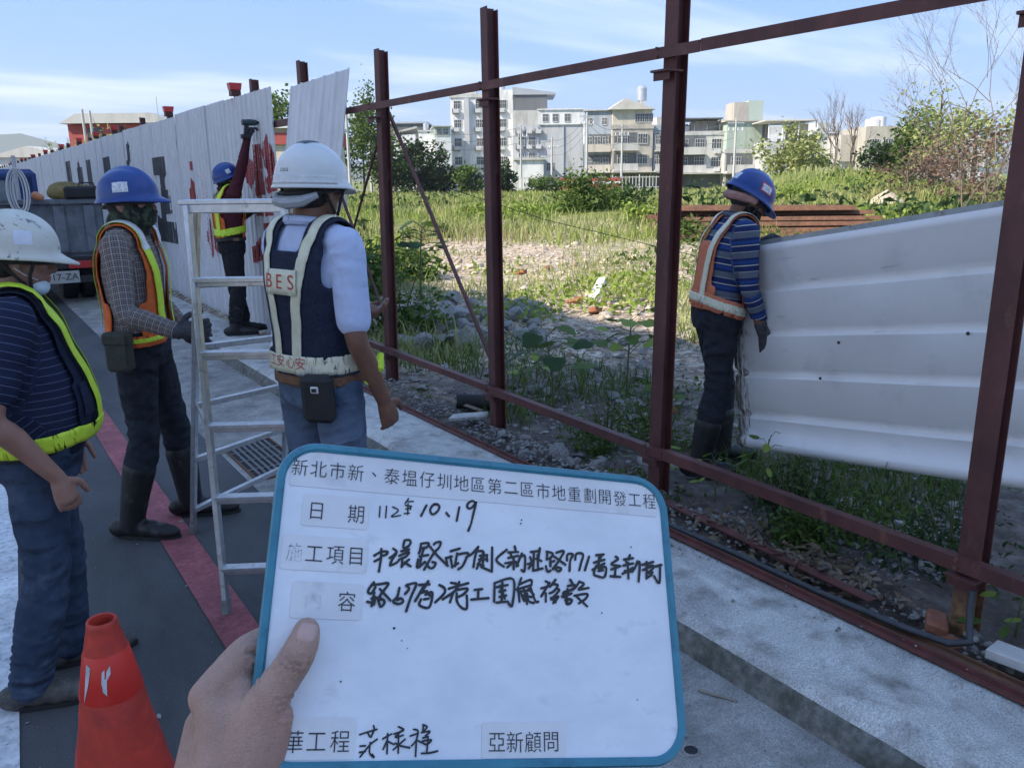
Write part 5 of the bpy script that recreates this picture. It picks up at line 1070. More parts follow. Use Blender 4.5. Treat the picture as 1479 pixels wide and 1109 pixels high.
# cordless drill in the raised hand
pw = Matrix.Translation((2.36, 8.66, .122)) @ Matrix.Rotation(facing(.96, -.1), 4, 'Z'); hw = pw @ p['g']['wrR']
dr = empty('cordless_drill', hw+Vector((.03, -.03, .10)), 0, 'small dark cordless drill in the raised hand at the hoarding', 'drill')
MT['drill_teal'] = mat('drill_shell', (.03, .06, .065), (.05, .08, .085), .5, 20)
b = MB(); b.tube([(-.08, 0, .045), (.0, 0, .045), (.06, 0, .045)], [.028, .032, .028], 12); b.build('motor_housing', MT['drill_teal'], dr, True)
b = MB(); b.bar((-.035, 0, .03), (-.05, 0, -.07), .034, .042); b.build('grip', MT['dark'], dr, bevel=.006); b = MB(); b.box((-.052, 0, -.09), (.095, .062, .045)); b.build('battery', MT['dark'], dr, bevel=.008)
b = MB(); b.tube([(.06, 0, .045), (.10, 0, .045)], [.020, .012], 10); b.build('chuck', MT['black'], dr, True); b = MB(); b.tube([(.10, 0, .045), (.17, 0, .045)], .004, 6); b.build('bit', MT['alu'], dr)
# ---- site manager seen from behind, vest with cream tape
p = person('man in clean white helmet and navy vest with cream tape, seen from behind', (1.06, 2.86, 0), fdir(.60, .80),
           dict(hyaw=R(8), hpitch=R(-2), shR=(.172, 0, 1.40), shL=(-.172, 0, 1.40), elR=(.235, -.03, 1.10), wrR=(.225, .09, .86), handR=((-.1, .4, -.9), (-.9, .2, 0), .5), elL=(-.22, .08, 1.14), wrL=(-.10, .26, 1.12), handL=((.6, .7, 0), (0, 0, 1), .6), build=.92, anR=(.13, -.03, .085)),
           dict(shirt=MT['pale_shirt'], trousers=MT['jeans_light'], shoe=MT['shoe'], sleeve=.80, hem=.95, skin=MT['skin_dark'], collar=MT['pale_shirt'], baggy=.02, leg_low=.02), 1.035)
P4 = p
v = shell(p['form'], lambda q: q.z > .99 and (lambda s: abs(s[0]) < .20 and not (s[1] > .0 and abs(s[0]) < .03) and not (q.z > 1.385 and abs(s[0]) < .07) and not (q.z > 1.27 and abs(s[0]) > .152))(tq(p, q)), .012, 'vest', MT['navy_mesh'], p['root'])
bb_ = p['bv']
for sx in (1, -1):
    ribbon(bb_, [body_pt(p, .066*sx, -.25, 1.03), body_pt(p, .078*sx, -.25, 1.17), body_pt(p, .105*sx, -.24, 1.33), body_pt(p, .115*sx, -.1, 1.47), body_pt(p, .112*sx, .02, 1.49), body_pt(p, .105*sx, .14, 1.38), body_pt(p, .10*sx, .24, 1.2), body_pt(p, .10*sx, .25, 1.03)], .040, .0145, 'cream_tape', MT['cream_tape'], v)
ribbon(bb_, [body_pt(p, -.10, -.25, 1.30), body_pt(p, 0, -.26, 1.302), body_pt(p, .10, -.25, 1.30)], .085, .0195, 'cream_tape', MT['cream_tape'], v); wb = ribbon(bb_, ring_path(p, 1.02, .35, 12, 348, 36), .062, .0195, 'cream_tape', MT['cream_tape'], v)
def printed(p, s, cx, z, size, par, m, off=.026, back=True):
    for i, ch in enumerate(s):
        q = body_pt(p, cx+(i-(len(s)-1)/2)*size*(1.02 if ch < 'z' else 1.55), -.3, z); h, hn, _, _ = p['bv'].find_nearest(q); me = text_mesh(ch, size); me.materials.clear(); me.materials.append(m); o = link('lettering', me, par)
        n = hn.normalized(); u = p['side']; u = (u-n*u.dot(n)).normalized(); o.matrix_local = Matrix((u, n.cross(u), n)).transposed().to_4x4(); o.matrix_local.translation = h+n*off
        M_ = Matrix((u, n.cross(u), n)).transposed().to_4x4(); M_.translation = h+n*off; o.matrix_local = M_
printed(p, 'BES', 0.0, 1.300, .070, v, MT['red_print']); printed(p, '工安心安', 0.0, 1.022, .046, v, MT['red_print'])
ribbon(bb_, ring_path(p, .955, .35, 0, 360, 30), .036, .006, 'belt', MT['brown_leather'], p['root'])
b = MB(); b.box((0, 0, 0), (.115, .05, .17)); pc = b.build('hip_bag', MT['black'], p['root'], bevel=.018); pc.location = body_pt(p, .14, -.13, .90); pc.rotation_euler = (R(4), 0, R(28)); b = MB(); b.box((0, -.028, .04), (.028, .006, .024)); b.build('buckle', MT['silver_tape'], pc, bevel=.003); b = MB(); b.box((0, -.032, .04), (.016, .004, .012)); b.build('buckle', MT['black'], pc)
b = MB(); b.tube([(.0, 0, 0), (.03, .02, .06), (.02, .05, .10)], [.016, .024, .010], 8); sc = b.build('tape_end', MT['lime'], p['root'], True); sc.location = body_pt(p, .215, .03, .93)
ho, HT, hb = helmet(p['root'], p['hc'], p['HR'], MT['helmet_white'], 'vent', True)
b = MB(); q_ = [HT(x) for x in ((-.030, -.080, .128), (.030, -.080, .128), (.052, -.030, .136), (.040, .02, .150), (-.040, .02, .150), (-.052, -.030, .136))]
patch(hb, HT((0, -.02, .15)), p['HR'] @ Vector((1, 0, 0)), p['HR'] @ Vector((0, 1, 0)), .072, .085, .002, 'vent', mat('vent_grey', (.06, .075, .085), (.09, .11, .12), .5, 20), ho)
ribbon(hb, [HT((.113*math.cos(a), .139*math.sin(a), .004)) for a in np.linspace(R(-178), R(-2), 14)], .030, .002, 'reflective_band', MT['silver_tape'], ho, 4)
for i, ch in enumerate('3255'):
    q = HT(((i-1.5)*.012+.005, -.16, .040)); h, hn, _, _ = hb.find_nearest(q); me = text_mesh(ch, .016); me.materials.clear(); me.materials.append(MT['dark']); o = link('lettering', me, ho); n = hn.normalized(); u = (p['HR'] @ Vector((1, 0, 0))); u = (u-n*u.dot(n)).normalized(); M_ = Matrix((u, n.cross(u), n)).transposed().to_4x4(); M_.translation = h+n*.0012; o.matrix_local = M_
b = MB(); b.tube([HT((.09, -.075, -.045)), HT((.055, -.112, -.066)), HT((0, -.126, -.072)), HT((-.055, -.112, -.066)), HT((-.09, -.075, -.045))], [.010, .019, .022, .019, .010], 8); b.build('nape_pad', MT['grey_pad'], ho, True)
# ---- worker carrying the sheet
p = person('worker in striped polo and blue helmet bending over the white sheet', (3.30, 2.96, .10), fdir(.99, .12),
           dict(hyaw=R(0), hpitch=R(-32), chest=(0, .045, 1.27), waist=(0, .01, 1.07), neck=(0, .09, 1.435), head=(0, .15, 1.55), shR=(.18, .08, 1.38), shL=(-.18, .08, 1.38), elR=(.21, .10, 1.09), wrR=(.19, .20, .84), handR=((-.1, .35, -1), (-1, 0, .1), .8), elL=(-.21, .18, 1.16), wrL=(-.13, .28, 1.29), handL=((.3, .6, .3), (.5, .3, -.5), 1.0),
                anR=(.11, -.10, .085), knR=(.11, -.02, .485), anL=(-.12, .12, .085), knL=(-.11, .10, .485), build=.96),
           dict(shirt=MT['rugby'], trousers=MT['charcoal'], boots=True, gloves=True, sleeve=1.0, hem=.90, skin=MT['skin_dark'], boot_h=.55, baggy=.012, leg_low=.42), .94)
P5 = p
v = shell(p['form'], lambda q: q.z > .97 and (lambda s: abs(s[0]) < .150 and not (s[1] > 0 and abs(s[0]) < .05) and not (q.z > 1.33 and abs(s[0]) < .07) and not (q.z > 1.10 and abs(s[0]) > .125))(tq(p, q)), .010, 'vest', MT['pale_orange'], p['root'])
for sx in (1, -1): ribbon(p['bv'], [body_pt(p, .11*sx, -.22, 1.0), body_pt(p, .115*sx, -.22, 1.2), body_pt(p, .115*sx, -.16, 1.36), body_pt(p, .112*sx, -.02, 1.46), body_pt(p, .105*sx, .14, 1.34), body_pt(p, .10*sx, .22, 1.2), body_pt(p, .095*sx, .24, 1.0)], .042, .016, 'cream_tape', MT['cream_tape'], v)
ribbon(p['bv'], ring_path(p, .99, .35, 15, 345, 30), .085, .015, 'orange_band', MT['pale_orange'], v); ribbon(p['bv'], ring_path(p, .99, .35, 18, 342, 30), .045, .018, 'cream_tape', MT['cream_tape'], v)
ho, HT, hb = helmet(p['root'], p['hc'], p['HR'], MT['helmet_blue'], 'cap', True, [(12, .055, .085, .06, MT['sticker_red']), (-80, .045, .05, .05, MT['plain_sticker']), (170, .055, .085, .06, MT['sticker_red'])])
hx = p['hx']; b = MB(); b.tube([hx(.088*math.cos(a), -.006+.108*math.sin(a), -.005-.03*max(0, -math.sin(a))) for a in np.linspace(R(-190), R(10), 18)], [.024]*18, 8); b.build('head_towel', mat('pink_towel', (.36, .19, .16), (.47, .28, .24), .95, 30, bump=.4, bscale=50, bdist=.01), p['root'], True)
mb = MB(); mb.ell(hx(0, .035, -.065), (.073, .086, .062), p['HR'], 20, 14); mm = remeshed(mb, .008, 'dark_mask', MT['black_cloth'], 2); keep_faces(mm, lambda q: (lambda s: s.z < -.032 and s.y > -.01)(p['HRt'] @ (q-p['hc']))); link('dark_mask', mm, p['root'])
for qq in (P1, P2_, P3, P4, P5): bpy.data.meshes.remove(qq['form'])
# ------------------------------------------------------------------ vegetation and rubble
def leafmat(n, a, c, d=None, tr=.35): return mat(n, a, c, .6, 1.7, 3, (.3, .7), c3=d, scale3=6, pos3=(.5, .7), spec=.3, trans=tr, island=.6) if d else mat(n, a, c, .6, 1.7, 3, (.2, .8), spec=.3, trans=tr, island=.6)
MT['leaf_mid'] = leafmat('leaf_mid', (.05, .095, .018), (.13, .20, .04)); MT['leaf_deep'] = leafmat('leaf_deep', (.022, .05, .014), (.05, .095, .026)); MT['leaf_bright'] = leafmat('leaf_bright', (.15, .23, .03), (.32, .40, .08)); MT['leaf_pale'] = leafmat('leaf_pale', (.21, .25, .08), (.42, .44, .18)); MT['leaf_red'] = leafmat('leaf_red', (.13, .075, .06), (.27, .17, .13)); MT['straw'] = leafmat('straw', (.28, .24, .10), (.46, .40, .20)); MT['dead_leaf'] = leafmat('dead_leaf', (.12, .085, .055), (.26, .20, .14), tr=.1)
MT['bark'] = mat('bark', (.10, .08, .06), (.20, .17, .14), .9, 20, stretch=(1, 1, .2), bump=.5, bscale=40, bdist=.02); MT['stem'] = mat('green_stem', (.07, .09, .03), (.12, .13, .05), .7, 20); MT['twig'] = mat('bare_twig', (.13, .10, .085), (.20, .16, .13), .9, 20)
MT['stone'] = mat('broken_concrete', (.20, .195, .185), (.38, .37, .35), .92, 8, 5, (.3, .7), bump=.6, bscale=50, bdist=.015, c3=(.14, .13, .12), scale3=5, pos3=(.5, .7)); MT['stone_warm'] = mat('warm_rubble', (.27, .20, .135), (.60, .51, .40), .92, 8, 5, (.1, .9), bump=.5, bscale=50, bdist=.015, island=.7); MT['chips'] = mat('grey_chips', (.12, .11, .10), (.36, .35, .33), .92, 8, 5, (.05, .95), bump=.5, bscale=60, bdist=.01, island=.75); MT['brick'] = mat('brick', (.24, .085, .045), (.36, .14, .075), .9, 14, 5, bump=.4, bscale=60, bdist=.008); MT['wood'] = mat('weathered_wood', (.20, .17, .13), (.32, .28, .22), .85, 14, 5, stretch=(1, 8, 1), bump=.3, bscale=40, bdist=.006)
def blades(xy, h, wd, lean, seed=0):
    """grass blades at xy (n,2): base pair, bent middle pair, tip"""
    r = np.random.default_rng(seed); n = len(xy); z = np.array([gz(float(a), float(c)) for a, c in xy])-.02
    an = r.uniform(0, 2*np.pi, n); dx, dy = np.cos(an), np.sin(an); la = r.uniform(0, 2*np.pi, n); lx, ly = np.cos(la)*lean*h, np.sin(la)*lean*h; le = r.uniform(.3, 1, n)
    b = np.stack([xy[:, 0], xy[:, 1], z], 1); sd = np.stack([dx*wd/2, dy*wd/2, np.zeros(n)], 1); m = b+np.stack([lx*le*.35, ly*le*.35, h*.6], 1); t = b+np.stack([lx*le, ly*le, h*(1-.25*le*lean)], 1)
    V = np.stack([b-sd, b+sd, m-sd*.75, m+sd*.75, t], 1).reshape(-1, 3); o = np.arange(n)*5
    F = np.concatenate([np.stack([o, o+1, o+3], 1), np.stack([o, o+3, o+2], 1), np.stack([o+2, o+3, o+4], 1)]); return V, F
def leaves(C, size, r, flat=.5, asp=.55):
    """leaf quads (rhombs, slightly folded) centred at C (n,3)"""
    n = len(C); th = r.uniform(0, 2*np.pi, n); ph = r.normal(0, flat, n); d = np.stack([np.cos(th)*np.cos(ph), np.sin(th)*np.cos(ph), np.sin(ph)], 1); u = r.normal(0, 1, (n, 3)); s = np.cross(d, u+np.array([0, 0, 1.5])); s /= np.linalg.norm(s, axis=1)[:, None]+1e-9
    L_ = (size*r.uniform(.6, 1.25, n))[:, None]; up = np.cross(s, d); V = np.stack([C-d*L_*.5, C+s*L_*asp*.5+up*L_*.08, C+d*L_*.5-up*L_*.08, C-s*L_*asp*.5+up*L_*.08], 1).reshape(-1, 3); o = np.arange(n)*4
    return V, np.concatenate([np.stack([o, o+1, o+2], 1), np.stack([o, o+2, o+3], 1)])
def fscatter(n, d0, d1, a0, a1, r, keep=None):
    d = np.exp(r.uniform(np.log(d0), np.log(d1), n)); s = d*r.uniform(a0, a1, n); x = d*math.sin(YAW)+s*math.cos(YAW); y = d*math.cos(YAW)-s*math.sin(YAW); q = np.stack([x, y], 1)
    m = q[:, 0] > 2.75
    if keep is not None: m &= np.array([keep(a, c, e, f) for a, c, e, f in zip(x, y, d, s)])
    return q[m]
def stuff(name, V, F, m, label, cat): return tag(link(name, np_mesh(name, V, F, m), None), label, cat, kind='stuff')
r = np.random.default_rng(3)
def patchy(sc, thr, ph=0): return lambda x, y, d, s: mnoise.noise((x*sc, y*sc, ph)) > thr
for nm, mt_, n, hh, wd, le, kp, lab in (('tall_grass', 'leaf_bright', 34000, .42, .030, .7, patchy(.12, -.10, 1), 'fresh yellow green grass covering the far field'), ('tall_grass', 'leaf_pale', 30000, .50, .028, .6, patchy(.1, -.05, 2), 'pale seeding grass in the far field'), ('tall_grass', 'straw', 15000, .52, .024, .5, patchy(.15, .05, 3), 'dry straw coloured grass in the far field'), ('ground_cover', 'leaf_mid', 22000, .26, .05, 1.0, patchy(.2, .0, 4), 'low mid green weeds between the field grass')):
    q = fscatter(n, 21, 112, -.32, .80, r, lambda x, y, d, s: kp(x, y, d, s) and d+7*mnoise.noise((x*.12, y*.12, 7))-(9 if s > .33*d else 0)+(12 if s < -.12*d else 0)*-1 > 23-(12 if s < -.14*d else 0)-(6 if s > .30*d else 0)); dd = (q[:, 0]*math.sin(YAW)+q[:, 1]*math.cos(YAW))
    V, F = blades(q, hh*r.uniform(.5, 1.3, len(q)), wd*(dd/22)**.8*r.uniform(.7, 1.4, len(q)), le, 5); stuff(nm, V, F, MT[mt_], lab, 'grass')
# sparse grass among the sunlit rubble and in the shade by the fence
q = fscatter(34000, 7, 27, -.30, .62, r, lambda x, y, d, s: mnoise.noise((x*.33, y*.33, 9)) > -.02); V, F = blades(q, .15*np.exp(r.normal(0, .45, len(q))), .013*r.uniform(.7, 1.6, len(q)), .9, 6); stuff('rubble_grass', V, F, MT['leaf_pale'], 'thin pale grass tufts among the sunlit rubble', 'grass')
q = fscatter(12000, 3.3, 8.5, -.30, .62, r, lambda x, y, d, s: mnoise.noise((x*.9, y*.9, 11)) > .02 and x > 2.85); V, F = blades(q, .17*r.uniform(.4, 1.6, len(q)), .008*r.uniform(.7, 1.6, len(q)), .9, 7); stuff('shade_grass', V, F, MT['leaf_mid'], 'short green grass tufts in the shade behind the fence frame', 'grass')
def cover(n, d0, d1, m, ls, hh, sc, thr, ph, lab, seed):
    r = np.random.default_rng(seed); q = fscatter(n, d0, d1, -.32, .70, r, lambda x, y, d, s: mnoise.noise((x*sc, y*sc, ph))+.5*mnoise.noise((x*sc*3, y*sc*3, ph)) > thr); k = np.array([max(.1, mnoise.noise((a*sc, c*sc, ph))*2) for a, c in q])
    C = np.stack([q[:, 0], q[:, 1], np.array([gz(float(a), float(c)) for a, c in q])+hh*k*r.uniform(0.05, 1, len(q))], 1); dd = q[:, 0]*math.sin(YAW)+q[:, 1]*math.cos(YAW); n_ = len(q); th = r.uniform(.6, 1.3, n_)
    V, F = leaves(C, ls*(1 if d1 < 12 else .8+.02*dd.mean()), r, .7, .5); stuff('ground_cover', V, F, MT[m], lab, 'weeds')
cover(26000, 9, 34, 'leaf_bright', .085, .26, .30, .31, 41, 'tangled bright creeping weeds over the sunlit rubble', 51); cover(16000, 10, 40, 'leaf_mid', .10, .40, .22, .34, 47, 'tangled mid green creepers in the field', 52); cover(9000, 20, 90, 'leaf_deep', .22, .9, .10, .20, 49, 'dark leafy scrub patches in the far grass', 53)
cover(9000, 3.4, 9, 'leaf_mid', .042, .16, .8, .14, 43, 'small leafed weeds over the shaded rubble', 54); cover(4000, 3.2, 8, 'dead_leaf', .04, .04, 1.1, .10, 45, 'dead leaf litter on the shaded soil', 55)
# gravel: thousands of small broken stones
ICO = np.array([(0, 0, 1), (.894, 0, .447), (.276, .851, .447), (-.724, .526, .447), (-.724, -.526, .447), (.276, -.851, .447), (.724, .526, -.447), (-.276, .851, -.447), (-.894, 0, -.447), (-.276, -.851, -.447), (.724, -.526, -.447), (0, 0, -1)])
ICF = np.array([(0,1,2),(0,2,3),(0,3,4),(0,4,5),(0,5,1),(1,6,2),(2,7,3),(3,8,4),(4,9,5),(5,10,1),(2,6,7),(3,7,8),(4,8,9),(5,9,10),(1,10,6),(11,7,6),(11,8,7),(11,9,8),(11,10,9),(11,6,10)])
def gravel(q, size, r):
    n = len(q); z = np.array([gz(float(a), float(c)) for a, c in q]); sc = size[:, None]*np.stack([r.uniform(.6, 1.4, n), r.uniform(.6, 1.3, n), r.uniform(.3, .7, n)], 1)
    J = ICO[None]*(1+r.uniform(-.28, .28, (n, 12, 1))); a = r.uniform(0, 6.28, n); ca, sa = np.cos(a)[:, None], np.sin(a)[:, None]; X = J[:, :, 0]*sc[:, None, 0]; Y = J[:, :, 1]*sc[:, None, 1]; Z = J[:, :, 2]*sc[:, None, 2]+X*r.uniform(-.4, .4, n)[:, None]
    V = np.stack([X*ca-Y*sa+q[:, None, 0], X*sa+Y*ca+q[:, None, 1], Z+z[:, None]+sc[:, None, 2]*.35], 2).reshape(-1, 3); F = (ICF[None]+(np.arange(n)*12)[:, None, None]).reshape(-1, 3); return V, F
q = fscatter(15000, 7, 34, -.30, .62, r, lambda x, y, d, s: mnoise.noise((x*.25, y*.25, 21)) > -.25 and d < 30+6*mnoise.noise((x*.2, y*.2, 1))); dd = q[:, 0]*math.sin(YAW)+q[:, 1]*math.cos(YAW)
V, F = gravel(q, .017*(dd/12)**.5*np.exp(r.normal(0, .62, len(q))), r); o = stuff('gravel', V, F, MT['stone_warm'], 'pale broken gravel strewn over the sunlit lot', 'gravel')
q = fscatter(11000, 3.0, 9, -.30, .62, r, lambda x, y, d, s: x < 7 and mnoise.noise((x*.9, y*.9, 31)) > -.12); V, F = gravel(q, .0085*np.exp(r.normal(0, .6, len(q))), r); stuff('gravel', V, F, MT['chips'], 'grey rubble chips on the shaded soil behind the frame', 'gravel')
q = np.stack([r.uniform(2.50, 2.78, 2600), r.uniform(.3, 7, 2600)], 1); V, F = gravel(q, .008*r.uniform(.5, 2.0, len(q)), r); V[:, 2] += .02; stuff('gravel', V, F, MT['chips'], 'fine grey chippings along the inner edge of the kerb', 'gravel')
n = 900; q = np.concatenate([np.stack([r.uniform(1.25, 1.97, 420), r.uniform(.6, 9, 420)], 1), np.stack([r.uniform(-.3, 1.2, 300), r.uniform(1.5, 10, 300)], 1), np.stack([2.48-np.abs(r.normal(0, .09, 260)), r.uniform(.5, 7, 260)], 1)]); V, F = gravel(q, .0032*np.exp(r.normal(0, .5, len(q))), r); V[:, 2] += np.repeat(np.where(q[:, 0] > 2.0, .187, .063), 12); stuff('grit', V, F, MT['chips'], 'loose grit scattered over road gutter and kerb', 'grit')
# larger pieces of rubble, each its own
def stone_mesh(seed, m, cut=.82):
    rr_ = random.Random(seed); bm = bmesh.new(); bmesh.ops.create_icosphere(bm, subdivisions=2, radius=1)
    pl = [(Vector((rr_.gauss(0, 1), rr_.gauss(0, 1), rr_.gauss(0, 1))).normalized(), rr_.uniform(.38, .78)) for _ in range(15)]
    for v in bm.verts:
        for n_, d_ in pl:
            k = v.co.dot(n_)-d_
            if k > 0: v.co -= n_*k
        v.co *= 1+.06*mnoise.noise(v.co*3+Vector((seed, 0, 0)))
    me = bpy.data.meshes.new('stone'); bm.to_mesh(me); bm.free(); me.materials.append(m); return me
SM = [stone_mesh(k, MT['stone']) for k in range(7)]; SMW = [stone_mesh(k+20, MT['stone_warm']) for k in range(4)]
def stone(x, y, s, me, lab, grp, flat=.7, up=.0):
    o = link('rubble_stone', me, None); o.location = (x, y, gz(x, y)+s*flat*.30+up); o.scale = (s*random.uniform(.8, 1.3), s*random.uniform(.7, 1.1), s*flat*random.uniform(.8, 1.2)); o.rotation_euler = (random.uniform(-.3, .3), random.uniform(-.3, .3), random.uniform(0, 6.28)); return tag(o, lab, 'stone', grp)
LA = ('broken concrete lump in the grey heap behind the left posts', 'rubble heap behind the left posts'); LB = ('loose grey stone on the soil between fence frame and kerb', 'stones along the foot of the frame'); LC = ('pale rubble lump lying out on the sunlit lot', 'stones on the sunlit lot'); LD = ('grey stone on the shaded soil beyond the fence frame', 'stones in the shade beyond the frame')
for k in range(95):
    px, py = random.uniform(560, 790), random.uniform(440, 505); c = Gd(px, py, .1); stone(c.x, c.y, random.uniform(.05, .17)*(1 if k % 5 else 1.5), random.choice(SM), *LA, up=.10*max(0, 1-abs(px-650)/90)*random.random())
for k in range(55):
    px = random.uniform(575, 960); py = 548+(px-560)*.375+random.uniform(-6, 55)+20; c = Gd(px, py, .1)
    if c.x > 2.62: stone(c.x, c.y, random.uniform(.025, .075), random.choice(SM), *LB)
for px, py, s in ((812, 660, .12), (866, 672, .10), (838, 655, .09), (730, 660, .06), (650, 575, .05), (610, 560, .07), (600, 548, .08), (760, 640, .06), (885, 640, .07), (1215, 632, .10), (690, 622, .05), (1405, 915, .06), (1175, 690, .05)):
    c = Gd(px, py, .1); stone(max(2.63, c.x), c.y, s*.8, random.choice(SM), *LB)
for k in range(60):
    c = Gd(random.uniform(560, 960), random.uniform(345, 470), .1); stone(c.x, c.y, random.uniform(.05, .16), random.choice(SMW), *LC)
for k in range(60):
    c = Gd(random.uniform(700, 990), random.uniform(490, 610), .1)
    if c.x > 2.95: stone(c.x, c.y, random.uniform(.03, .09), random.choice(SM), *LD)
def brick(px, py, z, rot, s, lab, grp=None, sink=.0):
    c = Gd(px, py, z); b = MB(); b.box((0, 0, 0), (.20*s, .095*s, .055*s)); o = b.build('brick', MT['brick'], None, bevel=.008); o.location = (c.x, c.y, gz(c.x, c.y)+.03-sink); o.rotation_euler = rot; return tag(o, lab, 'brick', grp)
for px, py, t_ in ((752, 395, 'left of the middle post'), (790, 388, 'right of the middle post'), (762, 440, 'at the edge of the shade'), (830, 437, 'beside the white block'), (860, 452, 'just below the white block')): brick(px, py, .1, (random.uniform(-.4, .4), .3, random.uniform(0, 3)), 1.1, 'orange brick fragment on the lot '+t_, 'brick fragments on the lot')
brick(965, 590, .1, (.5, .2, 1), .9, 'red brick half hidden in weeds left of the striped worker')
brick(1352, 903, .1, (.15, .1, .5), .75, 'broken orange brick at the foot of the rusty post'); brick(1366, 922, .1, (-.1, .25, 1.1), .6, 'small orange brick piece beside the hose bend')
c = Gd(857, 440, .1); b = MB(); b.prism([(-.06, 0), (.06, 0), (.05, .62), (-.055, .60)], (0, 0, 0), (1, 0, 0), (0, 1, 0), (0, 0, 1), .10); o = b.build('concrete_block', mat('white_block', (.62, .60, .55), (.74, .72, .67), .8, 10), None, bevel=.01); o.location = (c.x, c.y, gz(c.x, c.y)+.02); o.rotation_euler = (R(18), 0, -YAW+R(-18)); tag(o, 'long white concrete block lying on the sunlit lot', 'block')
c = Gd(668, 590, .1); b = MB(); b.box((0, 0, 0), (.05, .34, .02)); o = b.build('plank', MT['wood'], None, bevel=.002); o.location = (c.x, c.y, gz(c.x, c.y)+.06); o.rotation_euler = (R(14), R(20), R(38)); tag(o, 'short weathered plank among rubble left of the middle post', 'plank')
c = Gd(676, 607, .1); b = MB(); b.prism([(-.13, -.02), (.12, -.05), (.14, .03), (-.10, .05)], (0, 0, 0), (1, 0, 0), (0, 1, 0), (0, 0, 1), .025); o = b.build('stone_slab', MT['kerb'], None, bevel=.004); o.location = (c.x, c.y, gz(c.x, c.y)+.03); o.rotation_euler = (R(8), R(-6), R(-35)); tag(o, 'thin pale slab lying at the foot of the middle post', 'slab')
c = Gd(692, 588, .1); b = MB(); b.lathe([(.0, -.16), (.052, -.16), (.055, -.1), (.055, .1), (.045, .12), (.02, .16), (.02, .19), (0, .19)], n=18, ax=Matrix.Rotation(R(90), 3, 'Y')); o = b.build('bottle', MT['black'], None, True); o.location = (c.x, c.y, gz(c.x, c.y)+.06); o.rotation_euler = (0, R(5), R(-28)); tag(o, 'dark bottle lying in the rubble beside the middle post', 'bottle')
# ---- rusty bars, hose and scraps along the kerb
def barthing(name, a, c, wx, wz, m, lab, cat, ang=True):
    A_, B2 = Vector(a), Vector(c); e = B2-A_; b = MB(); b.bar((0, 0, 0), e, wx, .006)
    if ang: b.bar((wx/2*.9, 0, wz/2), e+Vector((wx/2*.9, 0, wz/2)), .006, wz)
    o = b.build(name, m, None); o.location = A_; return tag(o, lab, cat)
barthing('angle_bar', (2.47, .55, .130), (2.455, 3.05, .132), .034, .018, MT['steel_red'], 'red painted angle bar lying along the near kerb edge', 'steel bar'); barthing('angle_bar', (2.445, 3.12, .130), (2.42, 6.2, .130), .034, .018, MT['steel_red'], 'red angle bar along the kerb edge behind the whiteboard', 'steel bar')
barthing('angle_bar', (2.555, .30, .118), (2.54, 2.35, .116), .03, .016, MT['rust'], 'rusty flat bar lying behind the near angle bar', 'steel bar'); barthing('flat_bar', (2.66, 1.55, .125), (2.72, 2.72, .125), .05, .006, MT['steel_red'], 'short dark red flat bar among the dry leaves', 'steel bar', False)
b = MB(); b.tube([(2.50, 2.62, .14), (2.515, 2.1, .145), (2.52, 1.7, .143), (2.545, 1.36, .143), (2.575, 1.22, .142), (2.625, 1.175, .15), (2.66, 1.20, .18), (2.68, 1.215, .24), (2.69, 1.22, .30)], .0125, 10); tag(b.build('hose', mat('hose', (.03, .032, .036), (.05, .052, .056), .5, 20), None, True), 'black hose lying along the kerb and bending up the rusty post', 'hose')
b = MB(); b.box((0, 0, 0), (.11, .30, .035)); o = b.build('timber_offcut', mat('pale_offcut', (.45, .43, .40), (.58, .56, .53), .85, 12), None, bevel=.004); o.location = (2.69, .98, .135); o.rotation_euler = (0, R(6), R(8)); tag(o, 'pale flat offcut on the ground right of the rusty post', 'offcut')
b = MB(); b.prism([(-.065, -.004), (.06, -.009), (.068, .0), (.055, .007), (-.06, .004)], (0, 0, 0), (1, 0, 0), (0, 1, 0), (0, 0, 1), .004); o = b.build('bamboo_sliver', MT['wood'], None); cc = Gd(1037, 1007, 0); o.location = (cc.x, cc.y, .006); o.rotation_euler = (0, 0, R(118)); tag(o, 'yellowish sliver of bamboo on the gutter below the kerb', 'sliver')
cc = Gd(998, 1085, 0); e = empty('drain_hole', (cc.x, cc.y, .003), 0, 'round weep hole in the gutter beside the whiteboard corner', 'drain hole'); b = MB(); b.lathe([(.0, .0018), (.021, .0018)], n=20); b.build('opening', MT['black'], e); b = MB(); b.lathe([(.021, .0015), (.022, .005), (.027, .004), (.029, .0005)], n=20); b.build('ring', MT['concrete'], e, True)  # flat black disc paints the shade inside the hole
# drain grate in the gutter
MT['grate'] = mat('grate_steel', (.10, .10, .105), (.17, .17, .175), .6, 20, 4, c3=(.10, .06, .04), scale3=12)
e = empty('drain_grate', (1.40, 4.86, .004), 0, 'steel drain grate in the gutter behind the ladder', 'grate'); b = MB(); b.bb(-.15, .15, -.36, .36, .001, .003); b.build('pit', MT['black'], e)  # flat black plate paints the shade below the grate bars
b = MB(); [b.bb(*q) for q in ((-.16, -.15, -.37, .37, .0, .012), (.15, .16, -.37, .37, .0, .012), (-.15, .15, -.37, -.36, .0, .012), (-.15, .15, .36, .37, .0, .012))]; b.build('frame', MT['rust'], e); bm_ = MB().bb(-.008, .008, -.36, .36, .0035, .011).mesh('grate_bar', MT['grate'])
for k in range(7): o = link('grate_bar', bm_, e); o.location = (-.114+k*.038, 0, 0)
bm_ = MB().bb(-.15, .15, -.006, .006, .0035, .0095).mesh('cross_bar', MT['grate'])
for k in range(3): o = link('cross_bar', bm_, e); o.location = (0, -.18+k*.18, 0)
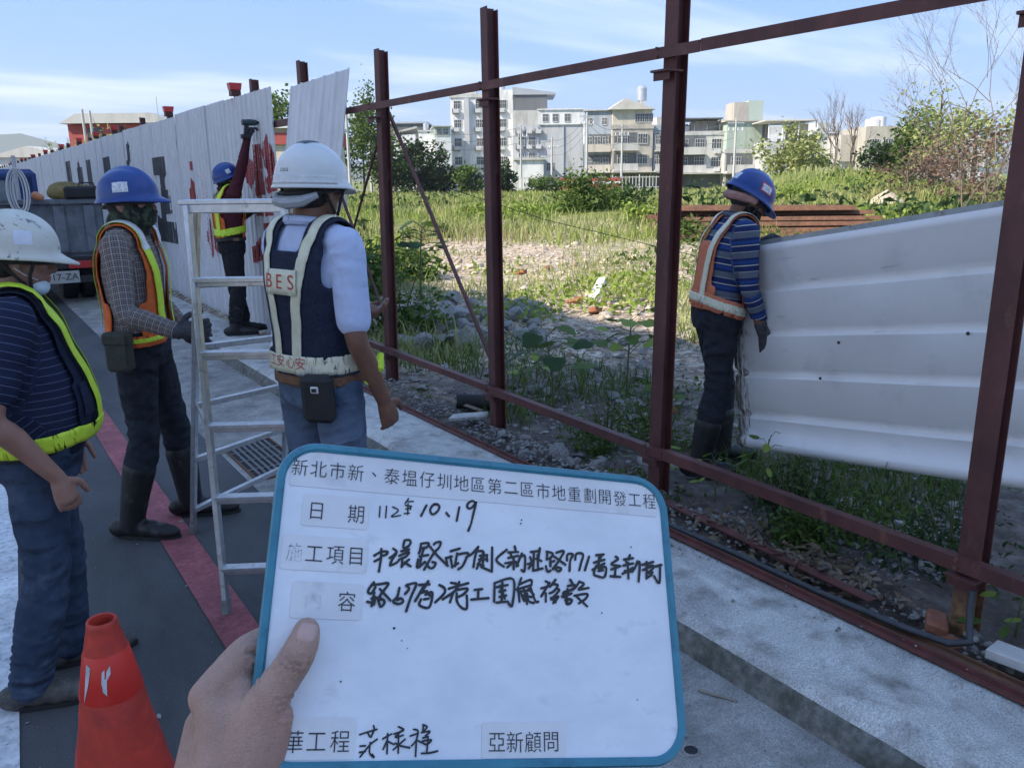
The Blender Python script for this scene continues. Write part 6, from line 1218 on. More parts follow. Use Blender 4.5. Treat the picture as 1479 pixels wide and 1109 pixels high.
# fallen dry leaves and soil crumbs
n = 420; q = np.stack([r.normal(2.74, .075, n), r.normal(1.95, .28, n)], 1); q = q[(q[:, 0] > 2.6)]; C = np.stack([q[:, 0], q[:, 1], np.array([gz(a, c) for a, c in q])+r.uniform(.01, .055, len(q))], 1); V, F = leaves(C, .055, r, .35, .45); stuff('fallen_leaves', V, F, MT['dead_leaf'], 'drift of dry brown leaves against the near rail', 'leaves')
# ---- plants
def lobed(n=5, s=1.0):
    pts = []
    for k in range(n*4+1):
        a = -2.35+4.7*k/(n*4); rad = (.62+.38*abs(math.cos(a*n/2.0*.62)))*(1-.18*abs(a)/2.35); pts.append((rad*math.sin(a)*.62*s, (.30+rad*math.cos(a)*.62)*s))
    return pts
def leaf_mesh(name, pts, m, fold=.12):
    V = [(0, 0, 0)]+[(x, y, -fold*abs(x)-.12*y*y) for x, y in pts]; F = [(0, i+1, i+2) for i in range(len(pts)-1)]; return MB().add(V, F).mesh(name, m)
LOB = [leaf_mesh('leaf', lobed(5), m_) for m_ in (MT['leaf_deep'], MT['leaf_mid'], MT['leaf_bright'])]
OV = [leaf_mesh('leaf', [(.0, .0), (.16, .12), (.24, .35), (.20, .65), (.08, .9), (0, 1.0), (-.08, .9), (-.20, .65), (-.24, .35), (-.16, .12), (0, 0)], m_) for m_ in (MT['leaf_deep'], MT['leaf_mid'], MT['leaf_bright'])]
def plant(name, x, y, h, nl, ls, meshes, lab, grp=None, spread=.25, lean=(0, 0), top=.35, cat='plant', stem_r=.008):
    e = empty(name, (x, y, gz(x, y)-.02), 0, lab, cat, grp); st = [Vector((lean[0]*t*t*h, lean[1]*t*t*h, h*t)) for t in (0, .25, .5, .75, 1)]; b = MB(); b.tube(st, [stem_r, stem_r*.9, stem_r*.75, stem_r*.6, stem_r*.4], 6); b.build('stem', MT['stem'], e, True)
    for k in range(nl):
        t = top+(1-top)*(k+.5)/nl; i = min(3, int(t*4)); p0 = st[i].lerp(st[i+1], t*4-i); a = k*2.4+random.uniform(-.3, .3); ln = spread*(1.15-.5*t)*random.uniform(.7, 1.2); tip = p0+Vector((math.cos(a)*ln, math.sin(a)*ln, ln*random.uniform(.1, .6)))
        b = MB(); b.tube([p0, p0.lerp(tip, .5)+Vector((0, 0, .02)), tip], stem_r*.35, 4); pe = b.build('leaf_stalk', MT['stem'], e)
        o = link('leaf', random.choice(meshes), e); o.location = tip; sc = ls*random.uniform(.65, 1.15); o.scale = (sc,)*3; o.rotation_euler = (random.uniform(-.55, .25), random.uniform(-.4, .4), a-math.pi/2)
    return e
def pp(px, py, z=.1): c = Gd(px, py, z); return c.x, c.y
x, y = pp(608, 432); plant('papaya_plant', x, y, 1.02, 18, .20, LOB[:1]+LOB[:2], 'young papaya like plant with dark lobed leaves behind the brace', None, .34, (.05, 0), .62, stem_r=.016)
x, y = pp(800, 590); plant('broadleaf_weed', x, y, .56, 16, .15, LOB[:2], 'broad leaved weed with large lobed leaves between the middle posts', None, .26, (-.05, .1), .45, stem_r=.009)
x, y = pp(905, 570); plant('broadleaf_weed', x, y, .60, 14, .14, LOB[1:], 'lighter broad leaved weed just left of the third post', None, .24, (.05, 0), .55, stem_r=.009)
x, y = pp(775, 560); plant('broadleaf_weed', x, y, .30, 9, .11, LOB[1:], 'small yellowish broad leaved weed right of the middle post', None, .16, (0, 0), .4)
x, y = pp(955, 600); plant('broadleaf_weed', x, y, .34, 9, .13, OV[:2], 'small oval leaved weed at the foot of the third post', None, .14)
x, y = 3.05, 2.42; plant('sapling', x, y, .42, 14, .075, OV[1:], 'thin light green sapling in front of the carried sheet', None, .09, (.05, -.1), .2, 'plant', .005)
x, y = 2.98, 2.62; plant('sapling', x, y, .26, 12, .06, OV[1:], 'small leafy sprout at the feet of the striped worker', None, .10, (-.1, 0), .2, 'plant', .005)
x, y = 2.93, 3.0; plant('sapling', x, y, .30, 12, .06, OV[1:], 'leaning sprout left of the striped worker', None, .12, (-.35, .2), .2, 'plant', .005)
for i, (x, y, h) in enumerate(((2.98, 1.05, .26), (3.06, .82, .33), (2.92, 1.16, .18))): plant('leafy_weed', x, y, h, 12, .085, OV[1:], ['leafy weed right behind the rusty post', 'taller leafy weed at the right edge', 'small leafy weed beside the rusty post'][i], None, .12, (0, 0), .15, 'plant', .005)
def clump(name, x, y, z0, rx, ry, rz, n, ls, m, lab, grp=None, cat='bush', stems=6, seed=1, flat=.6, asp=.55):
    r = np.random.default_rng(seed); e = empty(name, (x, y, z0), 0, lab, cat, grp); b = MB()
    for k in range(stems): a = random.uniform(0, 6.28); q = random.uniform(.3, .8); b.tube([(0.1*rx*math.cos(a), .1*ry*math.sin(a), -.05), (q*.5*rx*math.cos(a), q*.5*ry*math.sin(a), rz*.6), (q*rx*math.cos(a), q*ry*math.sin(a), rz*1.3*random.uniform(.7, 1.1))], [.02*rx, .014*rx, .005*rx], 5)
    b.build('stems', MT['stem'], e)
    # leaves gathered in sub-clumps so the outline is uneven
    k = 16; cc = r.normal(0, 1, (k, 3)); cc /= np.linalg.norm(cc, axis=1)[:, None]; cc *= r.uniform(.3, .95, (k, 1)); cc[:, 2] = np.abs(cc[:, 2]); idx = r.integers(0, k, n); off = r.normal(0, .22, (n, 3)); C = (cc[idx]+off)*np.array([rx, ry, rz]); C[:, 2] = np.maximum(C[:, 2], .02); V, F = leaves(C, ls, r, flat, asp); link('foliage', np_mesh('foliage', V, F, m), e); return e
def far_at(px, d, z=None):
    s = (px-CAM_W/2)/CAM_F*d*.975; x = d*math.sin(YAW)+s*math.cos(YAW); y = d*math.cos(YAW)-s*math.sin(YAW); return x, y, gz(x, y) if z is None else z
x, y, z = far_at(850, 31); clump('bush', x, y, z, 1.5, 1.2, 1.25, 2600, .16, MT['leaf_mid'], 'largest dark green bush in the middle of the field', seed=4)
for i, (px, d, rx, rz, m_, lab) in enumerate(((905, 33, 1.1, .8, 'leaf_deep', 'dark low bush just right of the largest field bush'), (775, 29, .9, .55, 'leaf_bright', 'bright low bush left of the largest field bush'), (930, 27, .8, .6, 'leaf_bright', 'bright green weed clump beside the third post'), (700, 32, 1.0, .5, 'leaf_bright', 'low bright weed clump behind the middle post'), (620, 24, .9, .45, 'leaf_mid', 'low mid green clump right of the first post'), (540, 17, .9, .55, 'leaf_bright', 'bright leafy clump left of the first post'), (512, 12, .8, .6, 'leaf_mid', 'green leafy clump behind the helmeted man shoulder'), (585, 13.5, .6, .5, 'leaf_mid', 'dark leafy clump under the papaya like plant'), (1010, 22, .9, .5, 'leaf_mid', 'low green clump left of the striped worker'), (1085, 52, 1.6, .9, 'leaf_mid', 'green bush on the slope left of the mound'), (1150, 44, 1.3, .8, 'leaf_bright', 'bright bush on the front of the mound'), (1300, 20, 1.0, .7, 'leaf_bright', 'bright green weeds rising above the carried sheet'), (1370, 17, .9, .8, 'leaf_bright', 'leafy weeds above the sheet near the right post'), (1235, 19, .9, .35, 'leaf_bright', 'low leafy weeds at the right end of the rusty piles'))):
    x, y, z = far_at(px, d); clump('weed_clump', x, y, z, rx, rx*.9, rz, 900, .10+.0022*d, MT[m_], lab, 'weed clumps in the field', 'weeds', seed=20+i)
x, y = pp(575, 480); clump('weed_clump', x, y, gz(x, y), .55, .45, .55, 900, .09, MT['leaf_mid'], 'shaded leafy clump between first post and rubble heap', 'weed clumps in the field', 'weeds', seed=61)
# undergrowth below and behind the carried sheet
for i, (x, y, rx, rz, m_, lab) in enumerate(((3.15, 1.95, .28, .26, 'leaf_mid', 'feathery weeds under the carried sheet'), (3.2, 1.55, .30, .28, 'leaf_deep', 'dark feathery weeds under the sheet near the rusty post'), (2.92, 2.05, .16, .20, 'leaf_mid', 'mixed weeds just behind the lower rail'), (3.2, 2.3, .22, .2, 'leaf_deep', 'dark weeds under the worn end of the sheet'), (3.35, 3.45, .3, .3, 'leaf_mid', 'weeds behind the legs of the striped worker'), (3.1, 3.6, .25, .28, 'leaf_mid', 'weeds right of the third post'), (3.3, 1.0, .25, .3, 'leaf_mid', 'weeds at the right edge under the sheet'))): clump('weed_clump', x, y, gz(x, y), rx, rx, rz, 700, .045, MT[m_], lab, 'weeds around the carried sheet', 'weeds', seed=80+i, stems=10, asp=.35)
# rusty sheet piles stacked in the field
pil = MB(); prf = [(-.20, .0), (-.20, .012), (-.12, .012), (-.06, .10), (.06, .10), (.12, .012), (.20, .012), (.20, 0), (.115, 0), (.055, .088), (-.055, .088), (-.115, 0)]
pil.prism(prf, (-2.7, 0, 0), (0, 1, 0), (0, 0, 1), (1, 0, 0), 5.4); pil = pil.mesh('sheet_pile', MT['rust'])
bx, by, bz = far_at(1140, 22.0); k = 0
for lay in range(6):
    for j in range(8-lay):
        o = link('sheet_pile', pil, None); u = j*.47+lay*.30; o.location = (bx+AW.x*u+RT.x*random.uniform(-.8, .5), by+AW.y*u+RT.y*random.uniform(-.5, .5), bz+.06+lay*.125); o.rotation_euler = (0, R(random.uniform(-.4, .4)), math.atan2(RT.y, RT.x)+R(-3+random.uniform(-2.2, 2.2))); tag(o, 'rusty steel sheet pile in the stack on the grass behind the striped worker', 'sheet pile', 'stacked sheet piles')
# ------------------------------------------------------------------ trees
def tree(name, px, d, hgt, cr, cz, lab, m, n=2600, ls=.45, seed=1, trunk=.16, grp='trees at the far side of the field', z=None, flat=.6, kk=26):
    r = np.random.default_rng(seed); rr_ = random.Random(seed); x, y, z0 = far_at(px, d, z); e = empty(name, (x, y, z0-.1), 0, lab, 'tree', grp); b = MB()
    b.tube([(0, 0, 0), (.1, .05, hgt*.3), (.05, .1, hgt*.6), (0, 0, hgt*.85)], [trunk, trunk*.8, trunk*.5, trunk*.15], 8); tips = []
    for k in range(12):
        t = rr_.uniform(.25, .8); a = rr_.uniform(0, 6.28); ln = cr*rr_.uniform(.5, .95); p0 = Vector((.05, .05, hgt*t)); p1 = p0+Vector((math.cos(a)*ln, math.sin(a)*ln, ln*.5)); b.tube([p0, p0.lerp(p1, .5)+Vector((0, 0, .1*ln)), p1], [trunk*.35, trunk*.2, trunk*.05], 5)
    b.build('trunk', MT['bark'], e, True)
    cc = r.normal(0, 1, (kk, 3)); cc /= np.linalg.norm(cc, axis=1)[:, None]; cc *= r.uniform(.35, 1.0, (kk, 1)); ctr = np.array([0, 0, hgt-cz]); idx = r.integers(0, kk, n); sz = r.uniform(.16, .30, kk); off = r.normal(0, 1, (n, 3))*sz[idx][:, None]*.75
    C = ctr+(cc[idx]+off)*np.array([cr, cr, cz]); C[:, 2] = np.maximum(C[:, 2], .3); V, F = leaves(C, ls, r, flat, .7); link('crown', np_mesh('crown', V, F, MT[m]), e); return e
def bare(name, px, d, h, lab, seed, spread=.5, depth=5, r0=.05, grp=None, z=None, lean=(0, 0)):
    rr_ = random.Random(seed); x, y, z0 = far_at(px, d, z); e = empty(name, (x, y, z0-.05), 0, lab, 'tree', grp); bt = MB(); bb2 = MB()
    def grow(p, dr, ln, r_, k, mb):
        q = p+dr*ln; mid = p.lerp(q, .5)+Vector((rr_.gauss(0, .05), rr_.gauss(0, .05), 0))*ln; mb.tube([p, mid, q], [r_, r_*.8, r_*.6], 5 if k < 2 else 4, cap=False)
        if k >= depth: return
        for i in range(rr_.choice((2, 3, 3)) if k else 4): nd = (dr+Vector((rr_.gauss(0, spread), rr_.gauss(0, spread), rr_.gauss(.1, .25)))).normalized(); grow(p.lerp(q, rr_.uniform(.55, 1)), nd, ln*rr_.uniform(.55, .85), r_*.6, k+1, bb2)
    grow(Vector((0, 0, 0)), Vector((lean[0], lean[1], 1)).normalized(), h*.36, r0, 0, bt); bt.build('trunk', MT['twig'], e, True); bb2.build('branches', MT['twig'], e, True); return e
for i, a in enumerate(((530, 98, 11.2, 3.3, 5.0, 'tall loose green tree left of the first post', 'leaf_mid', 3800, .42), (563, 104, 8.8, 2.6, 3.8, 'tree with loose crown just right of the first post', 'leaf_mid', 2400, .42), (612, 100, 6.3, 3.0, 3.0, 'round dense dark green tree before the white buildings', 'leaf_deep', 3200, .45), (575, 97, 4.2, 2.6, 1.9, 'low dark tree at the left foot of the round tree', 'leaf_deep', 2200, .45), (645, 99, 3.4, 2.0, 1.5, 'low spreading tree right of the round tree', 'leaf_deep', 1500, .42), (680, 98, 3.3, 1.8, 1.7, 'green palm like shrub left of the middle post', 'leaf_mid', 1300, .5), (731, 98, 3.7, 1.7, 1.9, 'dark green shrub right of the middle post', 'leaf_deep', 1300, .5), (790, 100, 2.2, 2.6, 1.1, 'low hedge like shrub before the long grey wall', 'leaf_mid', 1100, .4), (1145, 78, 6.0, 3.2, 2.7, 'layered pale green tree before the open roofed house', 'leaf_pale', 2600, .42), (1280, 66, 4.2, 2.1, 1.9, 'dark rounded tree right of the mound', 'leaf_deep', 2200, .33), (1318, 62, 6.6, 2.2, 2.8, 'taller grey green tree right of the rounded tree', 'leaf_mid', 2400, .32), (1350, 50, 5.6, 2.4, 2.5, 'light airy green tree near the right edge', 'leaf_pale', 1300, .24), (1405, 44, 4.6, 2.0, 2.0, 'light green tree behind the bare branches', 'leaf_pale', 1200, .24), (412, 70, 8.5, 3.0, 2.2, 'green tree showing in the gap of the hoarding', 'leaf_mid', 1800, .36))):
    tree('tree', *a[:6], *a[6:], seed=30+i)
for i, (px, d, h, lab) in enumerate(((1345, 40, 2.6, 'red brown leafed shrub right of the gravel heap'), (1390, 36, 3.0, 'dusty red shrub behind the bare branches'), (1425, 34, 3.0, 'red brown shrub at the right post'), (1312, 40, 2.4, 'small reddish shrub above the gravel heap'))): tree('shrub', px, d, h, 1.5, h*.5, lab, 'leaf_red', 800, .15, 90+i, .06, 'reddish shrubs at the right')
bare('bare_tree', 1400, 14.0, 5.0, 'thin bare tree with fine branches at the right edge', 5, .38, 6, .018, lean=(-.12, .02)); bare('bare_tree', 1440, 12.0, 5.0, 'second thin bare tree against the sky at the right edge', 8, .42, 6, .016, lean=(-.05, .0))
bare('bare_tree', 1205, 74, 8.8, 'bare grey tree in front of the far houses', 12, .22, 5, .10); bare('bare_tree', 1228, 76, 8.4, 'bare forked tree right of the other grey tree', 13, .25, 5, .10)
x, y, z = far_at(1284, 37); b = MB(); cm = np.array(ICO); bm = bmesh.new(); bmesh.ops.create_icosphere(bm, subdivisions=3, radius=1)
for v in bm.verts: v.co = Vector((v.co.x*1.0, v.co.y*.9, max(-.1, .75*(1-math.hypot(v.co.x, v.co.y)**1.1))+.08*mnoise.noise(v.co*4)))
me = bpy.data.meshes.new('gravel_heap'); bm.to_mesh(me); bm.free(); o = link('gravel_heap', me, None, MT['stone_warm']); o.location = (x, y, z-.02); o.scale = (1.05, .9, .8); tag(o, 'pale conical gravel heap right of the green mound', 'gravel heap')
# ------------------------------------------------------------------ buildings across the field
def bmat(n, c, dirt=.5, sc=.35): return mat(n, tuple(x*.9 for x in c), c, .85, sc, 5, (.3, .7), c3=tuple(x*dirt for x in c), scale3=1.1, pos3=(.46, .80), stretch=(1, 1, .22))
for n_, c_ in (('b_white', (.76, .77, .78)), ('b_grey', (.50, .51, .53)), ('b_cream', (.60, .56, .46)), ('b_green', (.42, .50, .44)), ('b_tan', (.46, .43, .38)), ('b_dark', (.14, .15, .16)), ('b_mid', (.52, .52, .50)), ('b_blue', (.34, .39, .46)), ('b_red', (.42, .09, .08))): MT[n_] = bmat(n_, c_)
MT['glass_far'] = mat('far_glass', (.035, .045, .05), (.08, .095, .10), .2, .8); MT['frame_far'] = mat('far_frame', (.5, .5, .5), None, .6); MT['awning'] = mat('awning', (.48, .46, .42), (.58, .56, .52), .7, .8); MT['ac_white'] = mat('aircon', (.45, .46, .46), (.56, .57, .57), .6, 2); MT['tank'] = mat('steel_tank', (.5, .52, .54), (.6, .62, .63), .35, 1, metal=.6); MT['tin'] = mat('tin_roof', (.30, .33, .36), (.38, .41, .44), .5, .6)
WM = {}
def win_mesh(w_, h_, key):
    if key not in WM:
        b = MB()
        for q in ((-w_/2-.06, -w_/2, -h_/2-.06, h_/2+.06), (w_/2, w_/2+.06, -h_/2-.06, h_/2+.06), (-w_/2, w_/2, h_/2, h_/2+.06), (-w_/2, w_/2, -h_/2-.10, -h_/2), (-.03, .03, -h_/2, h_/2), (-w_*.3, -w_*.3+.04, -h_/2, h_/2), (w_*.26, w_*.26+.04, -h_/2, h_/2), (-w_/2, w_/2, h_*.1, h_*.1+.05)): b.bb(q[0], q[1], -.07, .05, q[2], q[3])
        WM[key] = (b.mesh('window_frame', MT['frame_far']), MB().bb(-w_/2, w_/2, -.03, .05, -h_/2, h_/2).mesh('window', MT['glass_far']))
    return WM[key]
AC = MB().bb(-.42, .42, -.38, -.06, -.28, .28).mesh('aircon_unit', MT['ac_white'])
ACS = MB().bb(-.5, .5, -.42, -.02, -.36, -.30).bb(-.55, -.5, -.42, .0, -.36, .4).mesh('aircon_bracket', MT['b_dark'])
class House:
    """local frame: x right, y away, origin at the left front foot"""
    def __init__(s, px0, px1, ytop, d, lab, rot=0.0, depth=10):
        a = far_at(px0, d, 0); c = far_at(px1, d, 0); s.w = math.hypot(a[0]-c[0], a[1]-c[1]); s.h = P(px0, ytop, d*.975).z; s.d = depth
        s.e = empty('building', (a[0], a[1], 0), math.atan2(RT.y, RT.x)+rot, lab, 'building', None)
    def box(s, nm, x0, x1, y0, y1, z0, z1, m): return MB().bb(x0, x1, y0, y1, z0, z1).build(nm, MT[m], s.e)
    def win(s, x, z, w_=1.2, h_=1.3, y=0.0, rz=0.0, ac=False):
        f, g_ = win_mesh(w_, h_, (w_, h_)); o = link('window', g_, s.e); o.location = (x, y, z); o.rotation_euler = (0, 0, rz); q = link('window_frame', f, o)
        if ac: a = link('aircon_unit', AC, s.e); a.location = (x+w_*.1, y, z-h_*.75-.1)
    def acu(s, x, z, y=0.0): a = link('aircon_unit', AC, s.e); a.location = (x, y, z); link('bracket', ACS, a)
    def balcony(s, x0, x1, z, h_=1.0, out=1.0, m='b_mid', y=0.0, rail=False):
        s.box('balcony', x0, x1, y-out, y-.002, z-.18, z, m); s.box('balcony_wall', x0, x1, y-out-.08, y-out-.002, z-.18, z+h_, m)
        s.box('balcony_recess', x0+.1, x1-.1, y-.06, y-.003, z+.02, z+2.3, 'b_dark')  # flat dark slab on the wall, painting the shade of a recess
# white block with air conditioners, the tower of it
Hh = House(657, 745, 135, 128, 'tall white block with rows of air conditioners behind the middle post', 0, 12); w_, h_ = Hh.w, Hh.h
Hh.box('wall', 0, w_*.53, 0, 12, 0, h_*.93, 'b_white'); Hh.box('wall', w_*.53, w_, -.4, 12, 0, h_, 'b_white'); Hh.box('pier', w_*.22, w_*.30, -.5, -.003, 0, h_*.92, 'b_grey'); Hh.box('parapet', -.15, w_*.53-.004, -.15, 12.1, h_*.93+.004, h_*.93+.5, 'b_mid')
for fl in range(5):
    for x in (.07, .42, .62, .80): Hh.win(w_*x+.4, h_*.12+fl*h_*.185, 1.0, 1.1, -.4 if x > .53 else 0); Hh.acu(w_*x+.2, h_*.06+fl*h_*.185, -.4 if x > .53 else 0)
for x in (.62, .82): b = MB(); b.lathe([(0, 0), (.55, 0), (.55, 1.1), (.3, 1.35), (0, 1.4)], (w_*x, 4, h_), 14); b.build('water_tank', MT['tank'], Hh.e, True)
Hh.box('stair_hut', w_*.1, w_*.4, 5, 9, h_*.93+.01, h_*.93+1.6, 'b_mid')
H2 = House(745, 845, 162, 123, 'long grey white wing with small attic windows right of the tall block', 0, 14); w_, h_ = H2.w, H2.h
H2.box('wall', 0.05, w_, .3, 14, 0, h_*.82, 'b_grey'); H2.box('attic', w_*.36, w_-.01, .12, 13.9, h_*.82+.004, h_, 'b_white'); H2.box('wall', .06, w_*.36, .31, 8, h_*.82, h_*1.0, 'b_mid'); H2.box('eave', w_*.35, w_+.2, -.05, 14.2, h_+.004, h_+.16, 'b_white')
H2.box('roof_shed', .1, w_*.50, 3, 11, h_+.2, h_*1.21, 'b_dark'); b = MB(); b.prism([(0, 0), (9, 0), (9, .5), (0, 2.2)], (.0, 2.8, h_*1.21+.01), (.7, 0, 0), (0, 0, .5), (0, 1, 0), 8.6); b.build('shed_roof', MT['tin'], H2.e)
for x in (.46, .60, .77): H2.win(w_*x, h_*.905, .75, 1.0, .12)
for x, z in ((.06, .35), (.20, .35), (.06, .55), (.20, .55), (.33, .55), (.06, .74), (.20, .74), (.33, .74)): H2.acu(w_*x+.3, h_*z, .3)
for x, z in ((.1, .42), (.24, .42), (.1, .62), (.24, .62), (.1, .20), (.5, .3)): H2.win(w_*x+.3, h_*z, 1.0, 1.1, .3)
for x in (.16, .36, .72): b = MB(); b.tube([(w_*x, .22, .1), (w_*x, .22, h_*.8)], .07, 6); b.build('drain_pipe', MT['b_blue'], H2.e, True)
H2.box('low_shed', w_*.02, w_*.42, -3.5, .29, 0, h_*.38, 'b_white'); H2.box('shed_eave', w_*.0, w_*.44, -3.8, .28, h_*.38+.004, h_*.41, 'b_mid')
H3 = House(845.4, 884, 163, 122.5, 'shaded shop house end with dark balconies beside the grey wing', R(-10), 10); w_, h_ = H3.w, H3.h
H3.box('wall', 0.06, w_, 0.3, 10, 0, h_, 'b_blue'); H3.win(w_*.2, h_*.87, .7, .9, .3); H3.win(w_*.75, h_*.87, .7, .9, .3); H3.box('eave', -.1, w_+.2, -.1, 10.2, h_+.004, h_+.15, 'b_mid')
for fl in (.24, .50): H3.balcony(.2, w_, h_*fl, .9, 1.0, 'b_tan', .3)
for x in (.2, .5, .8):
    for z in (.35, .62): H3.win(w_*x, h_*z, .8, 1.2, .22)
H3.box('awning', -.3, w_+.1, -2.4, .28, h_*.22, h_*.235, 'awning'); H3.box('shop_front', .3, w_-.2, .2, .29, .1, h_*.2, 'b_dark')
def shophouse(px0, px1, ytop, d, lab, wall, floors, rot=0, depth=10, roof=None, balc='b_mid'):
    Hq = House(px0, px1, ytop, d, lab, rot, depth); w_, h_ = Hq.w, Hq.h; Hq.box('wall', 0, w_, 0, depth, 0, h_, wall); fh = h_/floors
    for fl in range(1, floors):
        if fl < floors-1 or roof is None: Hq.balcony(.15, w_*.62, fh*fl, .85, .9, balc)
        else: Hq.box('cornice', -.1, w_+.1, -.25, -.003, fh*fl-.12, fh*fl+.1, balc)
        n_ = max(2, int(w_/2.2))
        for k in range(n_): Hq.win(w_*(k+.5)/n_, fh*fl+fh*.52, min(1.3, w_/n_*.62), 1.25, -.062 if k < n_*.62 else 0, ac=(k % 3 == 2))
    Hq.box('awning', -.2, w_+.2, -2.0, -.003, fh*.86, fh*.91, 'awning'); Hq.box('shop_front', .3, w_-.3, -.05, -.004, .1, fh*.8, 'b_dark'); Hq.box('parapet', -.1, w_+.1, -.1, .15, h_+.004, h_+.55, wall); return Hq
Ha = shophouse(886, 944, 188, 121, 'cream shop house with sloping roof and water tank', 'b_tan', 3, R(2), 10); w_, h_ = Ha.w, Ha.h
Ha.box('top_floor', .05, w_*.98, .4, 9, h_+.006, h_+2.6, 'b_cream'); b = MB(); b.prism([(-.6, 0), (w_+.3, 0), (w_*.3, 1.5)], (0, 9.4, h_+2.62), (1, 0, 0), (0, 0, 1), (0, -1, 0), 9.6); b.build('gable_roof', MT['awning'], Ha.e); Ha.win(w_*.68, h_+1.5, 1.3, 1.1, .4); Ha.win(w_*.9, h_+1.5, 1.1, 1.1, .4)
b = MB(); b.lathe([(0, 0), (.75, 0), (.75, 1.7), (.4, 2.1), (0, 2.2)], (w_*.86, 5, h_+4.2), 14); b.build('water_tank', MT['tank'], Ha.e, True); Ha.box('tank_stand', w_*.8, w_*.92, 4.3, 5.7, h_+2.63, h_+4.19, 'b_mid')
Hb = shophouse(945, 974, 190, 121.5, 'narrow blue tinted house behind the third post', 'b_blue', 3, 0, 9)
Hc = shophouse(975, 1046, 197, 120, 'four storey pale house with rooftop frames left of the green house', 'b_mid', 3, R(-2), 10); w_, h_ = Hc.w, Hc.h
Hc.box('pillar', -.25, .9, -.7, -.4, 0, h_*.95, 'b_tan')
for x in (.15, .4, .65, .9): b = MB(); b.tube([(w_*x, .6, h_), (w_*x, .6, h_+2.2)], .09, 6); b.build('roof_post', MT['b_dark'], Hc.e)
Hc.box('roof_canopy', 0, w_*.95, .2, 7, h_+2.2, h_+2.35, 'b_dark'); Hc.box('roof_room', w_*.45, w_*.99, 3, 8, h_+.6, h_+2.1, 'b_mid'); b = MB(); b.lathe([(0, 0), (.6, 0), (.6, 1.4), (0, 1.7)], (w_*.3, 3, h_+.01), 12); b.build('water_tank', MT['tank'], Hc.e, True)
Hd = shophouse(1047, 1113, 222, 118, 'pale green house with a boxy tower on its roof', 'b_mid', 2, R(3), 10); w_, h_ = Hd.w, Hd.h
Hd.box('green_room', w_*.05, w_*.82, .5, 9, h_+.006, h_+4.2, 'b_green'); Hd.box('green_roof', -.1, w_*1.02, .2, 9.2, h_+4.21, h_+4.4, 'b_tan'); Hd.box('roof_tower', w_*.30, w_*.62, 3, 7, h_+4.41, h_+7.0, 'b_tan'); Hd.box('roof_tower', w_*.62+.004, w_*.95, 3, 7, h_+4.41, h_+7.2, 'b_green'); Hd.win(w_*.93, h_+2.4, .5, 2.4, .5)
Hd.box('side_room', w_*.83, w_, 1, 8, h_+.006, h_+3.9, 'b_blue')
He = House(1106, 1203, 205, 112, 'house with an open steel roof canopy behind the layered tree', R(-2), 10); w_, h_ = He.w, He.h; He.box('wall', 0, w_, 0, 10, 0, h_, 'b_grey'); He.box('roof_canopy', -.5, w_*.72, -.5, 9, h_+2.5, h_+2.65, 'awning')
for x in (.02, .22, .45, .7): b = MB(); b.tube([(w_*x, 0, h_), (w_*x, 0, h_+2.5)], .09, 6); b.build('roof_post', MT['b_white'], He.e)
He.box('roof_room', w_*.45, w_*.62, 1, 6, h_+.01, h_+2.2, 'b_tan'); b = MB()
for k in range(3): He.win(w_*(.2+.3*k), h_*.6, 1.2, 1.3)
He.box('rail', w_*.7, w_, -.05, .05, h_+.9, h_+1.0, 'b_white')
Hf = House(1204, 1262, 202, 108, 'tan and grey house behind the bare trees', 0, 9); w_, h_ = Hf.w, Hf.h; Hf.box('wall', 0, w_, 0, 9, 0, h_, 'b_mid'); Hf.box('tan_room', w_*.1, w_*.62, -.4, 6, h_*.55, h_*1.08, 'b_tan')
for k in range(4): Hf.win(w_*(.14+.24*k), h_*.35, 1.0, 1.2)
Hg = House(1246, 1310, 184, 105, 'brown grey house with a white roof tank right of the mound', R(-3), 9); w_, h_ = Hg.w, Hg.h; Hg.box('wall', 0, w_, 0, 9, 0, h_, 'b_tan'); b = MB(); b.lathe([(0, 0), (.9, 0), (.9, 1.1), (0, 1.2)], (w_*.45, 3, h_+.1), 14); b.build('water_tank', MT['b_white'], Hg.e, True); Hg.box('slab', w_*.3, w_*.6, 2, 4, h_+.004, h_+.1, 'b_mid'); Hg.box('roof_tank', w_*.22, w_*.40, 2, 4, h_+.105, h_+1.0, 'b_white')
for k in range(3):
    for z in (.4, .72): Hg.win(w_*(.2+.3*k), h_*z, 1.1, 1.1)
Hx = House(1305, 1400, 205, 125, 'low grey building half hidden behind trees at right', 0, 9); Hx.box('wall', 0, Hx.w, 0, 9, 0, Hx.h, 'b_grey')
for k in range(4): Hx.win(Hx.w*(.15+.23*k), Hx.h*.6, 1.2, 1.2)
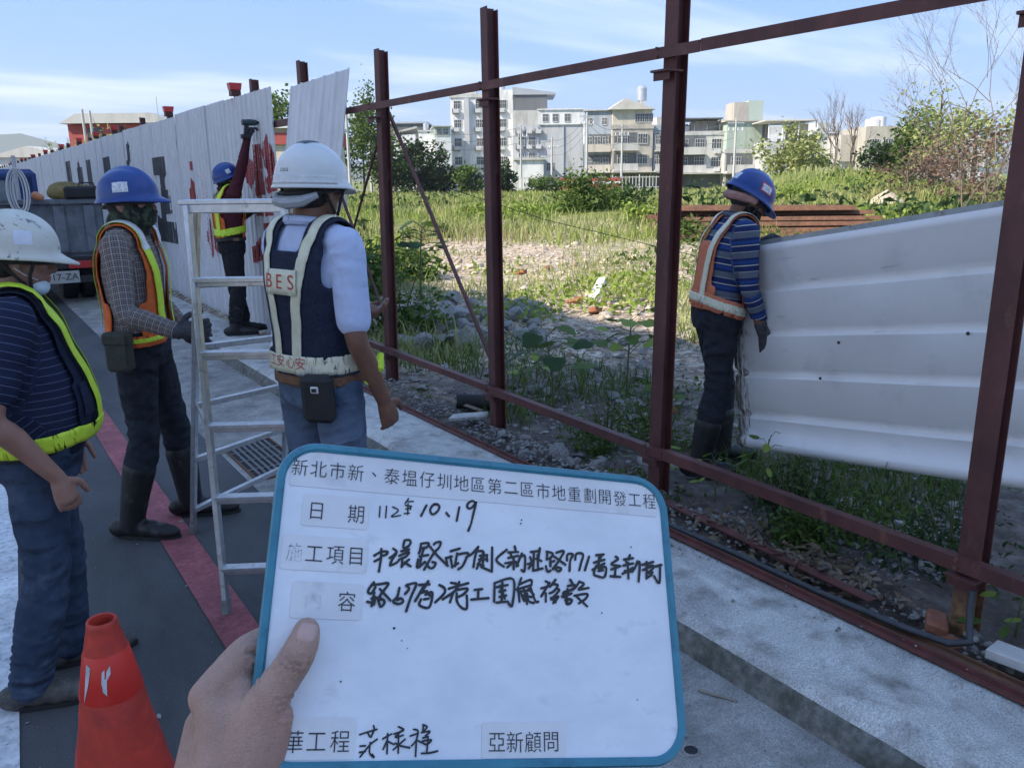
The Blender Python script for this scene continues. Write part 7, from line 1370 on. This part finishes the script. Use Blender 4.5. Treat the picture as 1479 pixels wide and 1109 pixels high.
for i, (px0, px1, yt, m_, fl, lab) in enumerate(((700, 790, 150, 'b_mid', 5, 'plain block rising behind the tall white one'), (850, 905, 176, 'b_white', 4, 'pale block behind the shaded shop house'), (938, 1000, 182, 'b_grey', 4, 'grey block behind the narrow blue house'), (1030, 1075, 186, 'b_tan', 4, 'tan block behind the green house'), (1095, 1175, 196, 'b_white', 3, 'pale block behind the open roof canopy'), (1170, 1225, 190, 'b_grey', 4, 'grey block behind the bare trees'), (1215, 1300, 198, 'b_mid', 3, 'weathered block behind the tan house'), (1296, 1420, 200, 'b_white', 3, 'long pale block behind the trees at right'))):
    Hq = House(px0, px1, yt, 146+3*i % 7, lab, R((i % 3-1)*4), 8); w_, h_ = Hq.w, Hq.h; Hq.box('wall', 0, w_, 0, 8, 0, h_, m_); n_ = max(3, int(w_/2.3)); Hq.box('roof_room', w_*.2, w_*.5, 1, 5, h_+.005, h_+1.4, 'b_mid'); b = MB(); b.lathe([(0, 0), (.5, 0), (.5, 1.3), (0, 1.5)], (w_*.75, 2, h_+.01), 12); b.build('water_tank', MT['tank'], Hq.e, True)
    for f_ in range(1, fl):
        for k in range(n_): Hq.win(w_*(k+.5)/n_, h_*(f_+.55)/fl, 1.1, 1.2, 0, 0, (k+f_) % 3 == 0)
# left part: lower white houses and a dark roofed shed
Hi = House(633, 657, 200, 124, 'narrow bright white house with two small windows left of the tall block', R(8), 9); w_, h_ = Hi.w, Hi.h; Hi.box('wall', 0, w_, 0, 9, 0, h_, 'b_white'); Hi.box('top_room', .1, w_-.05, .2, 8, h_+.004, h_+1.5, 'b_green'); Hi.box('roof', -.2, w_+.1, -.2, 8.4, h_+1.51, h_+1.65, 'b_mid')
for z in (.42, .72): Hi.win(w_*.45, h_*z, .6, 1.3)
for x in (.3, .7): Hi.win(w_*x, h_+.8, .7, .9, .2)
Hj = House(611, 633, 192, 126, 'plain white house wall behind the round dark tree', 0, 9); Hj.box('wall', 0, Hj.w-.05, 0, 9, 0, Hj.h, 'b_white'); Hj.box('roof_edge', -.1, Hj.w, -.1, 9, Hj.h+.004, Hj.h+.25, 'b_grey'); Hj.win(Hj.w*.8, Hj.h*.4, .5, .9)
b = MB(); b.lathe([(0, 0), (.4, 0), (.4, 1.0), (0, 1.2)], (Hj.w*.4, 2, Hj.h+.26), 12); b.build('water_tank', MT['tank'], Hj.e, True)
Hk = House(574, 606, 196, 138, 'white gabled shed showing above the trees', R(5), 12); Hk.box('wall', 0, Hk.w, 0, 12, 0, Hk.h, 'b_white'); b = MB(); b.prism([(-.3, 0), (Hk.w+.3, 1.0), (Hk.w+.3, 1.3), (-.3, .3)], (0, 12.2, Hk.h), (1, 0, 0), (0, 0, 1), (0, -1, 0), 12.4); b.build('roof', MT['b_mid'], Hk.e)
Hl = House(555, 622, 181, 160, 'long dark grey shed on the skyline left of the white blocks', 0, 14); Hl.box('wall', 0, Hl.w, 0, 14, 0, Hl.h, 'b_dark'); Hl.box('roof', -.3, Hl.w+.3, -.3, 14.3, Hl.h+.004, Hl.h+.3, 'tin')
# beyond the hoarding
def xy_at(px, py, Dd): q = P(px, py, Dd); return q
a = xy_at(97, 178, 52); c = xy_at(236, 170, 52); e = empty('red_hall', (a.x, a.y, 0), math.atan2((c-a).y, (c-a).x), 'red walled hall with pale roof behind the hoarding at left', 'building'); w_ = math.hypot((c-a).x, (c-a).y); zt = a.z
MB().bb(0, w_, 0, 14, 0, zt-.1).build('wall', MT['b_red'], e); b = MB(); b.prism([(-.4, -.05), (w_+.4, -.05), (w_*.9, .55), (w_*.12, .55)], (0, 14.3, zt), (1, 0, 0), (0, 0, 1), (0, -1, 0), 14.6); b.build('roof', MT['b_mid'], e)
for x in (.2, .45, .7): MB().bb(w_*x, w_*x+.9, -.06, -.003, zt-1.0, zt-.3).build('window', MT['glass_far'], e)
a = xy_at(404, 192, 40); c = xy_at(428, 190, 40); e = empty('gatehouse', (a.x, a.y, 0), math.atan2((c-a).y, (c-a).x), 'white gatehouse with a red band seen through the hoarding gap', 'building'); w_ = 2.4; zt = a.z+.2
MB().bb(-1.2, w_, 0, 4, 0, zt).build('wall', MT['b_cream'], e); MB().bb(-1.3, w_+.1, -.15, 4.1, zt-.75, zt-.2).build('red_band', MT['b_red'], e); MB().bb(-1.4, w_+.2, -.3, 4.2, zt+.003, zt+.15).build('roof', MT['b_white'], e); MB().bb(.4, .9, -.05, -.003, zt-2.0, zt-1.2).build('window', MT['glass_far'], e); MB().bb(-1.3, w_+.1, -.12, -.004, zt-3.6, zt-3.1).build('red_band', MT['b_red'], e)
a = xy_at(-10, 228, 75); c = xy_at(95, 222, 75); e = empty('white_shed', (a.x, a.y, 0), math.atan2((c-a).y, (c-a).x), 'long white shed low behind the hoarding at far left', 'building'); w_ = math.hypot((c-a).x, (c-a).y); zt = a.z; MB().bb(0, w_, 0, 9, 0, zt).build('wall', MT['b_white'], e); b = MB(); b.prism([(-.5, 0), (w_+.5, 0), (w_/2, 1.0)], (0, 9.3, zt), (1, 0, 0), (0, 0, 1), (0, -1, 0), 9.6); b.build('roof', MT['b_mid'], e)
for px, py, dd_, h2, lab in ((118, 158, 40, .05, 'left of two thin grey poles before the red hall'), (129, 160, 41, .05, 'right of two thin grey poles before the red hall'), (225, 140, 46, .02, 'thin mast right of the red hall')):
    q = xy_at(px, py, dd_); b = MB(); b.tube([(0, 0, 0), (0, 0, q.z)], h2*1.2, 8); o = b.build('pole', MT['b_mid'], None, True); o.location = (q.x, q.y, 0); tag(o, lab, 'pole')
for px, py, dd_, rx, lab, i in ((160, 192, 32, 1.2, 'straw green shrub top showing over the hoarding below the red hall', 0), (95, 208, 44, 1.5, 'pale green shrub over the hoarding left of the poles', 1)):
    q = xy_at(px, py, dd_); clump('shrub', q.x, q.y, q.z-1.2, rx, rx, 1.2, 700, .2, MT['leaf_pale'], lab, None, 'shrub', seed=130+i); 
# ------------------------------------------------------------------ far edge of the field: railings, red barriers, poles and wires, a car
pk = MB(); pk.tube([(0, 0, 0), (0, 0, 1.9)], .05, 5); pk = pk.mesh('picket', MT['b_mid']); fa = far_at(500, 108, 0); fb = far_at(960, 108, 0); L_ = math.hypot(fb[0]-fa[0], fb[1]-fa[1]); e = empty('railing', (fa[0], fa[1], 0), math.atan2(fb[1]-fa[1], fb[0]-fa[0]), 'pale railing along the far edge of the field', 'railing')
n_ = 96
for k in range(n_): o = link('picket', pk, e); o.location = (L_*k/(n_-1), 0, 0); o.scale = (1.6 if k % 8 == 0 else 1,)*2+(1.1 if k % 8 == 0 else 1,)
for z in (.5, 1.75): MB().bb(0, L_, -.03, .03, z-.05, z+.05).build('rail', MT['b_mid'], e)
fm = MB().bb(-1.0, 1.0, -.15, .15, .05, 1.75).bb(-1.0, -.8, -.3, .3, 0, .05).bb(.8, 1.0, -.3, .3, 0, .05).mesh('panel', MT['b_red']); wm_ = MB().bb(-.9, .9, -.17, -.152, 1.0, 1.25).mesh('white_stripe', MT['b_white'])
for k in range(4):
    x, y, z = far_at(822+k*22, 107, 0); e = empty('barrier', (x, y, 0), math.atan2(RT.y, RT.x), ['leftmost red barrier panel at the far railing', 'second red barrier panel at the far railing', 'third red barrier panel at the far railing', 'rightmost red barrier panel at the far railing'][k], 'barrier', 'red barriers at the far railing'); link('panel', fm, e); link('white_stripe', wm_, e)
poles = []
for px, dd_, h, lab in ((756, 112, 8.5, 'concrete utility pole before the tall white block'), (800, 113, 7.0, 'short utility pole before the grey wing'), (850, 106, 9.6, 'utility pole with crossarms at the corner of the grey wing'), (900, 112, 8.5, 'utility pole before the cream shop house'), (1061, 104, 8.5, 'utility pole before the green house'), (541, 104, 8.5, 'utility pole beside the first post'), (510, 88, 9.4, 'pale lamp pole left of the first post')):
    x, y, z = far_at(px, dd_, 0); e = empty('utility_pole', (x, y, 0), math.atan2(RT.y, RT.x), lab, 'pole', 'poles beyond the field'); b = MB(); b.tube([(0, 0, 0), (0, 0, h)], [.17, .11], 8); b.build('shaft', MT['b_mid'], e, True); poles.append((x, y, h))
    for z in (h-.5, h-1.4): MB().bb(-1.0, 1.0, -.06, .06, z-.06, z+.06).build('crossarm', MT['b_grey'], e); 
    for k in range(4): b = MB(); b.lathe([(0, 0), (.09, 0), (.06, .12), (.09, .2), (0, .3)], (-.85+k*.55, 0, h-1.34), 8); b.build('insulator', MT['b_white'], e)
order = [6, 5, 0, 1, 2, 3, 4]
for i in range(len(order)-1):
    A1, A2 = poles[order[i]], poles[order[i+1]]
    for k, z in enumerate((-.3, -1.2, -2.2)):
        b = MB(); p0 = Vector((A1[0], A1[1], A1[2]+z)); p1 = Vector((A2[0], A2[1], A2[2]+z)); b.tube([p0.lerp(p1, t)-p0-Vector((0, 0, 1.0*4*t*(1-t))) for t in np.linspace(0, 1, 9)], .022, 4); o = b.build('overhead_wire', MT['b_dark'], None); o.location = p0; tag(o, 'thin overhead wire strung between the poles beyond the field', 'wire', 'overhead wires')
x, y, z = far_at(629, 104, 0); e = empty('parked_car', (x, y, 0), math.atan2(RT.y, RT.x), 'small grey parked car at the far railing left of the middle post', 'car'); b = MB(); b.prism([(-1.9, .3), (1.9, .3), (1.95, .8), (1.2, .95), (.7, 1.42), (-1.0, 1.42), (-1.5, .95), (-1.95, .85)], (0, .8, 0), (1, 0, 0), (0, 0, 1), (0, -1, 0), 1.6); b.build('body', MT['b_grey'], e, bevel=.05); b = MB(); b.prism([(-.9, .97), (1.0, .97), (.62, 1.34), (-.8, 1.34)], (0, -.805, 0), (1, 0, 0), (0, 0, 1), (0, -1, 0), .02); b.build('side_window', MT['glass_far'], e)
for xx in (-1.2, 1.2):
    b = MB(); b.lathe([(0, -.1), (.32, -.1), (.32, .1), (0, .1)], n=16, ax=Matrix.Rotation(R(90), 3, 'X')); o = b.build('wheel', MT['black'], e, True); o.location = (xx, -.76, .32)
# hills on the horizon
def hill(name, pts, Dd, base_y=262):
    V = []; F = []; n_ = len(pts)
    for (px, py) in pts:
        t = P(px, py, Dd); bq = P(px, base_y, Dd); bk = P(px, py, Dd*1.25); V += [(bq.x, bq.y, -2), (t.x, t.y, t.z), (bk.x*1.0, bk.y, -2)]
    for i in range(n_-1): F += [(3*i, 3*i+3, 3*i+4, 3*i+1), (3*i+1, 3*i+4, 3*i+5, 3*i+2)]
    return tag(link(name, np_mesh(name, V, F, MT['hill'], True), None), kind='structure')
MT['hill'] = mat('wooded_hill', (.03, .05, .025), (.06, .085, .04), .95, .012, 5)
hill('hills', [(-700, 215), (-500, 196), (-300, 204), (-120, 190), (-30, 196), (30, 193), (75, 205), (120, 216), (200, 222), (330, 232), (420, 238), (700, 246), (1000, 244), (1250, 238), (1330, 232), (1500, 228), (1800, 232)], 2600)
# ------------------------------------------------------------------ truck parked at the hoarding
e = empty('dump_truck', (.80, 13.2, 0), 0, 'small blue cabbed truck with grey tipper body, parked facing away', 'truck')
MT['truck_grey'] = mat('truck_grey', (.12, .14, .165), (.18, .20, .225), .6, 6, 5, c3=(.06, .06, .06), scale3=4, pos3=(.5, .7)); MT['truck_blue'] = mat('truck_blue', (.012, .035, .14), (.02, .05, .18), .4, 6, 4); MT['cab_glass'] = mat('cab_glass', (.16, .19, .21), (.24, .27, .29), .12, 4)
b = MB(); b.bb(-1.02, 1.02, 0, .05, .72, 1.40); b.build('tailgate', MT['truck_grey'], e, bevel=.006)
for x in (-.98, -.52, -.06, .40, .78): MB().bb(x, x+.14, -.05, -.003, .74, 1.38).build('tailgate_rib', MT['truck_grey'], e, bevel=.006)
MB().bb(-1.06, 1.06, -.07, .10, 1.403, 1.47).build('tailgate_rim', MT['truck_grey'], e, bevel=.008)
for x in (-1.04, .99): MB().bb(x, x+.05, .06, 3.3, .72, 1.40).build('side_wall', MT['truck_grey'], e)
MB().bb(-.98, .98, .06, 3.3, .66, .72).build('bed_floor', MT['truck_grey'], e); MB().bb(-1.0, 1.0, .02, .12, .50, .655).build('rear_beam', MT['dark'], e, bevel=.006); MB().bb(-.45, .45, .1, 5.0, .45, .64).build('chassis', MT['dark'], e)
MB().bb(-1.0, 1.0, -.04, .03, .30, .40).build('bumper', MT['dark'], e, bevel=.006)
for x in (-.78, .50): q = MB().bb(x, x+.30, -.07, -.003, .51, .61).build('tail_lamp', MT['lamp_red'], e, bevel=.006)
pl = MB().bb(.18, .62, -.065, -.045, .31, .48).build('number_plate', mat('plate', (.38, .38, .36), (.46, .46, .44), .5, 20), e, bevel=.003); me = text_mesh('017-ZA', .13); me.materials.clear(); me.materials.append(MT['dark']); o = link('lettering', me, pl); o.location = (.40, -.068, .395); o.rotation_euler = (R(90), 0, 0)
for x in (-.80, -.55, .55, .80):
    for y in (.75, 4.2):
        if y > 4 and abs(x) < .7: continue
        b = MB(); b.lathe([(.12, -.10), (.36, -.11), (.40, -.07), (.40, .07), (.36, .11), (.12, .10)], n=22, ax=Matrix.Rotation(R(90), 3, 'Y')); o = b.build('wheel', MT['black'], e, True); o.location = (x, y, .40)
        b = MB(); b.lathe([(0, -.06), (.18, -.08), (.20, -.09), (.20, .09), (.18, .08), (0, .06)], n=16, ax=Matrix.Rotation(R(90), 3, 'Y')); b.build('rim', MT['alu'], o, True)
cb = MB().bb(-.98, .55, 3.5, 5.1, .62, 1.93).build('cab', MT['truck_blue'], e, bevel=.08)
for x in (-.82, -.25): q = MB().bb(x, x+.48, 3.47, 3.499, 1.42, 1.74).build('rear_window', MT['cab_glass'], cb, bevel=.004)
b = MB(); [b.bb(*q) for q in ((-1.0, -.94, 3.38, 3.44, 1.41, 1.86), (.46, .52, 3.38, 3.44, 1.41, 1.86), (-.94, .46, 3.38, 3.44, 1.80, 1.86))]; b.build('headboard', MT['truck_blue'], cb)
b = MB(); b.tube([(.02, -.02, 1.45), (.02, -.02, 2.05)], .025, 8); b.build('stake', MT['b_grey'], e, True)
MT['rope'] = mat('pale_rope', (.5, .5, .5), (.62, .62, .61), .9, 60)
rp = empty('rope_coil', (.82, 13.10, 1.80), 0, 'coil of pale rope hanging on the truck tailgate stake', 'rope'); b = MB()
for k in range(7): b.tube([((.06+.012*k)*math.sin(a)+.02*math.sin(k), -.02-.006*k, -.22+(.24+.012*k)*math.cos(a)) for a in np.linspace(0, 6.28, 20)], .008, 5)
b.build('coil', MT['rope'], rp, True)
b = MB(); b.ell((0, 0, 0), (.06, .06, .06)); b.ell((.05, 0, -.02), (.05, .05, .05)); o = link('orange_float', remeshed(b, .012, 'orange_float', mat('orange_float', (.55, .22, .10), None, .6), 2), None); o.location = (1.02, 13.15, 1.52); tag(o, 'small orange ball by the rope coil on the truck', 'float')
mb = MB(); mb.ell((0, 0, .05), (.36, .2, .13)); mb.ell((-.12, .02, .10), (.2, .16, .10)); mb.ell((.2, 0, .04), (.2, .17, .09)); me = remeshed(mb, .02, 'canvas_bundle', mat('canvas_bundle', (.16, .12, .04), (.26, .20, .08), .9, 8, bump=.5, bscale=14, bdist=.03), 3); folds(me, [((0, 0, .1), (1, .3, .2), .4, .12)], .02); o = link('canvas_bundle', me, None); o.location = (1.52, 13.30, 1.50); tag(o, 'yellowish canvas bundle on top of the truck bed', 'bundle')
e2 = empty('tool_case', (1.66, 13.20, 1.47), 0, 'dark handled tool case on the truck tailgate', 'tool case'); MB().bb(-.30, .30, -.12, .12, 0, .17).build('case', MT['black'], e2, bevel=.03); b = MB(); b.tube([(-.1, -.03, .17), (-.09, -.03, .215), (.09, -.03, .215), (.1, -.03, .17)], .012, 6); b.build('handle', MT['dark'], e2, True)
# ------------------------------------------------------------------ the air
hm = bpy.data.materials.new('haze'); hm.use_nodes = True; t = hm.node_tree; t.nodes.remove(t.nodes['Principled BSDF']); pv = t.nodes.new('ShaderNodeVolumePrincipled'); pv.inputs['Color'].default_value = (.80, .86, .95, 1); pv.inputs['Density'].default_value = .00022; pv.inputs['Anisotropy'].default_value = .2
t.links.new(pv.outputs[0], t.nodes['Material Output'].inputs['Volume'])
tag(MB().bb(-9200, 9200, -9200, 9200, -4, 210).build('haze', hm), 'thin pale haze over the whole place', 'haze', kind='stuff')
